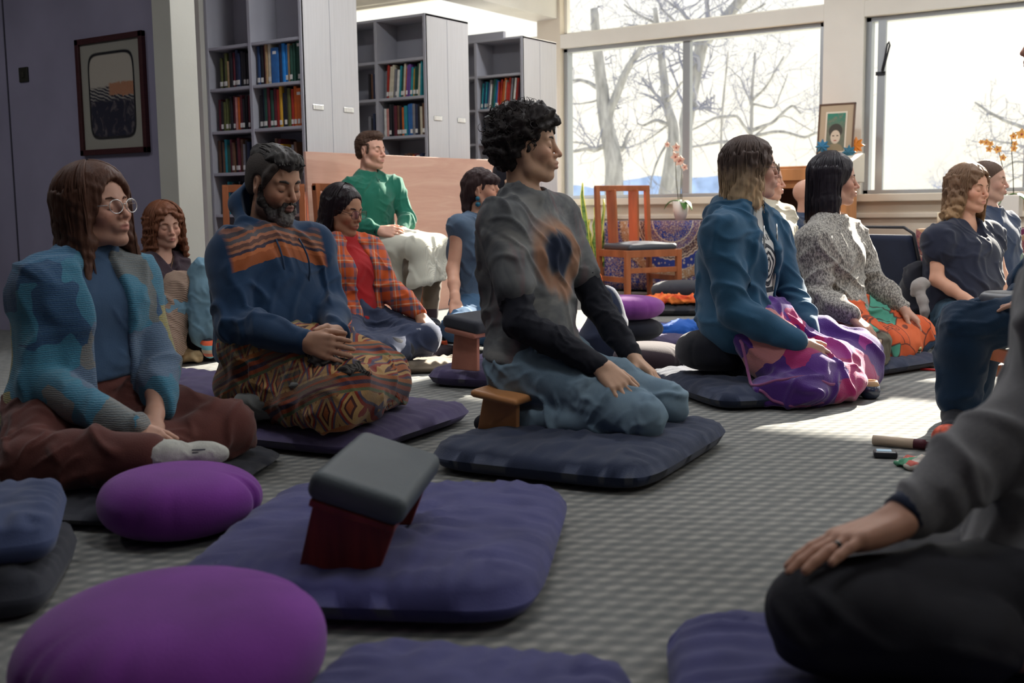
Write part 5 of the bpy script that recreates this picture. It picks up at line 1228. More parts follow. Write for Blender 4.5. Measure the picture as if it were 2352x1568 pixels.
def person_center():
    p = Person(1222, 815, 3.86, 28, 'person with dark curly hair in faded grey tie-dye T-shirt kneeling on a wooden bench', sz=1.0)
    p.set(head=(1211, 333, .0), neck=(1203, 452, .02), chest=(1212, 580, .02),
          shR=(1150, 512, -.14), shL=(1277, 494, .18), elR=(1196, 742, -.22), wrR=(1382, 842, -.30), fiR=(1442, 905, -.36),
          elL=(1372, 700, .16), wrL=(1452, 818, .0), fiL=(1530, 892, -.06),
          hipR=(1192, 845, -.10), hipL=(1262, 830, .1), knR=(1478, 958, -.36), knL=(1528, 925, -.12), anR=(1200, 968, -.14), anL=(1230, 950, .08))
    p.headframe(8, 2); p.defaults()
    sk = skin_mat('skin_olive', (.50, .30, .20), (.42, .19, .15))
    p.body(sk, .004, hands={'R': dict(curl=.18, palm=(.2, .35, -1), spread=.12), 'L': dict(curl=.2, palm=(.25, -.2, -1), spread=.1)})
    t = NT('tie_dye', .9, .15); o = t.obj(); n1 = t.noise(o, 5, 4, .6, dist=.6); n2 = t.noise(t.map(o, scale=(1, 1, .35)), 9, 3, dist=1.2)
    c = t.ramp(n1, [(.3, (.035, .037, .045)), (.5, (.12, .125, .13)), (.7, (.24, .235, .22))])
    c = t.mix(t.m('MULTIPLY', t.step(n2, .52, .75), .55), c, (.20, .08, .09))
    x, y, z = t.sep(o)[0:3]
    yy = t.m('DIVIDE', t.m('SUBTRACT', y, .02), .105); zz = t.m('DIVIDE', t.m('SUBTRACT', z, .64), .115)
    rr = t.m('ADD', t.m('SQRT', t.m('ADD', t.m('MULTIPLY', yy, yy), t.m('MULTIPLY', zz, zz))), t.m('MULTIPLY', t.m('SUBTRACT', n2, .5), .9))
    front = t.m('MULTIPLY', t.step(x, .03, .07), t.step(n1, .3, .42))
    ring = t.m('MULTIPLY', t.m('MULTIPLY', t.step(rr, .6, .8), t.m('SUBTRACT', 1.0, t.step(rr, 1.05, 1.35))), front)
    c = t.mix(t.m('MULTIPLY', t.m('SUBTRACT', 1.0, t.step(rr, .5, .8)), front), c, (.018, .024, .045))
    c = t.mix(t.m('MULTIPLY', ring, .55), c, (.36, .15, .06))
    tee = t.fin(c, t.noise(o, 500, 2), .15, .001)
    dark = mat('black_jersey', (.012, .013, .02), .9, .2, 400)
    t = NT('faded_denim', .85, .2); o = t.obj()
    n = t.noise(o, 6, 4, .6); w = t.noise(t.map(o, scale=(900, 900, 120)), 1, 2)
    c = t.mix(w, t.ramp(n, [(.3, (.055, .105, .17)), (.7, (.16, .24, .31))]), (.22, .30, .36)); c = t.mix(.35, c, t.ramp(n, [(.3, (.06, .11, .17)), (.7, (.2, .28, .34))]))
    denim = t.fin(c, t.noise(o, 350, 2), .2, .0015)
    J = p.J
    for q in 'RL':
        def sl(F, q=q):
            p.arm(F, q, .010, .985, .008); sh, el = J['sh'+q], J['el'+q]; F.cut(sh+(el-sh)*.52, sh-el)
        p.solid('sleeve', sl, .006, dark, .009, .05, 3, fd=J['wr'+q]-J['el'+q])
    def pants(F):
        F.cone(J['hipR'], J['hipL'], .118, k=.05); F.cone(J['pel'], J['pel']*.6+J['chest']*.4, .12, .11, .05)
        for q in 'RL': p.leg(F, q, .014, .016, .93, k=.035)
        F.cut(J['pel']+V(0, 0, .13), (0, 0, 1))
    for q in 'RL': p.solid('sock', lambda F, q=q: p.foot(F, q, .004), .006, dark)
    p.solid('jeans', pants, .006, denim, .016, .075, 5, sharp=1.5, fd=(1, .1, .5))
    def shirt(F):
        p.torso(F, .016)
        F.cone(J['pel'], J['chest'], .125, .12, .05)
        for q in 'RL':
            F.chain([J['shR' if q == 'R' else 'shL'], J['sh'+q]*.36+J['el'+q]*.64], [.066, .07], .04)
        F.cut(J['pel']+V(0, 0, -.005), V(-.15, 0, -1)); F.cone(J['neck']+V(.01, 0, .02), J['neck']+V(.02, 0, .1), .062, .07, .01, True)
    p.solid('t_shirt', shirt, .006, tee, .022, .105, 11, sharp=1.0, fd=(.5, 1, .25))
    hm = hair_mat('curly_dark_hair', (.018, .013, .013), rough=.55)
    def hair(F):
        F.ell(p.hp(-.028, 0, .052), V(.116, .106, .090), p.H, .03); F.ell(p.hp(-.060, 0, -.005), V(.082, .098, .082), p.H, .03); F.ell(p.hp(.03, 0, .085), V(.07, .08, .05), p.H, .03)
        F.ell(p.hp(.085, 0, -.03), V(.055, .06, .075), p.H, .02, True)
    def curl(v, q):
        n = vnormals(v, q); return v + n*(wob(v, 4, .05, 3)*.016)[:, None]
    hr = p.solid('hair', hair, .007, hm, post=curl)
    rs = np.random.RandomState(5); paths = []
    for i in range(420):
        d = unit(rs.normal(size=3)); 
        if d[2] < -.45 or (d[0] > .55 and d[2] < .25): continue
        c = V(-.03, 0, .045)+d*V(.116, .108, .102)*rs.uniform(.94, 1.08)
        ax = unit(rs.normal(size=3)); u = unit(np.cross(ax, d)); w = np.cross(ax, u); R = rs.uniform(.008, .016); tt = rs.uniform(3.5, 7)
        paths.append([p.hp(*(c+(u*cos(a)+w*sin(a))*R+ax*a*.0035)) for a in np.linspace(0, tt, 9)])
    p.locks('curl', paths, hm, .0028, 4, .5, hr)['kind'] = 'stuff'
    p.face(hm)
    return p
SK_FAIR = lambda: skin_mat('skin_fair', (.56, .33, .25), (.48, .17, .15))
def sk(name, col, lip, beard=None): return MATS.get(name) or skin_mat(name, col, lip, beard)
M_wire = mat('silver_wire', (.55, .55, .55), .3, metal=1.0); M_dkwire = mat('dark_tortoise', (.06, .03, .03), .3)
M_lens = bpy.data.materials.new('lens'); M_lens.use_nodes = True; _n = M_lens.node_tree; _n.nodes.clear()
_o = _n.nodes.new('ShaderNodeOutputMaterial'); _t = _n.nodes.new('ShaderNodeBsdfTransparent'); _g = _n.nodes.new('ShaderNodeBsdfGlossy'); _g.inputs['Roughness'].default_value = .03; _x = _n.nodes.new('ShaderNodeMixShader'); _x.inputs[0].default_value = .09
_n.links.new(_t.outputs[0], _x.inputs[1]); _n.links.new(_g.outputs[0], _x.inputs[2]); _n.links.new(_x.outputs[0], _o.inputs[0])
def denim_mat(name, a, b):
    t = NT(name, .85, .2); o = t.obj(); n = t.noise(o, 7, 4, .6); w = t.noise(t.map(o, scale=(700, 700, 120)), 1, 2)
    c = t.mix(.7, t.mix(w, a, b), t.ramp(n, [(.3, a), (.7, b)])); return t.fin(c, t.noise(o, 350, 2), .2, .0015)
def stripes_z(t, z, stops): return t.ramp(z, stops, 'CONSTANT')

# ---- person in the patchwork cardigan, at the left
def person_cardigan():
    p = Person(185, 905, 3.42, 48, 'person with long brown hair and wire glasses in a blue patchwork cardigan sitting cross-legged', sz=.97, b=1.08)
    p.set(head=(224, 478, 0), neck=(192, 600, 0), chest=(190, 705, 0), shR=(98, 652, -.13), shL=(308, 638, .13), elR=(92, 880, -.17), wrR=(300, 984, -.32), fiR=(362, 1020, -.36),
          elL=(368, 850, .06), wrL=(352, 972, -.16), fiL=(334, 1022, -.28), hipR=(125, 950, -.08), hipL=(255, 930, .10), knR=(70, 1062, -.36), anR=(385, 1046, -.40), toR=(508, 1040, -.32), knL=(530, 985, .02), anL=(290, 1085, -.20))
    p.headframe(24, -4, 3); p.defaults(); J = p.J
    p.body(sk('skin_fair', (.52, .29, .21), (.42, .14, .12)), .0036, hands={'R': dict(curl=.3, palm=(.1, .5, -1)), 'L': dict(curl=.35, palm=(.1, -.5, -1))}, jaw=.95)
    t = NT('patchwork_knit', .97, .1, .3); o = t.obj(); ow = t.mix(.06, o, t.noise(o, 9, 2, out='Color'))
    v = t.vor(t.map(ow, scale=(1.0, 1.0, .8)), 7.6, 'CHEBYCHEV', 'Color', .8); s_ = t.sep(v)[0]
    c = t.ramp(s_, [(.0, (.05, .23, .36)), (.17, (.02, .07, .19)), (.30, (.06, .28, .42)), (.44, (.19, .18, .16)), (.53, (.04, .16, .32)), (.64, (.45, .36, .09)), (.73, (.14, .20, .32)), (.84, (.05, .25, .38)), (.93, (.26, .23, .20))], 'CONSTANT')
    st_ = t.wave(t.map(o, rot=(0, .15, 0)), 26, 'Z', 3.0); c = t.mix(t.m('MULTIPLY', st_, .18), c, (.09, .16, .22)); hz = t.noise(o, 160, 3, .8)
    c = t.mix(t.m('MULTIPLY', hz, .45), c, (.10, .20, .26)); knit = t.fin(c, t.m('ADD', hz, t.m('MULTIPLY', t.wave(o, 55, 'Z', 3.5), .4)), .7, .006)
    blue = cloth_mat('dusk_blue_jersey', (.045, .085, .155)); rust = cloth_mat('rust_brown_cotton', (.105, .036, .030))
    p.top('turtleneck', blue, .010, 0, .07, neck=.030, bust=.8, fold=.008, wl=.09, seed=3, extra=lambda F: F.cone(p.hp(-.02, 0, -.135), J['neck']-V(0, 0, .02), .058, .066, .02))
    p.top('cardigan', knit, .028, 1.0, -.10, neck=.07, bust=1.0, fold=.015, wl=.13, seed=7, fd=(.6, .6, .4), opened=.062, cuff=.020, at=.022, slope=-.1)
    p.trousers('trousers', rust, .026, .86, .022, .17, fold=.020, wl=.09, seed=5, fd=(.5, .4, 1), extra=lambda F: F.ell((J['pel']+J['knR']+J['knL'])/3-V(0, 0, .05), V(.17, .2, .10), k=.06))
    sock = NT('grey_sock', .95); lx = sock.sep(sock.obj())[2]; sock.fin(sock.mix(sock.noise(sock.obj(), 200, 2), (.36, .36, .33), (.50, .50, .46)), sock.noise(sock.obj(), 300, 2), .4, .002)
    def sk_(F): p.foot(F, 'R', .0005); F.cone(J['anR'], J['anR']+(J['knR']-J['anR'])*.15, .036, .040, .02)
    so = p.solid('sock', sk_, .0045, MATS['grey_sock'], .004, .03, 2, label='pale grey sock with dark stripes')
    d = unit(J['toR']-J['anR']); upv = V(0, 0, 1); sd = unit(p.R.T@(EYEP-p.wld(J['toR'])));
    b = MB()
    for k in (-1, 0, 1):
        q = J['anR']*.42+J['toR']*.58+sd*.0325+V(0, 0, .008*k+.004); b.tube([q-d*.018, q+d*.018], .0016, 5)
    b.build('stripe', mat('navy_stripe', (.02, .025, .05), .9), so, smooth=True)
    hm = hair_mat('brown_hair', (.085, .036, .022))
    p.long_hair(hm, -.245, 3, .022, .004, 340, .006, 60, flare=.045, back=.01)
    p.face(hm); p.glasses(M_wire, M_lens, .026, .021)

# ---- curly haired person against the pillar
def person_pillar():
    p = Person(372, 752, 6.28, 62, 'person with curly auburn hair in a dark brown henley leaning by the pillar, knee up', sz=.95, b=.95)
    p.set(head=(379, 518, 0), neck=(368, 590, .02), chest=(366, 645, .0), shR=(326, 612, -.08), shL=(408, 610, .10), elR=(318, 700, -.10), wrR=(352, 735, -.30), fiR=(385, 745, -.35), elL=(432, 690, .02), wrL=(405, 728, -.2), fiL=(375, 742, -.26),
          knL=(470, 626, -.30), anL=(474, 778, -.36), toL=(483, 812, -.50), knR=(412, 668, -.30), anR=(372, 792, -.42), toR=(372, 812, -.55))
    p.headframe(52, 8, 4); p.defaults(); J = p.J
    p.body(sk('skin_fair', (.52, .29, .21), (.42, .14, .12)), .0042)
    p.top('henley', cloth_mat('dark_brown_jersey', (.030, .017, .024)), .012, .98, -.02, neck=.062, vee=.09, bust=.8, fold=.009, wl=.08, seed=4)
    dn = denim_mat('washed_denim', (.09, .18, .26), (.19, .31, .38)); p.trousers('jeans', dn, .022, .88, .048, .60, fold=.012, wl=.08, seed=6, fd=(0, 1, .6))
    t = NT('beige_ribbed_knit', .97); w = t.wave(t.map(t.obj(), rot=(.3, .5, .7)), 34, 'Z', 1.5); lap = t.fin(t.mix(w, (.20, .13, .10), (.40, .29, .22)), w, .6, .005)
    def bl(F):
        F.cone(J['hipR']+V(.03, 0, .06), J['knR']+V(0, .0, .015), .115, .085, .05); F.cone(J['hipL']+V(.04, 0, .10), J['knR'], .08, .05, .05); F.cone(J['knR'], J['knL']*.5+J['knR']*.5+V(-.02, 0, .02), .05, .03, .04); F.cone(J['knR'], J['anR'], .085, .10, .05); F.cone(J['hipR'], J['anR'], .11, .10, .06); F.cut(V(0, 0, .012), (0, 0, -1))
    p.solid('lap_blanket', bl, .007, lap, .016, .09, 3, fd=(0, 1, .3), label='beige ribbed knit blanket over the knee')
    t = NT('striped_sock', .95); z = t.sep(t.obj())[2]; c = t.ramp(t.m('MULTIPLY', z, 6.0), [(0, (.55, .09, .04)), (.22, (.10, .26, .30)), (.36, (.55, .15, .10)), (.46, (.45, .35, .25)), (.56, (.12, .30, .34)), (.68, (.60, .10, .04)), (.80, (.02, .02, .03))], 'CONSTANT'); t.fin(c, t.noise(t.obj(), 300, 2), .3, .002)
    def sc(F): p.foot(F, 'L', .003); F.cone(J['anL'], J['anL']+V(0, 0, .05), .038, .040, .02)
    p.solid('sock', sc, .005, MATS['striped_sock'], label='orange and blue striped sock')
    hm = hair_mat('auburn_curls', (.16, .058, .028)); p.long_hair(hm, -.205, 5, .020, .009, 300, .005, 55, curl=.006, flare=.03, zj=.04); p.face(hm)
    b = MB(); n = J['neck']; fr = unit(np.cross(unit(J['shL']-J['shR']), n-J['pel']))
    b.tube([n+V(0, -.045, .0)+fr*.05, n+fr*.112-V(0, .01, .075), n+V(0, .045, .0)+fr*.05], .0012, 5); b.build('necklace', mat('gold_chain', (.6, .4, .15), .3, metal=1.0), p.root, smooth=True)

# ---- bearded person in the hoodie
def person_hoodie():
    p = Person(634, 800, 4.05, 50, 'bearded person in a navy hoodie with striped orange chest band, hands clasped in lap', sz=1.02, b=1.0)
    p.set(head=(630, 420, 0), neck=(606, 530, .03), chest=(614, 640, .02), shR=(530, 578, -.13), shL=(712, 556, .14), elR=(538, 748, -.20), wrR=(706, 786, -.36), fiR=(766, 800, -.40), elL=(752, 700, .10), wrL=(778, 768, -.18), fiL=(742, 806, -.33),
          knR=(783, 884, -.33), knL=(846, 852, .04), anR=(560, 932, -.2), anL=(600, 905, .15))
    p.headframe(38, 16, 0); p.defaults(); J = p.J
    p.body(sk('skin_tan', (.42, .225, .145), (.30, .12, .10), (.05, .04, .04)), .0036, beard=.75, hands={'R': dict(curl=.62, palm=(0, 1, -.3), thumb=.3), 'L': dict(curl=.7, palm=(0, -1, -.25), thumb=.3)}, jaw=1.15)
    t = NT('navy_hoodie_knit', .95, .12, .2); o = t.obj(); x, y, z = t.sep(o)[0:3]
    zz = t.m('ADD', z, t.m('MULTIPLY', t.m('ABSOLUTE', y), .25)); zn = t.m('DIVIDE', t.m('SUBTRACT', zz, .595), .20)
    jag = t.m('ADD', zn, t.m('MULTIPLY', t.m('SUBTRACT', t.noise(t.map(o, scale=(30, 30, 3)), 1, 2), .5), .10))
    band = t.ramp(jag, [(0, (.018, .045, .10)), (.22, (.30, .085, .03)), (.40, (.42, .13, .05)), (.47, (.05, .04, .06)), (.52, (.33, .14, .08)), (.57, (.12, .06, .05)), (.63, (.36, .15, .09)), (.68, (.10, .09, .10)), (.75, (.30, .11, .06)), (.80, (.07, .06, .07)), (.86, (.26, .12, .09)), (.93, (.018, .045, .10))], 'CONSTANT')
    mask = t.m('MULTIPLY', t.step(t.m('ABSOLUTE', y), .205, .19), t.step(x, -.02, .0))
    hood = t.fin(t.mix(mask, (.018, .045, .10), band), t.noise(o, 320, 2), .3, .002)
    def hd(F):
        F.cone(p.hp(-.09, -.05, -.10), p.hp(-.09, .05, -.10), .05, k=.04); F.cone(p.hp(-.10, 0, -.07), J['neck']-V(.04, 0, .03), .05, .06, .04)
        for e in (-1, 1): F.chain([p.hp(-.08, .06*e, -.10), p.hp(-.01, .085*e, -.15), J['neck']+V(.10, .03*e, -.03)], [.034, .030, .022], .03)
    p.top('hoodie', hood, .024, .97, -.03, neck=.066, fold=.020, wl=.11, seed=8, extra=hd, cuff=.016, belly=.02, fd=(.4, .5, 1))
    n = J['neck']; fr = unit(np.cross(unit(J['shL']-J['shR']), n-J['pel']))
    for e, Lg in ((-1, .26), (1, .22)):
        a = n+fr*.135+V(0, .045*e, -.055); pts = [a+V(.03*u-.01*u*u, .01*e*u, -Lg*u)+fr*(.040*sin(pi*min(1, u*1.1))) for u in np.linspace(0, 1, 8)]
        s_ = MB().tube(pts, .0035, 6).build('drawstring', mat('navy_cord', (.025, .05, .10), .8), p.root, smooth=True); MB().tube([pts[-1], pts[-1]-V(0, 0, .02)], .005, 6).build('cord_end', mat('orange_bead', (.35, .17, .05), .5), s_, smooth=True)
    grey = cloth_mat('grey_sweatpants', (.16, .165, .16)); p.trousers('trousers', grey, .014, .95, .014, .06, fold=.014, wl=.08, seed=2)
    # lap blanket
    t = NT('kilim_blanket', .97, .1, .2); o = t.map(t.obj(), rot=(radians(25), radians(-38), radians(20))); o = t.mix(.010, o, t.noise(t.obj(), 7, 2, out='Color')); q_ = t.sep(t.obj()); q_ = (t.m('ADD', q_[0], t.m('MULTIPLY', t.noise(t.obj(), 5, 2), .03)), q_[1], q_[2]); x = t.m('MULTIPLY', t.m('ADD', t.m('MULTIPLY', q_[2], 1.0), t.m('MULTIPLY', q_[0], -.45)), 1.5); y = t.m('MULTIPLY', t.m('ADD', t.m('MULTIPLY', q_[1], .7), q_[0]), 1.3); o = t.comb(x, y, 0.0)
    row = t.m('FRACT', t.m('MULTIPLY', x, 3.6)); big = t.m('FLOOR', t.m('MULTIPLY', x, 3.6)); tri = t.m('ABSOLUTE', t.m('SUBTRACT', t.m('FRACT', t.m('MULTIPLY', y, 9.0)), .5)); dia = t.m('ADD', tri, t.m('ABSOLUTE', t.m('SUBTRACT', row, .5)))
    c = t.ramp(row, [(0, (.22, .045, .02)), (.08, (.035, .05, .05)), (.14, (.30, .10, .03)), (.22, (.36, .22, .09)), (.78, (.10, .12, .06)), (.84, (.26, .06, .025)), (.92, (.05, .035, .06))], 'CONSTANT')
    inner = t.m('MULTIPLY', t.step(row, .22, .225), t.step(row, .78, .775)); dz = t.ramp(dia, [(0, (.30, .09, .03)), (.14, (.06, .02, .02)), (.22, (.40, .24, .09)), (.34, (.22, .03, .02)), (.44, (.07, .06, .10)), (.52, (.34, .2, .08)), (.72, (.16, .05, .025))], 'CONSTANT'); c = t.mix(inner, c, dz)
    c = t.mix(t.m('MULTIPLY', t.step(t.sep(t.noise(t.map(o, scale=(1.2, 1, 1)), 3, 1, out='Color'))[0], .50, .56), .7), c, t.ramp(t.m('FRACT', t.m('MULTIPLY', x, 11.0)), [(0, (.09, .10, .08)), (.3, (.30, .07, .03)), (.45, (.06, .09, .09)), (.7, (.28, .2, .1)), (.85, (.1, .03, .03))], 'CONSTANT'))
    kil = t.fin(c, t.noise(t.obj(), 220, 2), .5, .003)
    def lb(F):
        F.cone(J['hipR']+V(.05, -.03, .03), J['knR']+V(.0, -.0, .01), .115, .085, .06); F.cone(J['hipL']+V(.06, .03, .02), J['knL']+V(.0, .02, .02), .11, .085, .06); F.cone(J['knR']+V(.04, -.03, -.04), J['knL']+V(.05, .03, -.05), .10, .10, .08)
        F.cone(J['pel']+V(.16, 0, .00), (J['knR']+J['knL'])/2+V(-.04, 0, .0), .10, .095, .08); F.cone(J['hipR']+V(.0, -.06, -.09), J['knR']+V(.02, -.04, -.07), .09, .085, .05)
        F.cut(V(0, 0, .088), (0, 0, -1)); F.cut(J['pel']+V(-.035, 0, 0), (-1, 0, 0))
    p.solid('lap_blanket', lb, .007, kil, .020, .10, 9, fd=(.4, 1, .5), label='kilim patterned wool blanket over the lap')
    t = NT('charcoal_woven', .97); w = t.wave(t.map(t.obj(), rot=(.4, .2, 1.0)), 30, 'X', 2); M_roll = t.fin(t.mix(t.step(t.noise(t.obj(), 14, 2), .55, .65), t.mix(w, (.02, .018, .02), (.11, .10, .09)), (.33, .06, .05)), w, .6, .005)
    def rl(F): F.chain([p.at(680, 800, -.28), p.at(740, 825, -.36), p.at(800, 862, -.38), p.at(840, 885, -.36)], [.024, .030, .036, .022], .03); F.ell(p.at(812, 868, -.30), V(.07, .06, .035), k=.03)
    p.solid('blanket_fold', rl, .006, M_roll, .018, .05, 4, label='rolled charcoal edge of the blanket')
    b = MB(); rg = np.random.RandomState(3)
    for k in range(70):
        u = rg.rand(); q = p.at(735+u*178, 945-40*u+rg.uniform(-8, 6), -.42+.32*u); dr = unit(V(rg.uniform(.3, 1), rg.uniform(-.8, .3), rg.uniform(-.6, -.1))); b.tube([q, q+dr*.018, q+dr*.035+V(0, 0, -.008)], [.002, .0018, .001], 4)
    b.build('fringe', mat('red_fringe', (.35, .08, .04), .9, var=.5, vscale=40), p.root, smooth=True)['kind'] = 'stuff'
    hm = hair_mat('salt_pepper_hair', (.05, .045, .043)); sd = mat('shaved_hair', (.045, .035, .03), .7, .5, 300)
    def cap(F):
        F.ell(p.hp(-.020, 0, .036), V(.101, .082, .090)*p.sz, p.H, .02); F.ell(p.hp(-.045, 0, -.01), V(.066, .075, .07)*p.sz, p.H, .02)
        for e in (-1, 1): F.chain([p.hp(.056, .058*e, .070), p.hp(.040, .070*e, .035), p.hp(.022, .074*e, -.015)], [.013, .011, .008], .015)
        F.ell(p.hp(.11, 0, -.05), V(.062, .066, .115)*p.sz, p.H, .006, True); F.ell(p.hp(0, 0, -.10), V(.12, .1, .06)*p.sz, p.H, .006, True)
        for e in (-1, 1): F.ell(p.hp(.0, .08*e, -.01), V(.026, .02, .04), p.H, .004, True)
    p.solid('shaved_sides', cap, .0045, sd, rel=1)
    def quiff(F):
        F.ell(p.hp(.0, 0, .096), V(.082, .066, .036)*p.sz, p.H, .02); F.ell(p.hp(.060, 0, .086), V(.034, .058, .030)*p.sz, p.H, .02); F.ell(p.hp(-.06, 0, .085), V(.055, .062, .04)*p.sz, p.H, .02)
    hq = p.solid('hair', quiff, .005, hm, post=lambda v, q: v+vnormals(v, q)*(wob(v, 4, (.10, .03, .05), 2)*.006)[:, None])
    rg = np.random.RandomState(6); L = []
    for k in range(260):
        y0 = rg.uniform(-.058, .058); x0 = rg.uniform(.015, .088); hh = rg.uniform(.024, .045)*(1-(abs(y0)/.075)**2*.5); pts = []
        for u in np.linspace(0, 1, 8): pts.append(p.hp(x0-.10*u*rg.uniform(.9, 1.1)+.012*sin(u*5+k), y0*(1-.15*u)+.006*sin(u*4+k), .088+hh*sin(pi*min(1, .15+u*.8))-.02*(x0-.01)/.08*(1-u)))
        L.append(pts)
    p.locks('hair_strands', L, hm, .0045, 4, .3, hq)['kind'] = 'stuff'
    bm = hair_mat('dark_beard', (.030, .024, .022), tip=(.17, .16, .155), z0=float(J['head'][2])-.085, z1=float(J['head'][2])-.125)
    def brd(F):
        F.ell(p.hp(.052, 0, -.098), V(.045, .048, .036)*p.sz, p.H, .02); F.ell(p.hp(.075, 0, -.112), V(.030, .034, .030)*p.sz, p.H, .02)
        for e in (-1, 1): F.chain([p.hp(.012, .070*e, -.012), p.hp(.022, .064*e, -.06), p.hp(.058, .042*e, -.095)], [.008, .014, .018], .015); F.chain([p.hp(.098, .003*e, -.050), p.hp(.092, .02*e, -.055), p.hp(.084, .032*e, -.085)], [.0065, .008, .012], .008)
        F.ell(p.hp(.105, 0, -.068), V(.014, .019, .008)*p.sz, p.H, .003, True)
    p.solid('beard', brd, .004, bm, rel=1, post=lambda v, q: v+vnormals(v, q)*(wob(v, 9, .012, 2)*.0025)[:, None])
    p.face(sd, thick=1.5)

# ---- person in plaid
def person_plaid():
    p = Person(806, 738, 5.7, 38, 'person with black hair and glasses in orange plaid flannel over a red shirt', sz=.97, b=.95)
    p.set(head=(790, 482, 0), neck=(784, 552, .02), chest=(795, 625, 0), shR=(748, 580, -.12), shL=(846, 574, .13), elR=(748, 684, -.16), wrR=(802, 765, -.28), fiR=(836, 812, -.33), elL=(894, 668, .06), wrL=(965, 724, -.08), fiL=(1004, 772, -.12),
          knL=(978, 775, -.10), anL=(852, 800, -.22), knR=(838, 812, -.42), anR=(925, 800, -.22), toR=(890, 792, -.32))
    p.headframe(32, 14); p.defaults(); J = p.J
    p.body(sk('skin_brown', (.40, .20, .12), (.34, .12, .10)), .004, hands={'R': dict(curl=.28, palm=(-.4, .3, -.6)), 'L': dict(curl=.35, palm=(-.4, 0, -1))})
    red = cloth_mat('crimson_knit', (.33, .012, .015)); p.top('red_shirt', red, .006, 0, -.03, neck=.052, bust=.7, fold=.007, wl=.09, seed=2)
    t = NT('orange_plaid', .95, .1, .2); o = t.map(t.obj(), rot=(.1, .15, .1)); x, y, z = t.sep(o)[0:3]
    def bands(v, f): return t.m('FRACT', t.m('MULTIPLY', v, f))
    h1 = bands(t.m('ADD', t.m('MULTIPLY', x, .75), y), 9.0); v1 = bands(z, 9.0)
    ca = t.ramp(h1, [(0, (.50, .085, .02)), (.34, (.06, .085, .15)), (.50, (.42, .09, .03)), (.60, (.50, .36, .24)), (.66, (.48, .08, .02)), (.80, (.09, .10, .15)), (.90, (.50, .085, .02))], 'CONSTANT')
    cb = t.ramp(v1, [(0, (.52, .09, .02)), (.32, (.06, .085, .15)), (.52, (.45, .09, .03)), (.62, (.52, .38, .25)), (.67, (.45, .08, .02)), (.82, (.09, .10, .15)), (.92, (.5, .085, .02))], 'CONSTANT')
    pl = t.fin(t.mix(.5, ca, cb), t.noise(o, 300, 2), .3, .002)
    def collar(F):
        for e in (-1, 1): F.chain([p.hp(-.07, .03*e, -.15), J['neck']+V(.03, .075*e, .005), J['neck']+V(.10, .055*e, -.07)], [.022, .020, .012], .015)
    p.top('flannel_shirt', pl, .022, .97, -.10, neck=.068, bust=.8, fold=.020, wl=.12, seed=5, fd=(.4, 1, .2), opened=.062, extra=collar, cuff=.016)
    p.trousers('trousers', cloth_mat('slate_twill', (.035, .045, .085)), .020, .95, .018, .12, fold=.018, wl=.08, seed=7, extra=lambda F: F.ell((J['pel']+J['knR']+J['knL'])/3-V(0, 0, .05), V(.15, .16, .08), k=.05))
    sh = p.solid('shoe', lambda F: p.foot(F, 'R', .010), .006, M_black, label='black shoe with red stripes')
    hm = hair_mat('black_hair', (.016, .010, .013), rough=.32); p.long_hair(hm, -.235, 8, .008, .001, 260, .006, 78, tuck=.01, face=.074); p.face(hm); p.glasses(M_dkwire, M_lens, .0265, .021, False)

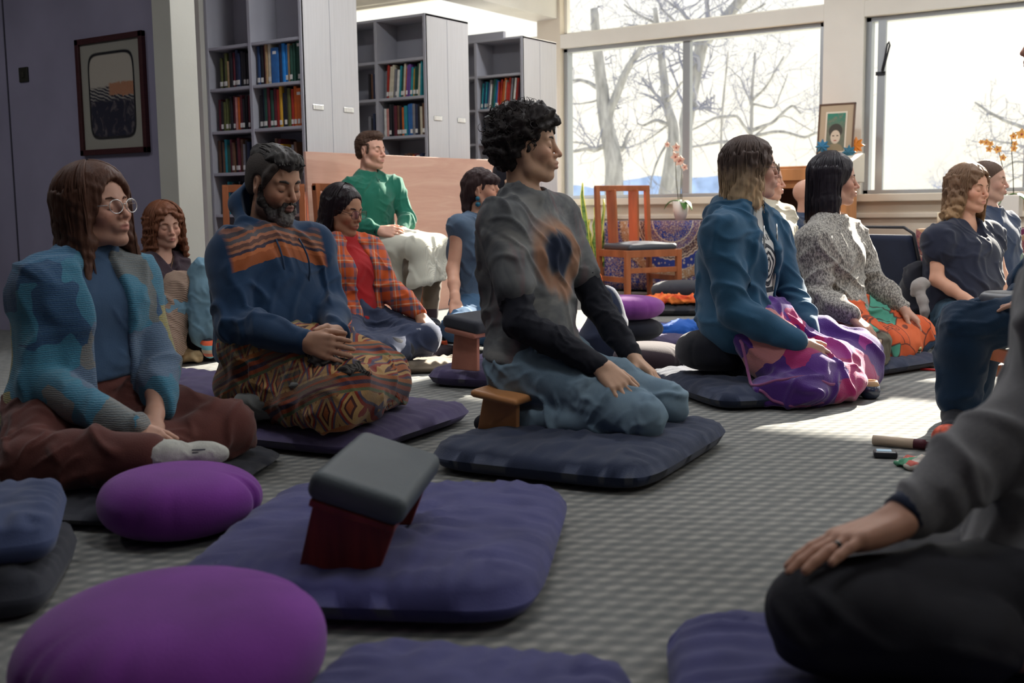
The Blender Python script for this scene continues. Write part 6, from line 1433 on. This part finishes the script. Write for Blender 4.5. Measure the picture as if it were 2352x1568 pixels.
# ---- person in green on the chair
def person_green():
    p = Person(850, 560, 7.6, 34, 'person in a green henley sitting on a chair under a cream lap blanket', sz=1.0, b=1.0)
    p.set(head=(852, 346, 0), neck=(845, 404, .02), chest=(846, 460, 0), shR=(806, 432, -.12), shL=(902, 428, .12), elR=(800, 508, -.14), wrR=(872, 530, -.28), fiR=(912, 534, -.30), elL=(936, 502, .04), wrL=(924, 527, -.14), fiL=(890, 536, -.26),
          knR=(950, 572, -.33), knL=(994, 566, -.12), anR=(946, 725, -.30), anL=(990, 712, -.10))
    p.headframe(32, 2); p.defaults(); J = p.J
    p.body(sk('skin_ruddy', (.60, .33, .24), (.50, .20, .17)), .004, hands={'R': dict(curl=.4, palm=(0, .8, -.5)), 'L': dict(curl=.4, palm=(0, -.8, -.5))}, jaw=1.1)
    gr = cloth_mat('forest_green_jersey', (.012, .115, .075)); p.top('henley', gr, .016, .97, -.02, neck=.056, fold=.013, wl=.09, seed=9, cuff=.010, fd=(.4, 1, .3))
    n = J['neck']; fr = unit(np.cross(unit(J['shL']-J['shR']), n-J['pel'])); b = MB(); b.tube([n+fr*.085-V(0, 0, .02), n+fr*.118-V(0, 0, .075), n+fr*.128-V(0, 0, .15)], [.012, .014, .013], 6); pk_ = b.build('placket', cloth_mat('dark_green_placket', (.008, .085, .055)), p.root, smooth=True)
    for k in range(3):
        q = n+fr*(.113+.010*k)-V(0, 0, .045+.045*k); MB().lathe([(.001, -.006), (.005, 0), (.001, .006)], q+fr*.012, 8).build('button', mat('dark_button', (.02, .06, .045), .4), pk_, smooth=True)
    wd = unit(J['elR']-J['wrR']); q = J['wrR']+wd*.02; MB().tube([q-wd*.012, q+wd*.012], .034, 14).build('watch', M_black, p.root, smooth=True)
    t = NT('cream_wool', .97, .1, .3); o = t.obj(); x = t.sep(o)[0]; w = t.wave(o, 60, 'X', 2); fx = t.m('FRACT', t.m('MULTIPLY', x, 18.0)); near = t.step(x, .155, .15)
    crm = t.fin(t.mix(t.m('MULTIPLY', near, t.step(fx, .5, .55)), t.mix(w, (.47, .46, .38), (.58, .57, .48)), (.62, .60, .52)), w, .4, .003)
    def lb(F):
        F.cone(J['hipR']+V(.10, 0, .015), J['knR']+V(.02, 0, .0), .105, .085, .06); F.cone(J['hipL']+V(.10, .0, .015), J['knL']+V(.04, .0, .0), .105, .085, .06); F.cone(J['pel']+V(.15, 0, .02), (J['knR']+J['knL'])/2+V(.03, 0, .01), .10, .085, .06)
        for q in 'RL':
            F.cone(J['kn'+q]+V(.035, 0, -.0), J['kn'+q]+V(.065, 0, -.24), .075, .085, .05); F.cone(J['kn'+q]+V(-.15, 0, -.02), J['kn'+q]+V(-.14, 0, -.24), .085, .095, .06)
        F.cone((J['knR']+J['knL'])/2+V(.04, 0, -.03), (J['knR']+J['knL'])/2+V(.06, 0, -.25), .075, .085, .05); F.cone(J['hipR']+V(.12, -.05, -.05), J['hipR']+V(.13, -.06, -.28), .09, .10, .06); F.cut(V(0, 0, .24), V(.15, .1, -1))
    p.solid('lap_blanket', lb, .008, crm, .018, .15, 4, fd=(.5, 1, 0), label='cream wool blanket over the lap')
    p.trousers('trousers', cloth_mat('khaki_twill', (.14, .11, .08)), .012, .95, fold=.006); 
    for q in 'RL': p.solid('shoe', lambda F, q=q: p.foot(F, q, .010), .007, M_brownc)
    hm = mat('short_brown_hair', (.055, .026, .015), .6, .6, 220, .25, 60)
    def cap(F):
        F.ell(p.hp(-.022, 0, .042), V(.101, .081, .090)*p.sz, p.H, .02); F.ell(p.hp(-.045, 0, -.01), V(.066, .074, .07)*p.sz, p.H, .02); F.ell(p.hp(.112, 0, -.045), V(.062, .068, .108)*p.sz, p.H, .006, True); F.ell(p.hp(0, 0, -.10), V(.12, .1, .062)*p.sz, p.H, .006, True)
        for e in (-1, 1): F.ell(p.hp(.0, .08*e, -.01), V(.026, .02, .04), p.H, .004, True)
    cap0 = cap
    def cap2(F):
        cap0(F); F.ell(p.hp(.038, 0, .098), V(.052, .058, .034), p.H, .02)
        for e in (-1, 1): F.cone(p.hp(.034, .070*e, .03), p.hp(.026, .074*e, -.022), .008, .006, .01)
    p.solid('hair', cap2, .0045, hm, rel=1, post=lambda v, q: v+vnormals(v, q)*(wob(v, 4, .02, 2)*.003)[:, None]); p.face(hm, thick=.8)

# ---- person in the sleeveless blue top
def person_sleeveless():
    p = Person(1096, 700, 6.4, 32, 'person with dark fringe and teal earring in a sleeveless blue top, hand on knee', sz=.97, b=.97)
    p.set(head=(1108, 437, 0), neck=(1094, 500, .02), chest=(1094, 568, 0), shR=(1056, 520, -.13), shL=(1140, 516, .13), elR=(1040, 618, -.17), wrR=(1046, 694, -.32), fiR=(1052, 742, -.40), elL=(1168, 612, .08), wrL=(1170, 692, -.1), fiL=(1180, 735, -.15),
          knR=(1048, 752, -.42), anR=(1125, 768, -.26), knL=(1205, 745, -.15), anL=(1110, 772, -.1))
    p.headframe(20, -6); p.defaults(); J = p.J
    p.body(sk('skin_warm', (.58, .31, .21), (.50, .20, .16)), .004, hands={'R': dict(curl=.3, palm=(-.4, .2, -.8), spread=.14)})
    bt = cloth_mat('steel_blue_linen', (.075, .115, .175)); p.top('sleeveless_top', bt, .014, .02, -.01, neck=.06, bust=.7, fold=.014, wl=.09, seed=3, fd=(.4, 1, .3), at=.012, cuff=.014)
    dn = denim_mat('mid_denim', (.03, .075, .15), (.07, .14, .24)); p.trousers('jeans', dn, .018, .95, .016, .12, fold=.014, wl=.08, seed=5, extra=lambda F: F.ell((J['pel']+J['knR']+J['knL'])/3-V(0, 0, .03), V(.15, .16, .08), k=.05))
    hm = hair_mat('dark_brown_hair', (.035, .018, .018))
    def h(F):
        F.ell(p.hp(-.02, 0, .04), V(.104, .084, .092), p.H, .02); F.ell(p.hp(-.05, 0, -.01), V(.066, .076, .07), p.H, .02); F.ell(p.hp(.105, 0, -.055), V(.075, .085, .112), p.H, .008, True); F.ell(p.hp(.065, 0, .05), V(.044, .066, .038), p.H, .012)
        for e in (-1, 1): F.ell(p.hp(.01, .085*e, -.02), V(.03, .02, .042), p.H, .004, True)
        F.chain([p.hp(-.09, -.03, -.02), p.hp(-.085, -.045, -.10), p.hp(-.09, -.055, -.17), p.hp(-.10, -.06, -.22)], [.035, .028, .02, .006], .02)
    hr = p.solid('hair', h, .005, hm, post=lambda v, q: v+vnormals(v, q)*(wob(v, 5, (.03, .03, .12), 2)*.005)[:, None]); p.face(hm)
    q = p.hp(-.004, -.078, -.045); b = MB(); b.lathe([(.001, -.016), (.012, -.008), (.012, .004), (.001, .012)], q, 10); b.lathe([(.001, -.02), (.015, -.010), (.013, .004), (.001, .010)], q-V(0, 0, .03), 10); b.build('earring', mat('teal_beads', (.02, .14, .22), .4), p.root, smooth=True)
    wq = J['wrR']*.35+J['fiR']*.65; MB().tube([wq+V(0, .014, .004), wq+V(0, .026, .004)], .0105, 10).build('ring', M_wire, p.root, smooth=True)

# ---- person in the blue zip hoodie under the purple blanket
def person_zip():
    p = Person(1690, 728, 4.85, 20, 'person with blond-tipped hair and round glasses in a blue zip hoodie under a purple blanket', sz=1.0, b=1.08)
    p.set(head=(1728, 388, 0), neck=(1708, 482, .0), chest=(1698, 590, 0), shR=(1656, 540, -.17), shL=(1762, 524, .17), elR=(1684, 714, -.25), wrR=(1836, 792, -.34), fiR=(1884, 818, -.34), elL=(1822, 682, .10), wrL=(1862, 778, -.10), fiL=(1866, 832, -.20),
          knR=(1826, 846, -.30), knL=(1928, 814, .06), anR=(1712, 850, -.08), anL=(1720, 826, .2))
    p.headframe(3, 0); p.defaults(); J = p.J
    p.body(sk('skin_fair2', (.50, .30, .23), (.42, .16, .14)), .0038, hands={'R': dict(curl=.4, palm=(0, .8, -.5)), 'L': dict(curl=.4, palm=(-.3, -.8, -.3))}, bust=.6)
    t = NT('printed_white_tee', .93); o = t.obj(); x, y, z = t.sep(o)[0:3]; c0 = J['chest']
    dy = t.m('DIVIDE', t.m('SUBTRACT', y, -.02), .062); dz = t.m('DIVIDE', t.m('SUBTRACT', z, float(c0[2])-.03), .085); rr = t.m('SQRT', t.m('ADD', t.m('MULTIPLY', dy, dy), t.m('MULTIPLY', dz, dz)))
    wv = t.m('SINE', t.m('ADD', t.m('MULTIPLY', rr, 19.0), t.m('MULTIPLY', t.noise(o, 22, 2), 5.0))); em = t.m('MULTIPLY', t.step(rr, 1.0, .97), t.step(wv, -.1, .1)); rim_ = t.m('MULTIPLY', t.step(rr, 1.08, 1.06), t.step(rr, .97, .99)); bar = t.m('MULTIPLY', t.step(t.m('ABSOLUTE', t.m('SUBTRACT', z, float(c0[2])-.135)), .012, .010), t.step(t.m('ABSOLUTE', t.m('ADD', y, .02)), .06, .055))
    tx = t.m('MULTIPLY', t.step(t.m('ABSOLUTE', t.m('SUBTRACT', z, float(c0[2])+.085)), .014, .012), t.step(t.wave(t.map(o, scale=(0, 1, 0)), 20, 'Y', 0), .45, .55)); tx = t.m('MULTIPLY', tx, t.step(t.m('ABSOLUTE', t.m('ADD', y, .02)), .065, .06))
    ink = t.m('MAXIMUM', t.m('MAXIMUM', em, rim_), t.m('MAXIMUM', bar, t.m('MULTIPLY', tx, .9))); tee = t.fin(t.mix(t.m('MULTIPLY', ink, t.step(x, -.02, .02)), (.50, .51, .50), (.02, .025, .035)), t.noise(o, 400, 2), .2, .002)
    p.top('t_shirt', tee, .008, 0, -.06, neck=.050, bust=.9, fold=.010, wl=.10, seed=4, fd=(.3, 1, .2))
    blu = cloth_mat('teal_blue_fleece', (.022, .075, .14)); n = J['neck']
    def hd(F):
        F.cone(J['neck']+V(-.10, -.07, -.015), J['neck']+V(-.10, .07, -.015), .050, k=.05); F.cone(J['neck']+V(-.11, 0, -.06), J['neck']+V(-.08, 0, 0), .06, .05, .05)
        for e in (-1, 1): F.chain([J['neck']+V(-.08, .07*e, -.01), J['neck']+V(.01, .098*e, -.005), J['neck']+V(.095, .06*e, -.075)], [.042, .032, .018], .03)
    p.top('zip_hoodie', blu, .030, .97, -.13, neck=.072, bust=.8, fold=.024, wl=.14, seed=6, fd=(.6, .7, .4), opened=.055, extra=hd, cuff=.020, slope=-.2)
    ax = unit(J['neck']-J['pel']); lt = unit(J['shL']-J['shR']); fr = unit(np.cross(lt, ax))
    for e in (-1, 1):
        pts = [J['pel']+(J['neck']-J['pel'])*u+lt*(.062*e)+fr*(.118+.022*sin(pi*u)) for u in np.linspace(-.05, .86, 9)]; MB().tube(pts, .004, 5).build('zipper', M_wire, p.root, smooth=True)
    p.trousers('trousers', M_black, .012, 1.0, .014, .08, fold=.008)
    for q in 'RL': p.solid('sock', lambda F, q=q: p.foot(F, q, .006), .006, M_charc)
    # blanket with piped edge
    t = NT('purple_fleece_print', .97, .1, .4); o = t.map(t.obj(), rot=(.3, -.4, .2)); v = t.vor(t.mix(.12, o, t.noise(o, 6, 2, out='Color')), 6.5, 'MANHATTAN', 'Color', 1.0); s_ = t.sep(v)[1]
    c = t.ramp(s_, [(0, (.055, .015, .16)), (.46, (.34, .015, .10)), (.56, (.08, .02, .20)), (.68, (.50, .20, .17)), (.78, (.055, .015, .16)), (.90, (.55, .17, .02)), (.95, (.30, .03, .22))], 'CONSTANT'); st_ = t.noise(t.map(o, scale=(3, 3, 60)), 3, 2)
    pur = t.fin(t.mix(t.m('MULTIPLY', st_, .3), c, (.10, .03, .2)), t.noise(o, 240, 2), .5, .004); pipe = cloth_mat('mauve_piping', (.22, .07, .17))
    def lb(F):
        F.cone(J['hipR']+V(.06, -.02, -.01), J['knR']+V(.03, -.02, .0), .11, .08, .06); F.cone(J['hipL']+V(.08, .02, .0), J['knL']+V(.05, .02, .01), .11, .09, .06); F.cone(J['knR']+V(.05, 0, -.02), J['knL']+V(.08, .02, -.02), .10, .105, .08); F.cone(J['pel']+V(.15, 0, -.02), (J['knR']+J['knL'])/2, .10, .09, .08)
        F.cone(J['hipR']+V(.02, -.05, -.08), J['knR']+V(.08, -.04, -.07), .085, .075, .05); F.cone(J['hipR']+V(.10, -.06, -.12), J['knR']+V(.05, -.05, -.09), .07, .07, .05); F.cone(J['knL']+V(.10, 0, -.06), J['knR']+V(.12, .0, -.07), .075, .07, .06); F.ell(p.at(1812, 898, -.42), V(.15, .10, .06), k=.05); F.ell(p.at(1915, 880, -.25), V(.12, .12, .06), k=.05); F.ell(p.at(1960, 868, -.05), V(.10, .12, .05), k=.05); F.cut(V(0, 0, .012), V(0, 0, -1)); F.cut(J['pel']+V(-.02, 0, 0), V(-1, -.1, -.35))
    bo = p.solid('lap_blanket', lb, .007, pur, .026, .12, 12, fd=(.4, 1, .4), label='purple fleece blanket with pink and orange print over the lap')
    a1 = [p.at(1636, 792, -.33), p.at(1690, 846, -.41), p.at(1740, 868, -.455), p.at(1800, 872, -.47), p.at(1850, 884, -.455), p.at(1890, 888, -.40), p.at(1940, 878, -.27), p.at(2000, 872, -.08)]
    a2 = [p.at(1745, 892, -.46), p.at(1775, 920, -.47), p.at(1810, 930, -.47), p.at(1845, 925, -.46), p.at(1875, 908, -.43), p.at(1930, 900, -.30), p.at(1990, 882, -.10)]
    bv = np.empty(len(bo.data.vertices)*3, np.float32); bo.data.vertices.foreach_get('co', bv); bv = bv.reshape(-1, 3).astype(float)
    for pts in (a1, a2):
        fine = [pts[i]*(1-u)+pts[i+1]*u for i in range(len(pts)-1) for u in np.linspace(0, 1, 6)[:-1]]+[pts[-1]]
        sn = [bv[np.argmin(((bv-q)**2).sum(1))] for q in fine]
        for _ in range(2): sn = [sn[0]]+[(sn[i-1]+2*sn[i]+sn[i+1])/4 for i in range(1, len(sn)-1)]+[sn[-1]]
        MB().tube(sn, .0065, 7).build('piping', pipe, bo, smooth=True)
    hm = hair_mat('blond_tipped_hair', (.075, .05, .042), (.50, .35, .21), float(J['head'][2])+.02, float(J['head'][2])-.09); p.long_hair(hm, -.165, 11, .014, .007, 300, .006, 66, curl=.003, flare=.02, zj=.03); p.face(hm); p.glasses(M_dkwire, M_lens, .023, .022)

# ---- person in the grey pullover
def person_grey():
    p = Person(1912, 706, 5.6, 22, 'person with long black hair in a flecked grey pullover and orange face-print trousers', sz=1.0, b=1.03)
    p.set(head=(1918, 413, 0), neck=(1903, 508, 0), chest=(1900, 595, 0), shR=(1868, 556, -.15), shL=(1945, 540, .16), elR=(1880, 684, -.22), wrR=(1958, 728, -.38), fiR=(2002, 766, -.44), elL=(2008, 656, .10), wrL=(2075, 708, -.02), fiL=(2120, 752, -.06),
          knR=(1996, 790, -.32), knL=(2100, 768, .02), anR=(1950, 838, -.40), toR=(2010, 858, -.36), anL=(1985, 822, -.14))
    p.headframe(8, 3); p.defaults(); J = p.J
    p.body(sk('skin_olive2', (.46, .26, .19), (.40, .15, .13)), .0038, hands={'R': dict(curl=.35, palm=(-.3, .1, -1)), 'L': dict(curl=.32, palm=(-.4, 0, -1))})
    t = NT('grey_fleck_knit', .97, .1, .2); o = t.obj(); n = t.noise(t.map(o, scale=(1, 1, .45)), 150, 2, .7); kn_ = t.fin(t.ramp(n, [(.40, (.10, .095, .09)), (.50, (.24, .225, .205)), (.60, (.40, .38, .34))]), n, .5, .003)
    p.top('pullover', kn_, .034, .97, -.04, neck=.066, bust=.7, fold=.024, wl=.13, seed=5, fd=(.6, .7, .4), cuff=.016, at=.032, slope=-.12)
    t = NT('face_print_cotton', .93); o = t.obj(); ow = t.mix(.08, o, t.noise(o, 5, 2, out='Color')); v = t.vor(ow, 7.0, out='Color', rnd=1.0); s_ = t.sep(v)[0]
    c = t.ramp(s_, [(0, (.55, .10, .035)), (.34, (.04, .075, .14)), (.47, (.60, .13, .05)), (.66, (.52, .40, .28)), (.76, (.08, .30, .22)), (.84, (.14, .13, .10)), (.93, (.55, .10, .035))], 'CONSTANT')
    d1 = t.vor(ow, 7.0, out='Distance', rnd=1.0, feature='DISTANCE_TO_EDGE'); d2 = t.vor(ow, 7.0, out='Distance', rnd=1.0); ring = t.m('MAXIMUM', t.step(t.m('ABSOLUTE', t.m('SUBTRACT', d2, .20)), .03, .015), t.m('MAXIMUM', t.step(t.m('ABSOLUTE', t.m('SUBTRACT', d2, .10)), .025, .012), t.step(d1, .03, .015)))
    pat = t.fin(t.mix(t.m('MULTIPLY', ring, .8), c, (.06, .03, .03)), t.noise(o, 300, 2), .2, .002)
    def ex(F): F.ell((J['pel']+J['knR']+J['knL'])/3-V(0, 0, .05), V(.17, .18, .08), k=.05); F.cone(J['knR'], J['anR']+V(.06, -.02, 0), .09, .07, .05); F.cone(J['knL'], J['anL']+V(.10, 0, 0), .085, .08, .05)
    p.trousers('trousers', pat, .030, .98, .034, .10, fold=.018, wl=.09, seed=7, extra=ex, floor=.03)
    hm = hair_mat('long_black_hair', (.018, .015, .020), tip=(.10, .05, .03), z0=float(J['head'][2])-.15, z1=float(J['head'][2])-.26, rough=.35); p.long_hair(hm, -.245, 13, .012, .002, 300, .0065, 70, flare=.012); p.face(hm)

# ---- person in the navy blouse and the one behind
def person_blouse():
    p = Person(2212, 702, 6.2, 46, 'person with damp curly light brown hair in a navy V-neck blouse, bare arm on lap', sz=1.0, b=1.22)
    p.set(head=(2228, 434, 0), neck=(2210, 512, .02), chest=(2208, 590, 0), shR=(2156, 546, -.13), shL=(2272, 536, .13), elR=(2152, 642, -.17), wrR=(2226, 692, -.30), fiR=(2272, 706, -.34), elL=(2298, 632, .06), wrL=(2296, 690, -.10), fiL=(2270, 708, -.2),
          knR=(2188, 770, -.42), anR=(2290, 775, -.30), knL=(2330, 748, -.05), anL=(2230, 775, -.15))
    p.headframe(60, 4, -3); p.defaults(); J = p.J
    p.body(sk('skin_warm', (.58, .31, .21), (.50, .20, .16)), .004, hands={'R': dict(curl=.3)}, fat=1.12)
    p.top('blouse', mat('navy_crepe', (.012, .016, .035), .85, .2, 250, .15, 6, sheen=.1), .020, .17, -.04, neck=.074, vee=.13, bust=1.15, fold=.014, wl=.11, seed=6, at=.020, cuff=.024, belly=.03, fd=(.4, 1, .5))
    dn = denim_mat('dark_teal_denim', (.02, .045, .075), (.05, .09, .13)); p.trousers('trousers', dn, .018, .95, fold=.012, extra=lambda F: F.ell((J['pel']+J['knR']+J['knL'])/3-V(0, 0, .03), V(.16, .17, .09), k=.05))
    hm = hair_mat('damp_curly_hair', (.17, .10, .06), tip=(.36, .22, .11), z0=float(J['head'][2])-.02, z1=float(J['head'][2])-.16); p.long_hair(hm, -.17, 15, .016, .009, 300, .005, 58, curl=.006, flare=.03, zj=.04); p.face(hm)
def person_behind_blouse():
    p = Person(2280, 655, 7.1, 40, 'person with cropped hair in a dark blue shirt half hidden behind the navy blouse', sz=1.0)
    p.set(head=(2272, 415, 0), neck=(2270, 482, .02), chest=(2276, 550, 0), shR=(2238, 515, -.12), shL=(2312, 512, .12), elR=(2240, 600, -.15), wrR=(2280, 650, -.25), elL=(2328, 590, .05), wrL=(2308, 640, -.12), fiL=(2290, 655, -.2), knR=(2280, 720, -.4), anR=(2340, 725, -.3), knL=(2400, 705, -.05), anL=(2320, 725, -.2))
    p.headframe(30, 4); p.defaults(); J = p.J
    p.body(sk('skin_fair2', (.50, .30, .23), (.42, .16, .14)), .005)
    p.top('shirt', cloth_mat('dusk_navy_cotton', (.03, .045, .085)), .016, .5, -.04, fold=.012, seed=3); 
    for q in 'RL':
        def sl(F, q=q): p.arm(F, q, .012, .97, .010); F.cut(J['sh'+q]+(J['el'+q]-J['sh'+q])*.7, J['sh'+q]-J['el'+q])
        p.solid('sleeve', sl, .007, cloth_mat('sage_cotton', (.16, .22, .19)), .008, .06, 2)
    p.trousers('trousers', M_black, .014, .95, fold=.008); hm = hair_mat('cropped_brown_hair', (.09, .055, .04))
    def cap(F): F.ell(p.hp(-.02, 0, .042), V(.103, .083, .09), p.H, .02); F.ell(p.hp(-.045, 0, -.02), V(.066, .076, .08), p.H, .02); F.ell(p.hp(.108, 0, -.04), V(.07, .085, .112), p.H, .006, True)
    p.solid('hair', cap, .006, hm); p.face(hm)
# ---- three sitters far behind
def simple_sitter(px, py, d, psi, J, yaw, label, shirt, sleeves, skn, hair, trous, sz=1.0, hz=None):
    p = Person(px, py, d, psi, label, sz=sz); p.set(**J); p.headframe(yaw, 3); p.defaults(); p.body(skn, .005)
    p.top('shirt', shirt, .016, sleeves, -.04, neck=.056, fold=.012, wl=.09, seed=4); p.trousers('trousers', trous, .014, .95, fold=.008)
    if hair is not None:
        def cap(F): F.ell(p.hp(-.02, 0, .042), V(.105, .085, .092), p.H, .02); F.ell(p.hp(-.05, 0, -.02), V(.07, .08, .09), p.H, .02); F.ell(p.hp(.108, 0, -.045), V(.072, .085, .115), p.H, .006, True)
        p.solid('hair', cap, .006, hair)
    p.face(hair or M_brownc); return p
def sitters_behind():
    t = NT('cream_tee', .93); o = t.obj(); t.fin((.50, .46, .37), t.noise(o, 300, 2), .2, .002)
    p = simple_sitter(1772, 655, 7.3, 28, dict(head=(1762, 415, 0), neck=(1758, 468, .02), chest=(1766, 540, 0), shR=(1728, 498, -.13), shL=(1800, 494, .13), elR=(1738, 590, -.16), wrR=(1800, 640, -.3), elL=(1820, 585, .06), wrL=(1826, 660, -.1), fiL=(1840, 690, -.15), knR=(1840, 715, -.35), anR=(1740, 730, -.2), knL=(1890, 700, .05), anL=(1790, 715, .1)), 22,
        'person in a cream T-shirt half hidden behind the blond-tipped hair', MATS['cream_tee'], .46, sk('skin_ruddy', (.60, .33, .24), (.50, .20, .17)), hair_mat('light_brown_hair', (.20, .12, .06)), M_charc)
    J = p.J; q = p.at(1795, 505, -.02); b = MB(); b.tube([q+V(.012, 0, .004), q+V(.016, 0, -.004), q+V(.02, .0, .008)], .002, 4); b.build('chest_mark', M_black, p.root)
    simple_sitter(1845, 628, 8.0, 24, dict(head=(1858, 452, 0), neck=(1848, 500, .02), chest=(1846, 560, 0), shR=(1815, 525, -.13), shL=(1880, 520, .13), elR=(1815, 605, -.16), wrR=(1870, 640, -.3), elL=(1905, 600, .06), wrL=(1910, 650, -.1), knR=(1915, 685, -.35), anR=(1820, 700, -.2), knL=(1950, 675, .05), anL=(1870, 690, .1)), 18,
        'bald person in a dark blue T-shirt before the oak cabinet', cloth_mat('deep_navy_tee', (.02, .035, .07)), .46, sk('skin_fair', (.52, .29, .21), (.42, .14, .12)), None, M_charc)
    simple_sitter(1185, 660, 7.6, 30, dict(head=(1172, 410, 0), neck=(1168, 462, .02), chest=(1176, 530, 0), shR=(1150, 492, -.13), shL=(1215, 490, .13), elR=(1155, 580, -.1), wrR=(1210, 630, -.3), elL=(1240, 580, .06), wrL=(1250, 640, -.1), knR=(1250, 700, -.35), anR=(1150, 715, -.2), knL=(1300, 690, .05), anL=(1200, 705, .1)), 18,
        'person with dark hair almost wholly hidden behind the curly dark head', cloth_mat('ink_tee', (.02, .025, .05)), .46, sk('skin_olive', (.50, .30, .20), (.42, .19, .15)), hair_mat('ink_hair', (.014, .013, .02)), M_charc, .97)
# ---- person on a chair at the right edge, and the near one in the grey sweatshirt
def person_edge():
    p = Person(2470, 700, 3.95, 172, 'person in dark blue trousers and dark sock sitting on a chair at the right edge', sz=1.0)
    p.set(head=(2420, 98, 0), neck=(2462, 215, .0), chest=(2468, 400, 0), shL=(2462, 330, -.18), shR=(2462, 320, .2), elL=(2450, 560, -.24), wrL=(2400, 690, -.2), fiL=(2330, 700, -.16), elR=(2450, 540, .22), wrR=(2330, 650, .2), knL=(2216, 752, -.10), knR=(2250, 735, .22), anL=(2196, 952, -.08), toL=(2180, 1010, -.28), anR=(2230, 940, .25), toR=(2200, 985, .10))
    p.headframe(176, 3); p.defaults(); J = p.J
    p.body(sk('skin_fair', (.52, .29, .21), (.42, .14, .12)), .0045)
    bl = cloth_mat('dark_blue_twill', (.010, .028, .060)); p.top('jacket', bl, .024, .97, -.04, fold=.014, seed=2); p.trousers('trousers', bl, .022, .80, .034, .1, fold=.016, wl=.10, seed=4, fd=(0, 1, .3))
    def sc(F, q='L'): p.foot(F, q, .006); F.cone(J['an'+q], J['an'+q]*.6+J['kn'+q]*.4, .045, .05, .02)
    for q in 'LR': p.solid('sock', lambda F, q=q: sc(F, q), .006, M_black, label='dark sock')
    hm = hair_mat('inky_hair', (.012, .014, .03)); p.long_hair(hm, -.12, 4, .012, 0, 120); p.face(hm)
    c = p.wld(J['pel']); wood_chair((c[0], c[1], 0), p.th, 'cherry chair at the right edge under the person in dark blue trousers')
def person_near():
    p = Person(2440, 1335, 1.86, 168, 'nearest person in a grey sweatshirt at the right edge, ringed hand on dark knee', sz=1.02, b=1.05)
    p.set(head=(2620, 120, .0), neck=(2640, 330, .05), chest=(2580, 700, .04), shL=(2520, 520, -.10), shR=(2660, 470, .28), elL=(2400, 930, -.02), wrL=(2068, 1196, -.12), fiL=(1790, 1308, -.20), elR=(2600, 900, .42), wrR=(2420, 1150, .42), fiR=(2320, 1230, .42),
          hipL=(2450, 1370, -.08), hipR=(2450, 1330, .12), knL=(1885, 1405, -.16), anL=(2260, 1480, -.22), knR=(2110, 1270, .46), anR=(2300, 1440, .15))
    p.headframe(170, 4); p.defaults(); J = p.J
    p.body(sk('skin_tan2', (.44, .225, .15), (.36, .14, .12)), .0036, hands={'L': dict(curl=.14, palm=(.25, .25, -1), spread=.10, big=1.13), 'R': dict(curl=.3)})
    t = NT('grey_sweatshirt', .95, .12, .2); o = t.obj(); n = t.noise(o, 220, 3); gs = t.fin(t.mix(n, (.115, .115, .125), (.185, .18, .185)), n, .3, .002)
    p.top('sweatshirt', gs, .030, .96, -.06, fold=.026, wl=.13, seed=3, cuff=.016, at=.020, fd=J['wrL']-J['elL'])
    wd = unit(J['elL']-J['wrL']); q = J['wrL']+wd*.012
    MB().tube([q-wd*.006, q+wd*.018], .038, 16).build('wrist_band', M_navyc, p.root, smooth=True)
    p.trousers('trousers', mat('black_track_fabric', (.016, .016, .022), .8, .2, 200, .2, 8), .022, .95, .02, .1, fold=.016, wl=.12, seed=5, extra=lambda F: F.ell((J['pel']+J['knR']+J['knL'])/3-V(0, 0, .03), V(.2, .2, .10), k=.06), floor=.10)
    D = unit(J['fiL']-J['wrL']); N = unit(V(.25, .25, -1)-D*(D@unit(V(.25, .25, -1)))); 
    N = V(.25, .25, -1.0); N = unit(N-D*(N@D)); S = -np.cross(D, N); off = -.5; kn = J['wrL']+S*off*.0205*p.sz*1.13+D*.0905*p.sz*1.13+unit(D+S*off*.10)*.026
    MB().tube([kn-D*.003, kn+D*.004], .0128, 14).build('ring', mat('black_ring', (.02, .02, .02), .25, metal=.6), p.root, smooth=True)
    hm = hair_mat('short_dark_hair', (.03, .022, .02))
    def cap(F): F.ell(p.hp(-.02, 0, .042), V(.104, .084, .092)*p.sz, p.H, .02); F.ell(p.hp(-.048, 0, -.02), V(.068, .078, .082)*p.sz, p.H, .02); F.ell(p.hp(.108, 0, -.045), V(.066, .072, .112)*p.sz, p.H, .006, True)
    p.solid('hair', cap, .006, hm, post=lambda v, q: v+vnormals(v, q)*(wob(v, 4, .03, 2)*.004)[:, None]); p.face(hm)
    c = p.wld(J['pel']); zafu((c[0], c[1], .085), .2, .12, M_black, 'black round cushion under the nearest person in the grey sweatshirt', 31)
    m_ = (p.wld(J['pel'])*.6+p.wld(J['knL'])*.4); g = P(2080, 1540, 1.75); zabuton((g[0]+.10, g[1]+.02, 0), radians(28), .92, .62, .09, M_indigo, 'indigo floor mat under the nearest person in the grey sweatshirt', 33)
person_cardigan(); person_pillar(); person_hoodie(); person_plaid(); person_green(); person_sleeveless(); person_center(); person_zip(); person_grey(); person_blouse(); person_behind_blouse(); sitters_behind(); person_edge(); person_near()
